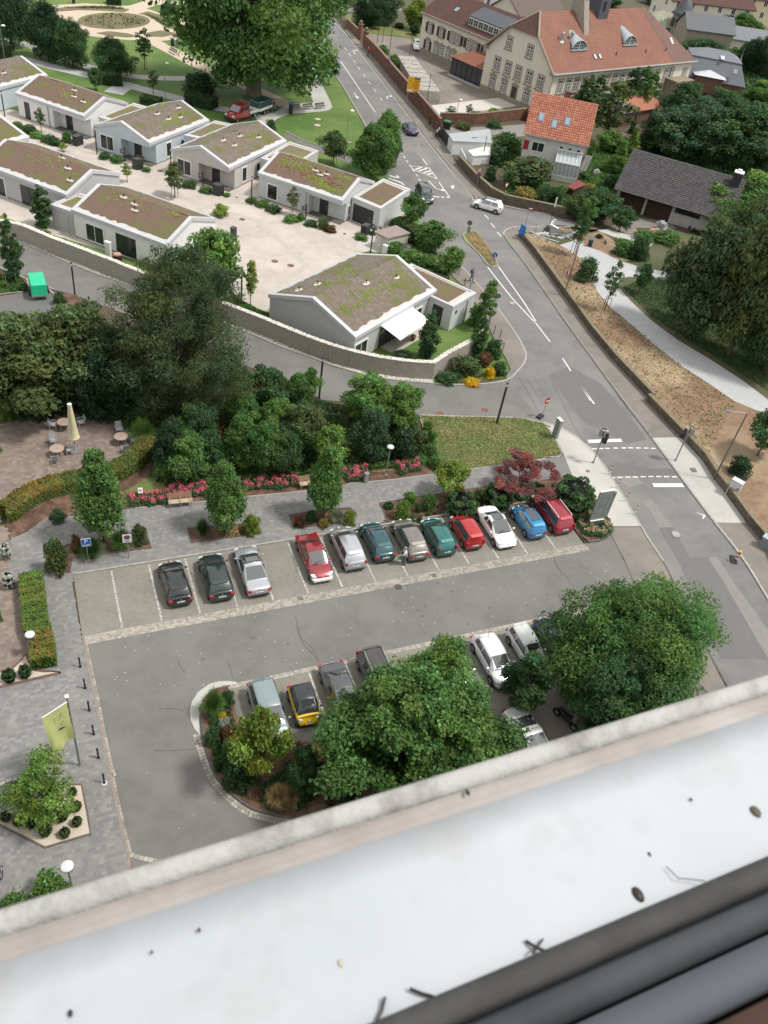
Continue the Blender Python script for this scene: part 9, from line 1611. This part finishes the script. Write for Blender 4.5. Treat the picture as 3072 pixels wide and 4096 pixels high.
# ================= PEOPLE =================
m_skin=mat('skin',(.42,.26,.19),rough=.6)
def person(label,g,yaw,z0=.1,stride=.22,shirt=(.6,.6,.6),legs=(.05,.06,.1),hair=(.05,.035,.025),arm=(.15,-.15),bend=0.,bag=None,sc=1.,shoes=(.03,.03,.03),lift=0.,skirt=False,seed=0):
 """skeleton grown with the Skin modifier; local +y is the way the person faces"""
 t=thing('person',label,'person',(*g,z0),yaw,None,sc);V,E,Rd=[],[],[]
 def v(p,r):V.append(p);Rd.append(r);return len(V)-1
 def e(a,b):E.append((a,b))
 hipz=.92;by=bend
 pel=v((0,0,hipz),.15);wst=v((0,.02+by*.3,1.08),.135);ch=v((0,.02+by*.7,1.30),.165);nk=v((0,.03+by,1.46),.07);hd0=v((0,.05+by*1.15,1.56),.085);hd=v((0,.06+by*1.2,1.65),.105);hd1=v((0,.05+by*1.2,1.73),.085)
 for a,b in((pel,wst),(wst,ch),(ch,nk),(nk,hd0),(hd0,hd),(hd,hd1)):e(a,b)
 J={}
 for s in(-1,1):
  sy=s*stride;h=v((s*.10,.0,hipz-.06),.10);k=v((s*.10,sy*.55+.04,.50),.07);a=v((s*.10,sy,.10+max(0,-sy)*.25),.045);f=v((s*.105,sy+.16,.045),.04);e(pel,h);e(h,k);e(k,a);e(a,f)
  sh=v((s*.19,.02+by*.8,1.40),.065);el=v((s*.25,arm[0 if s<0 else 1]*.5+by*.5,1.14),.045);q=arm[0 if s<0 else 1];hnd=v((s*.25,q+by*.5+.04,.93+lift*(s<0)+abs(q)*.25),.03);e(ch,sh);e(sh,el);e(el,hnd);J[s]=(sh,el,hnd)
  for i,(dx,l)in enumerate(((-.024,.085),(-.008,.095),(.008,.09),(.024,.075))):p0=V[hnd];f1=v((p0[0]+dx,p0[1]+.02,p0[2]-.05),.011);f2=v((p0[0]+dx*1.1,p0[1]+.04,p0[2]-l),.009);e(hnd,f1);e(f1,f2)
  f1=v((V[hnd][0]-s*.035,V[hnd][1]+.03,V[hnd][2]-.03),.011);e(hnd,f1)
 def skin(name,idx,grow,m,parent=t,root=0):
  ids=sorted(idx);mp={i:n for n,i in enumerate(ids)};me=bpy.data.meshes.new(name);me.from_pydata([V[i]for i in ids],[(mp[a],mp[b])for a,b in E if a in mp and b in mp],[]);me.materials.append(m);o=bpy.data.objects.new(name,me);C.objects.link(o);o.parent=parent
  md=o.modifiers.new('skin','SKIN');md.use_smooth_shade=True;
  for i in ids:r=(Rd[i]+grow)*.95;me.skin_vertices[0].data[mp[i]].radius=(r,r)
  me.skin_vertices[0].data[mp[root]if root in mp else 0].use_root=True;q=o.modifiers.new('sub','SUBSURF');q.levels=q.render_levels=1;return o
 body=skin('body',range(len(V)),0,m_skin);cn=lambda n,c:mat('cloth_%s_%s'%(n,'_'.join('%d'%(x*100)for x in c)),c,col2=tuple(x*.75 for x in c),scale=6,rough=.9)
 up=[pel,wst,ch];lo=[pel]
 for s in(-1,1):up+=[J[s][0],J[s][1]]
 base=7
 for s_i in range(2):o=base+s_i*(4+3+9);lo+=[o,o+1,o+2]
 skin('shirt',up,.022,cn('top',shirt),root=pel);skin('trousers',lo,.018,cn('legs',legs),root=pel)
 for s_i in range(2):o=base+s_i*16+3;p=V[o];b=MB().box((p[0],p[1]-.06,.05+max(0,V[o-1][2]-.10)),(.10,.27,.09));b.build('shoe',cn('shoe',shoes),t,bevel=.03)
 b=MB();p=V[hd];b.lathe((p[0],p[1]-.02,p[2]-.03),[(.09,-.03),(.122,.03),(.118,.09),(.07,.145),(.01,.16)],12);b.build('hair',cn('hair',hair),t,True)
 b=MB();[b.box((s*.038,p[1]+.098,p[2]+.01),(.022,.02,.014))for s in(-1,1)];b.build('eyes',m_ink,body);b=MB().box((0,p[1]+.115,p[2]-.02),(.022,.035,.04));b.box((0,p[1]+.098,p[2]-.055),(.045,.015,.012));b.build('nose_and_mouth',mat('lip',(.33,.15,.12)),body)
 if bag:b=MB().box((0,-.17+by*.6,1.22),(.30,.16,.42));b.build('backpack',cn('bag',bag),t,bevel=.05)
 return t,V,J
t,V,J=person('person in white top and blue jeans holding a green bag behind the grey brown car',G('U',1103,848),rad(75),.02,.05,(.75,.76,.80),(.12,.17,.27),(.30,.24,.17),(.42,.30),.06,lift=.18)
g=t.location;h_=V[J[-1][2]];b=MB().hexa([(-.12,-.03,-.42),(.12,-.03,-.42),(.12,.03,-.42),(-.12,.03,-.42)],[(-.15,-.04,0),(.15,-.04,0),(.15,.04,0),(-.15,.04,0)]);o=b.build('shopping_bag',mat('green_bag',(.06,.42,.16),rough=.5));o.location=(g.x-.42,g.y+.10,.95);o.rotation_euler=(0,0,.5);tag(o,'green shopping bag held by the person in white behind the cars','bag')
b=MB().lathe((0,0,0),[(.05,-.07),(.08,0),(.04,.08)],8);o=b.build('orange_purse',mat('orange_leather',(.55,.17,.04),rough=.5),None,True);o.location=(g.x-.62,g.y+.02,1.02);tag(o,'small orange purse in the outstretched hand of the person in white','purse')
person('walker in dark jacket and blue jeans with a shoulder bag on the left pavement',G('M',1002,476),rad(-130),.1,.24,(.10,.13,.14),(.12,.17,.26),(.25,.22,.18),bag=(.03,.035,.04))
person('walker with red backpack going up beside the sandstone wall',G('C',355,474),rad(40),.1,.2,(.16,.05,.05),(.08,.08,.10),(.30,.27,.22),bag=(.35,.03,.03))
person('walker in black with dark hair at the dark gate, left of two',G('C',915,1158),rad(-130),.1,.22,(.45,.33,.32),(.02,.02,.025),(.03,.02,.02))
person('walker in pale top at the dark gate, right of two',G('C',935,1140),rad(-125),.1,.16,(.60,.60,.62),(.04,.04,.05),(.05,.03,.02))
person('walker in brown jacket and light jeans on the park apron behind the trailer',G('B',820,924),rad(100),.04,.30,(.07,.045,.04),(.20,.25,.31),(.06,.03,.02))
person('person in pale blue shirt on the terrace behind the pine',G('K',1045,245),rad(-80),.05,.04,(.28,.36,.60),(.03,.05,.16),(.20,.17,.14),(.2,.2))
person('small dark figure on the park circle path, left of two',G('A',1568,222),rad(-60),.05,.2,(.05,.05,.05),(.06,.05,.05));person('small dark figure on the park circle path, right of two',G('A',1580,215),rad(-60),.05,.2,(.09,.06,.05),(.05,.05,.06))
# ================= THE WINDOW LEDGE IN FRONT OF THE CAMERA =================
zs=CAM[2]-.45;r0=.45/.35  # the ledge top lies this much below the eye
def yy(v):return CAM[1]+(v-CAM[1])*r0  # depths measured 0.35 m below, scaled to the ledge
m_ledge=mat('white_ledge',(.43,.46,.49),col2=(.36,.39,.42),scale=2.2,rough=.62,detail=8,col3=(.36,.355,.345),scale3=16,ramp3=(.52,.80),spec=.5)
m_dirt=mat('dirty_lip',(.40,.395,.38),col2=(.20,.19,.18),scale=30,detail=9,rough=.8,ramp=(.45,.72),bump=.2)
m_dirt2=mat('grimy_groove',(.27,.24,.225),col2=(.36,.34,.325),scale=14,detail=8,rough=.85)
m_rub=mat('rubber_seal',(.035,.040,.046),col2=(.055,.062,.068),scale=9,rough=.8,spec=.3);m_rub2=mat('dusty_rubber',(.06,.06,.06),col2=(.035,.035,.035),scale=18,detail=9,rough=.8)
X0,X1=CAM[0]-1.6,CAM[0]+2.6
def strip(name,parent,prof,mm,n=1):
 b=MB();P=[(y,z)for y,z in prof];k=len(P);b.add([(X0,y,z)for y,z in P]+[(X1,y,z)for y,z in P],[(i,k+i,k+i+1,i+1)[::-1]for i in range(k-1)]);o=b.build(name,mm,parent,True);q=o.modifiers.new('solid','SOLIDIFY');q.thickness=.0015;return o
led=thing('window_ledge','white metal window ledge with grimy outer lip across the foreground','window ledge',(0,0,0));led.location=(0,0,0)
yo=G('o',0,1968,zs+.007)[1];yr=G('o',0,2040,zs)[1];ys=G('o',0,2082,zs)[1];yg=G('c',1200,365,zs+.008)[1]  # lip, groove, sheet, seal
k_=(yo-yr)
strip('ledge_lip',led,[(yo+.004,zs-.03),(yo+.004,zs+.001),(yo+.001,zs+.006),(yo-.003,zs+.0072),(yo-k_*.5,zs+.005),(yo-k_*.8,zs+.001)],m_dirt)
strip('lip_groove',led,[(yo-k_*.8,zs+.001),(yr,zs-.0005),(yr-(yr-ys)*.5,zs-.0003),(ys,zs+.0004)],m_dirt2)
strip('ledge_sheet',led,[(ys,zs+.0004),(ys-.02,zs+.0012),(yg-.01,zs+.005),(yg-.03,zs+.006)],m_ledge)
led.rotation_euler=(0,0,rad(1.5));lx=G('o',0,1968,zs)[0];ca,sa=math.cos(rad(1.5)),math.sin(rad(1.5));led.location=(lx-(lx*ca-yo*sa),yo-(lx*sa+yo*ca),0)
fr=thing('window_frame','dark ribbed rubber seal and grey window frame in the lower right corner','window frame',(0,0,0))
strip('rubber_seal',fr,[(yg,zs+.005),(yg-.001,zs+.010),(yg-.008,zs+.013),(yg-.013,zs+.010),(yg-.016,zs+.007)],m_rub2);strip('inner_seal',fr,[(yg-.016,zs+.007),(yg-.020,zs+.014),(yg-.028,zs+.016),(yg-.033,zs+.010),(yg-.035,zs+.006)],m_rub)
strip('frame_profile',fr,[(yg-.035,zs+.006),(yg-.038,zs+.020),(yg-.050,zs+.024),(yg-.058,zs+.018),(yg-.06,zs+.010)],mat('frame_grey',(.075,.085,.10),rough=.8));strip('frame_edge',fr,[(yg-.060,zs+.010),(yg-.063,zs+.024),(yg-.09,zs+.028),(yg-.12,zs+.028)],mat('frame_brown',(.035,.022,.018),col2=(.09,.04,.02),scale=30,rough=.7))
fr.rotation_euler=(0,0,rad(1.9));px_=G('c',1200,365,zs)[0];ca,sa=math.cos(rad(1.9)),math.sin(rad(1.9));fr.location=(px_-(px_*ca-yg*sa),yg-(px_*sa+yg*ca),0)
# wall of the tower block carrying the ledge
b=MB().prism([(-22,yo-.04),(26,yo-.04),(26,yo-.5),(-22,yo-.5)],-.02,zs-.06,bottom=True);tw_=b.build('wall',wallm('tower_wall',(.45,.44,.42)));ob=thing('tower_block','rendered wall of the tall building below the window ledge','building',(0,yo,0));tw_.parent=ob;tw_.location=(0,-yo,0)
# dirt: dead insects, twigs, droppings on the ledge
def speck(name,lab,cat,k,x,y,mk,dz=.0035):p=G(k,x,y,zs+dz);return mk((p[0],p[1],zs+dz))
def blob(r,sq=(1,1),mm=None,nm='speck'):
 def f(p):b=MB().lathe((0,0,0),[(r,0),(r*.9,r*.35),(r*.3,r*.6)],9,sq=sq);o=b.build(nm,mm or mat('dead_bug',(.02,.017,.015),rough=.5),None,True);o.location=p;return o
 return f
tag(speck('','','','d',978,368,blob(.0042,(.8,1.2),nm='dried_bud')),'dark oval dried bud lying beside the rubber seal','debris');tag(speck('','','','c',1632,80,blob(.0034,(.9,1.2),mat('olive_bug',(.09,.09,.06)),'dried_bud')),'olive brown dried bud near the right edge of the ledge','debris')
for k,x,y,r,lab in(('d',1040,153,.0011,'tiny dark speck above the dried bud'),('c',430,335,.0010,'tiny dark speck in the left middle of the ledge'),('c',735,407,.0015,'small pale brown speck in the lower middle of the ledge'),('c',152,515,.0014,'elongated dark speck at the bottom left'),('c',1010,38,.0016,'dark drop mark on the grimy lip'),('c',1493,53,.0010,'tiny speck at the upper right of the ledge'),('c',328,383,.0008,'faint speck left of the ledge centre')):tag(speck('','','',k,x,y,blob(r,(.8,1.3),mat('pale_speck',(.4,.37,.28))if 'pale' in lab else None)),lab,'speck')
def twig(lab,pts,r=.0009):
 P=[(*G('d',x,y,zs+.006+.002*i),zs+.006+.002*i)for i,(x,y)in enumerate(pts)];b=MB().tube(P,r,5);tag(b.build('bristle',mat('dead_bug',(.02,.017,.015))),lab,'bristle')
twig('crossed dark bristle sticking out of the seal, longer one',[(395,605),(450,640),(510,665)]);twig('crossed dark bristle sticking out of the seal, thinner one',[(485,595),(455,640),(430,670)],.0006);twig('fine curved hair above the seal',[(1130,218),(1190,278),(1330,292)],.0003)
def twc(lab,pts,r=.0009):
 P=[(*G('c',x,y,zs+.007),zs+.007)for x,y in pts];b=MB().tube(P,r,5);tag(b.build('bristle',mat('dead_bug',(.02,.017,.015))),lab,'bristle')
twc('dark bristle at the bottom edge, upright',[(832,480),(825,510),(815,530)]);twc('dark bristle at the bottom edge, slanting',[(885,462),(910,472),(938,480)])
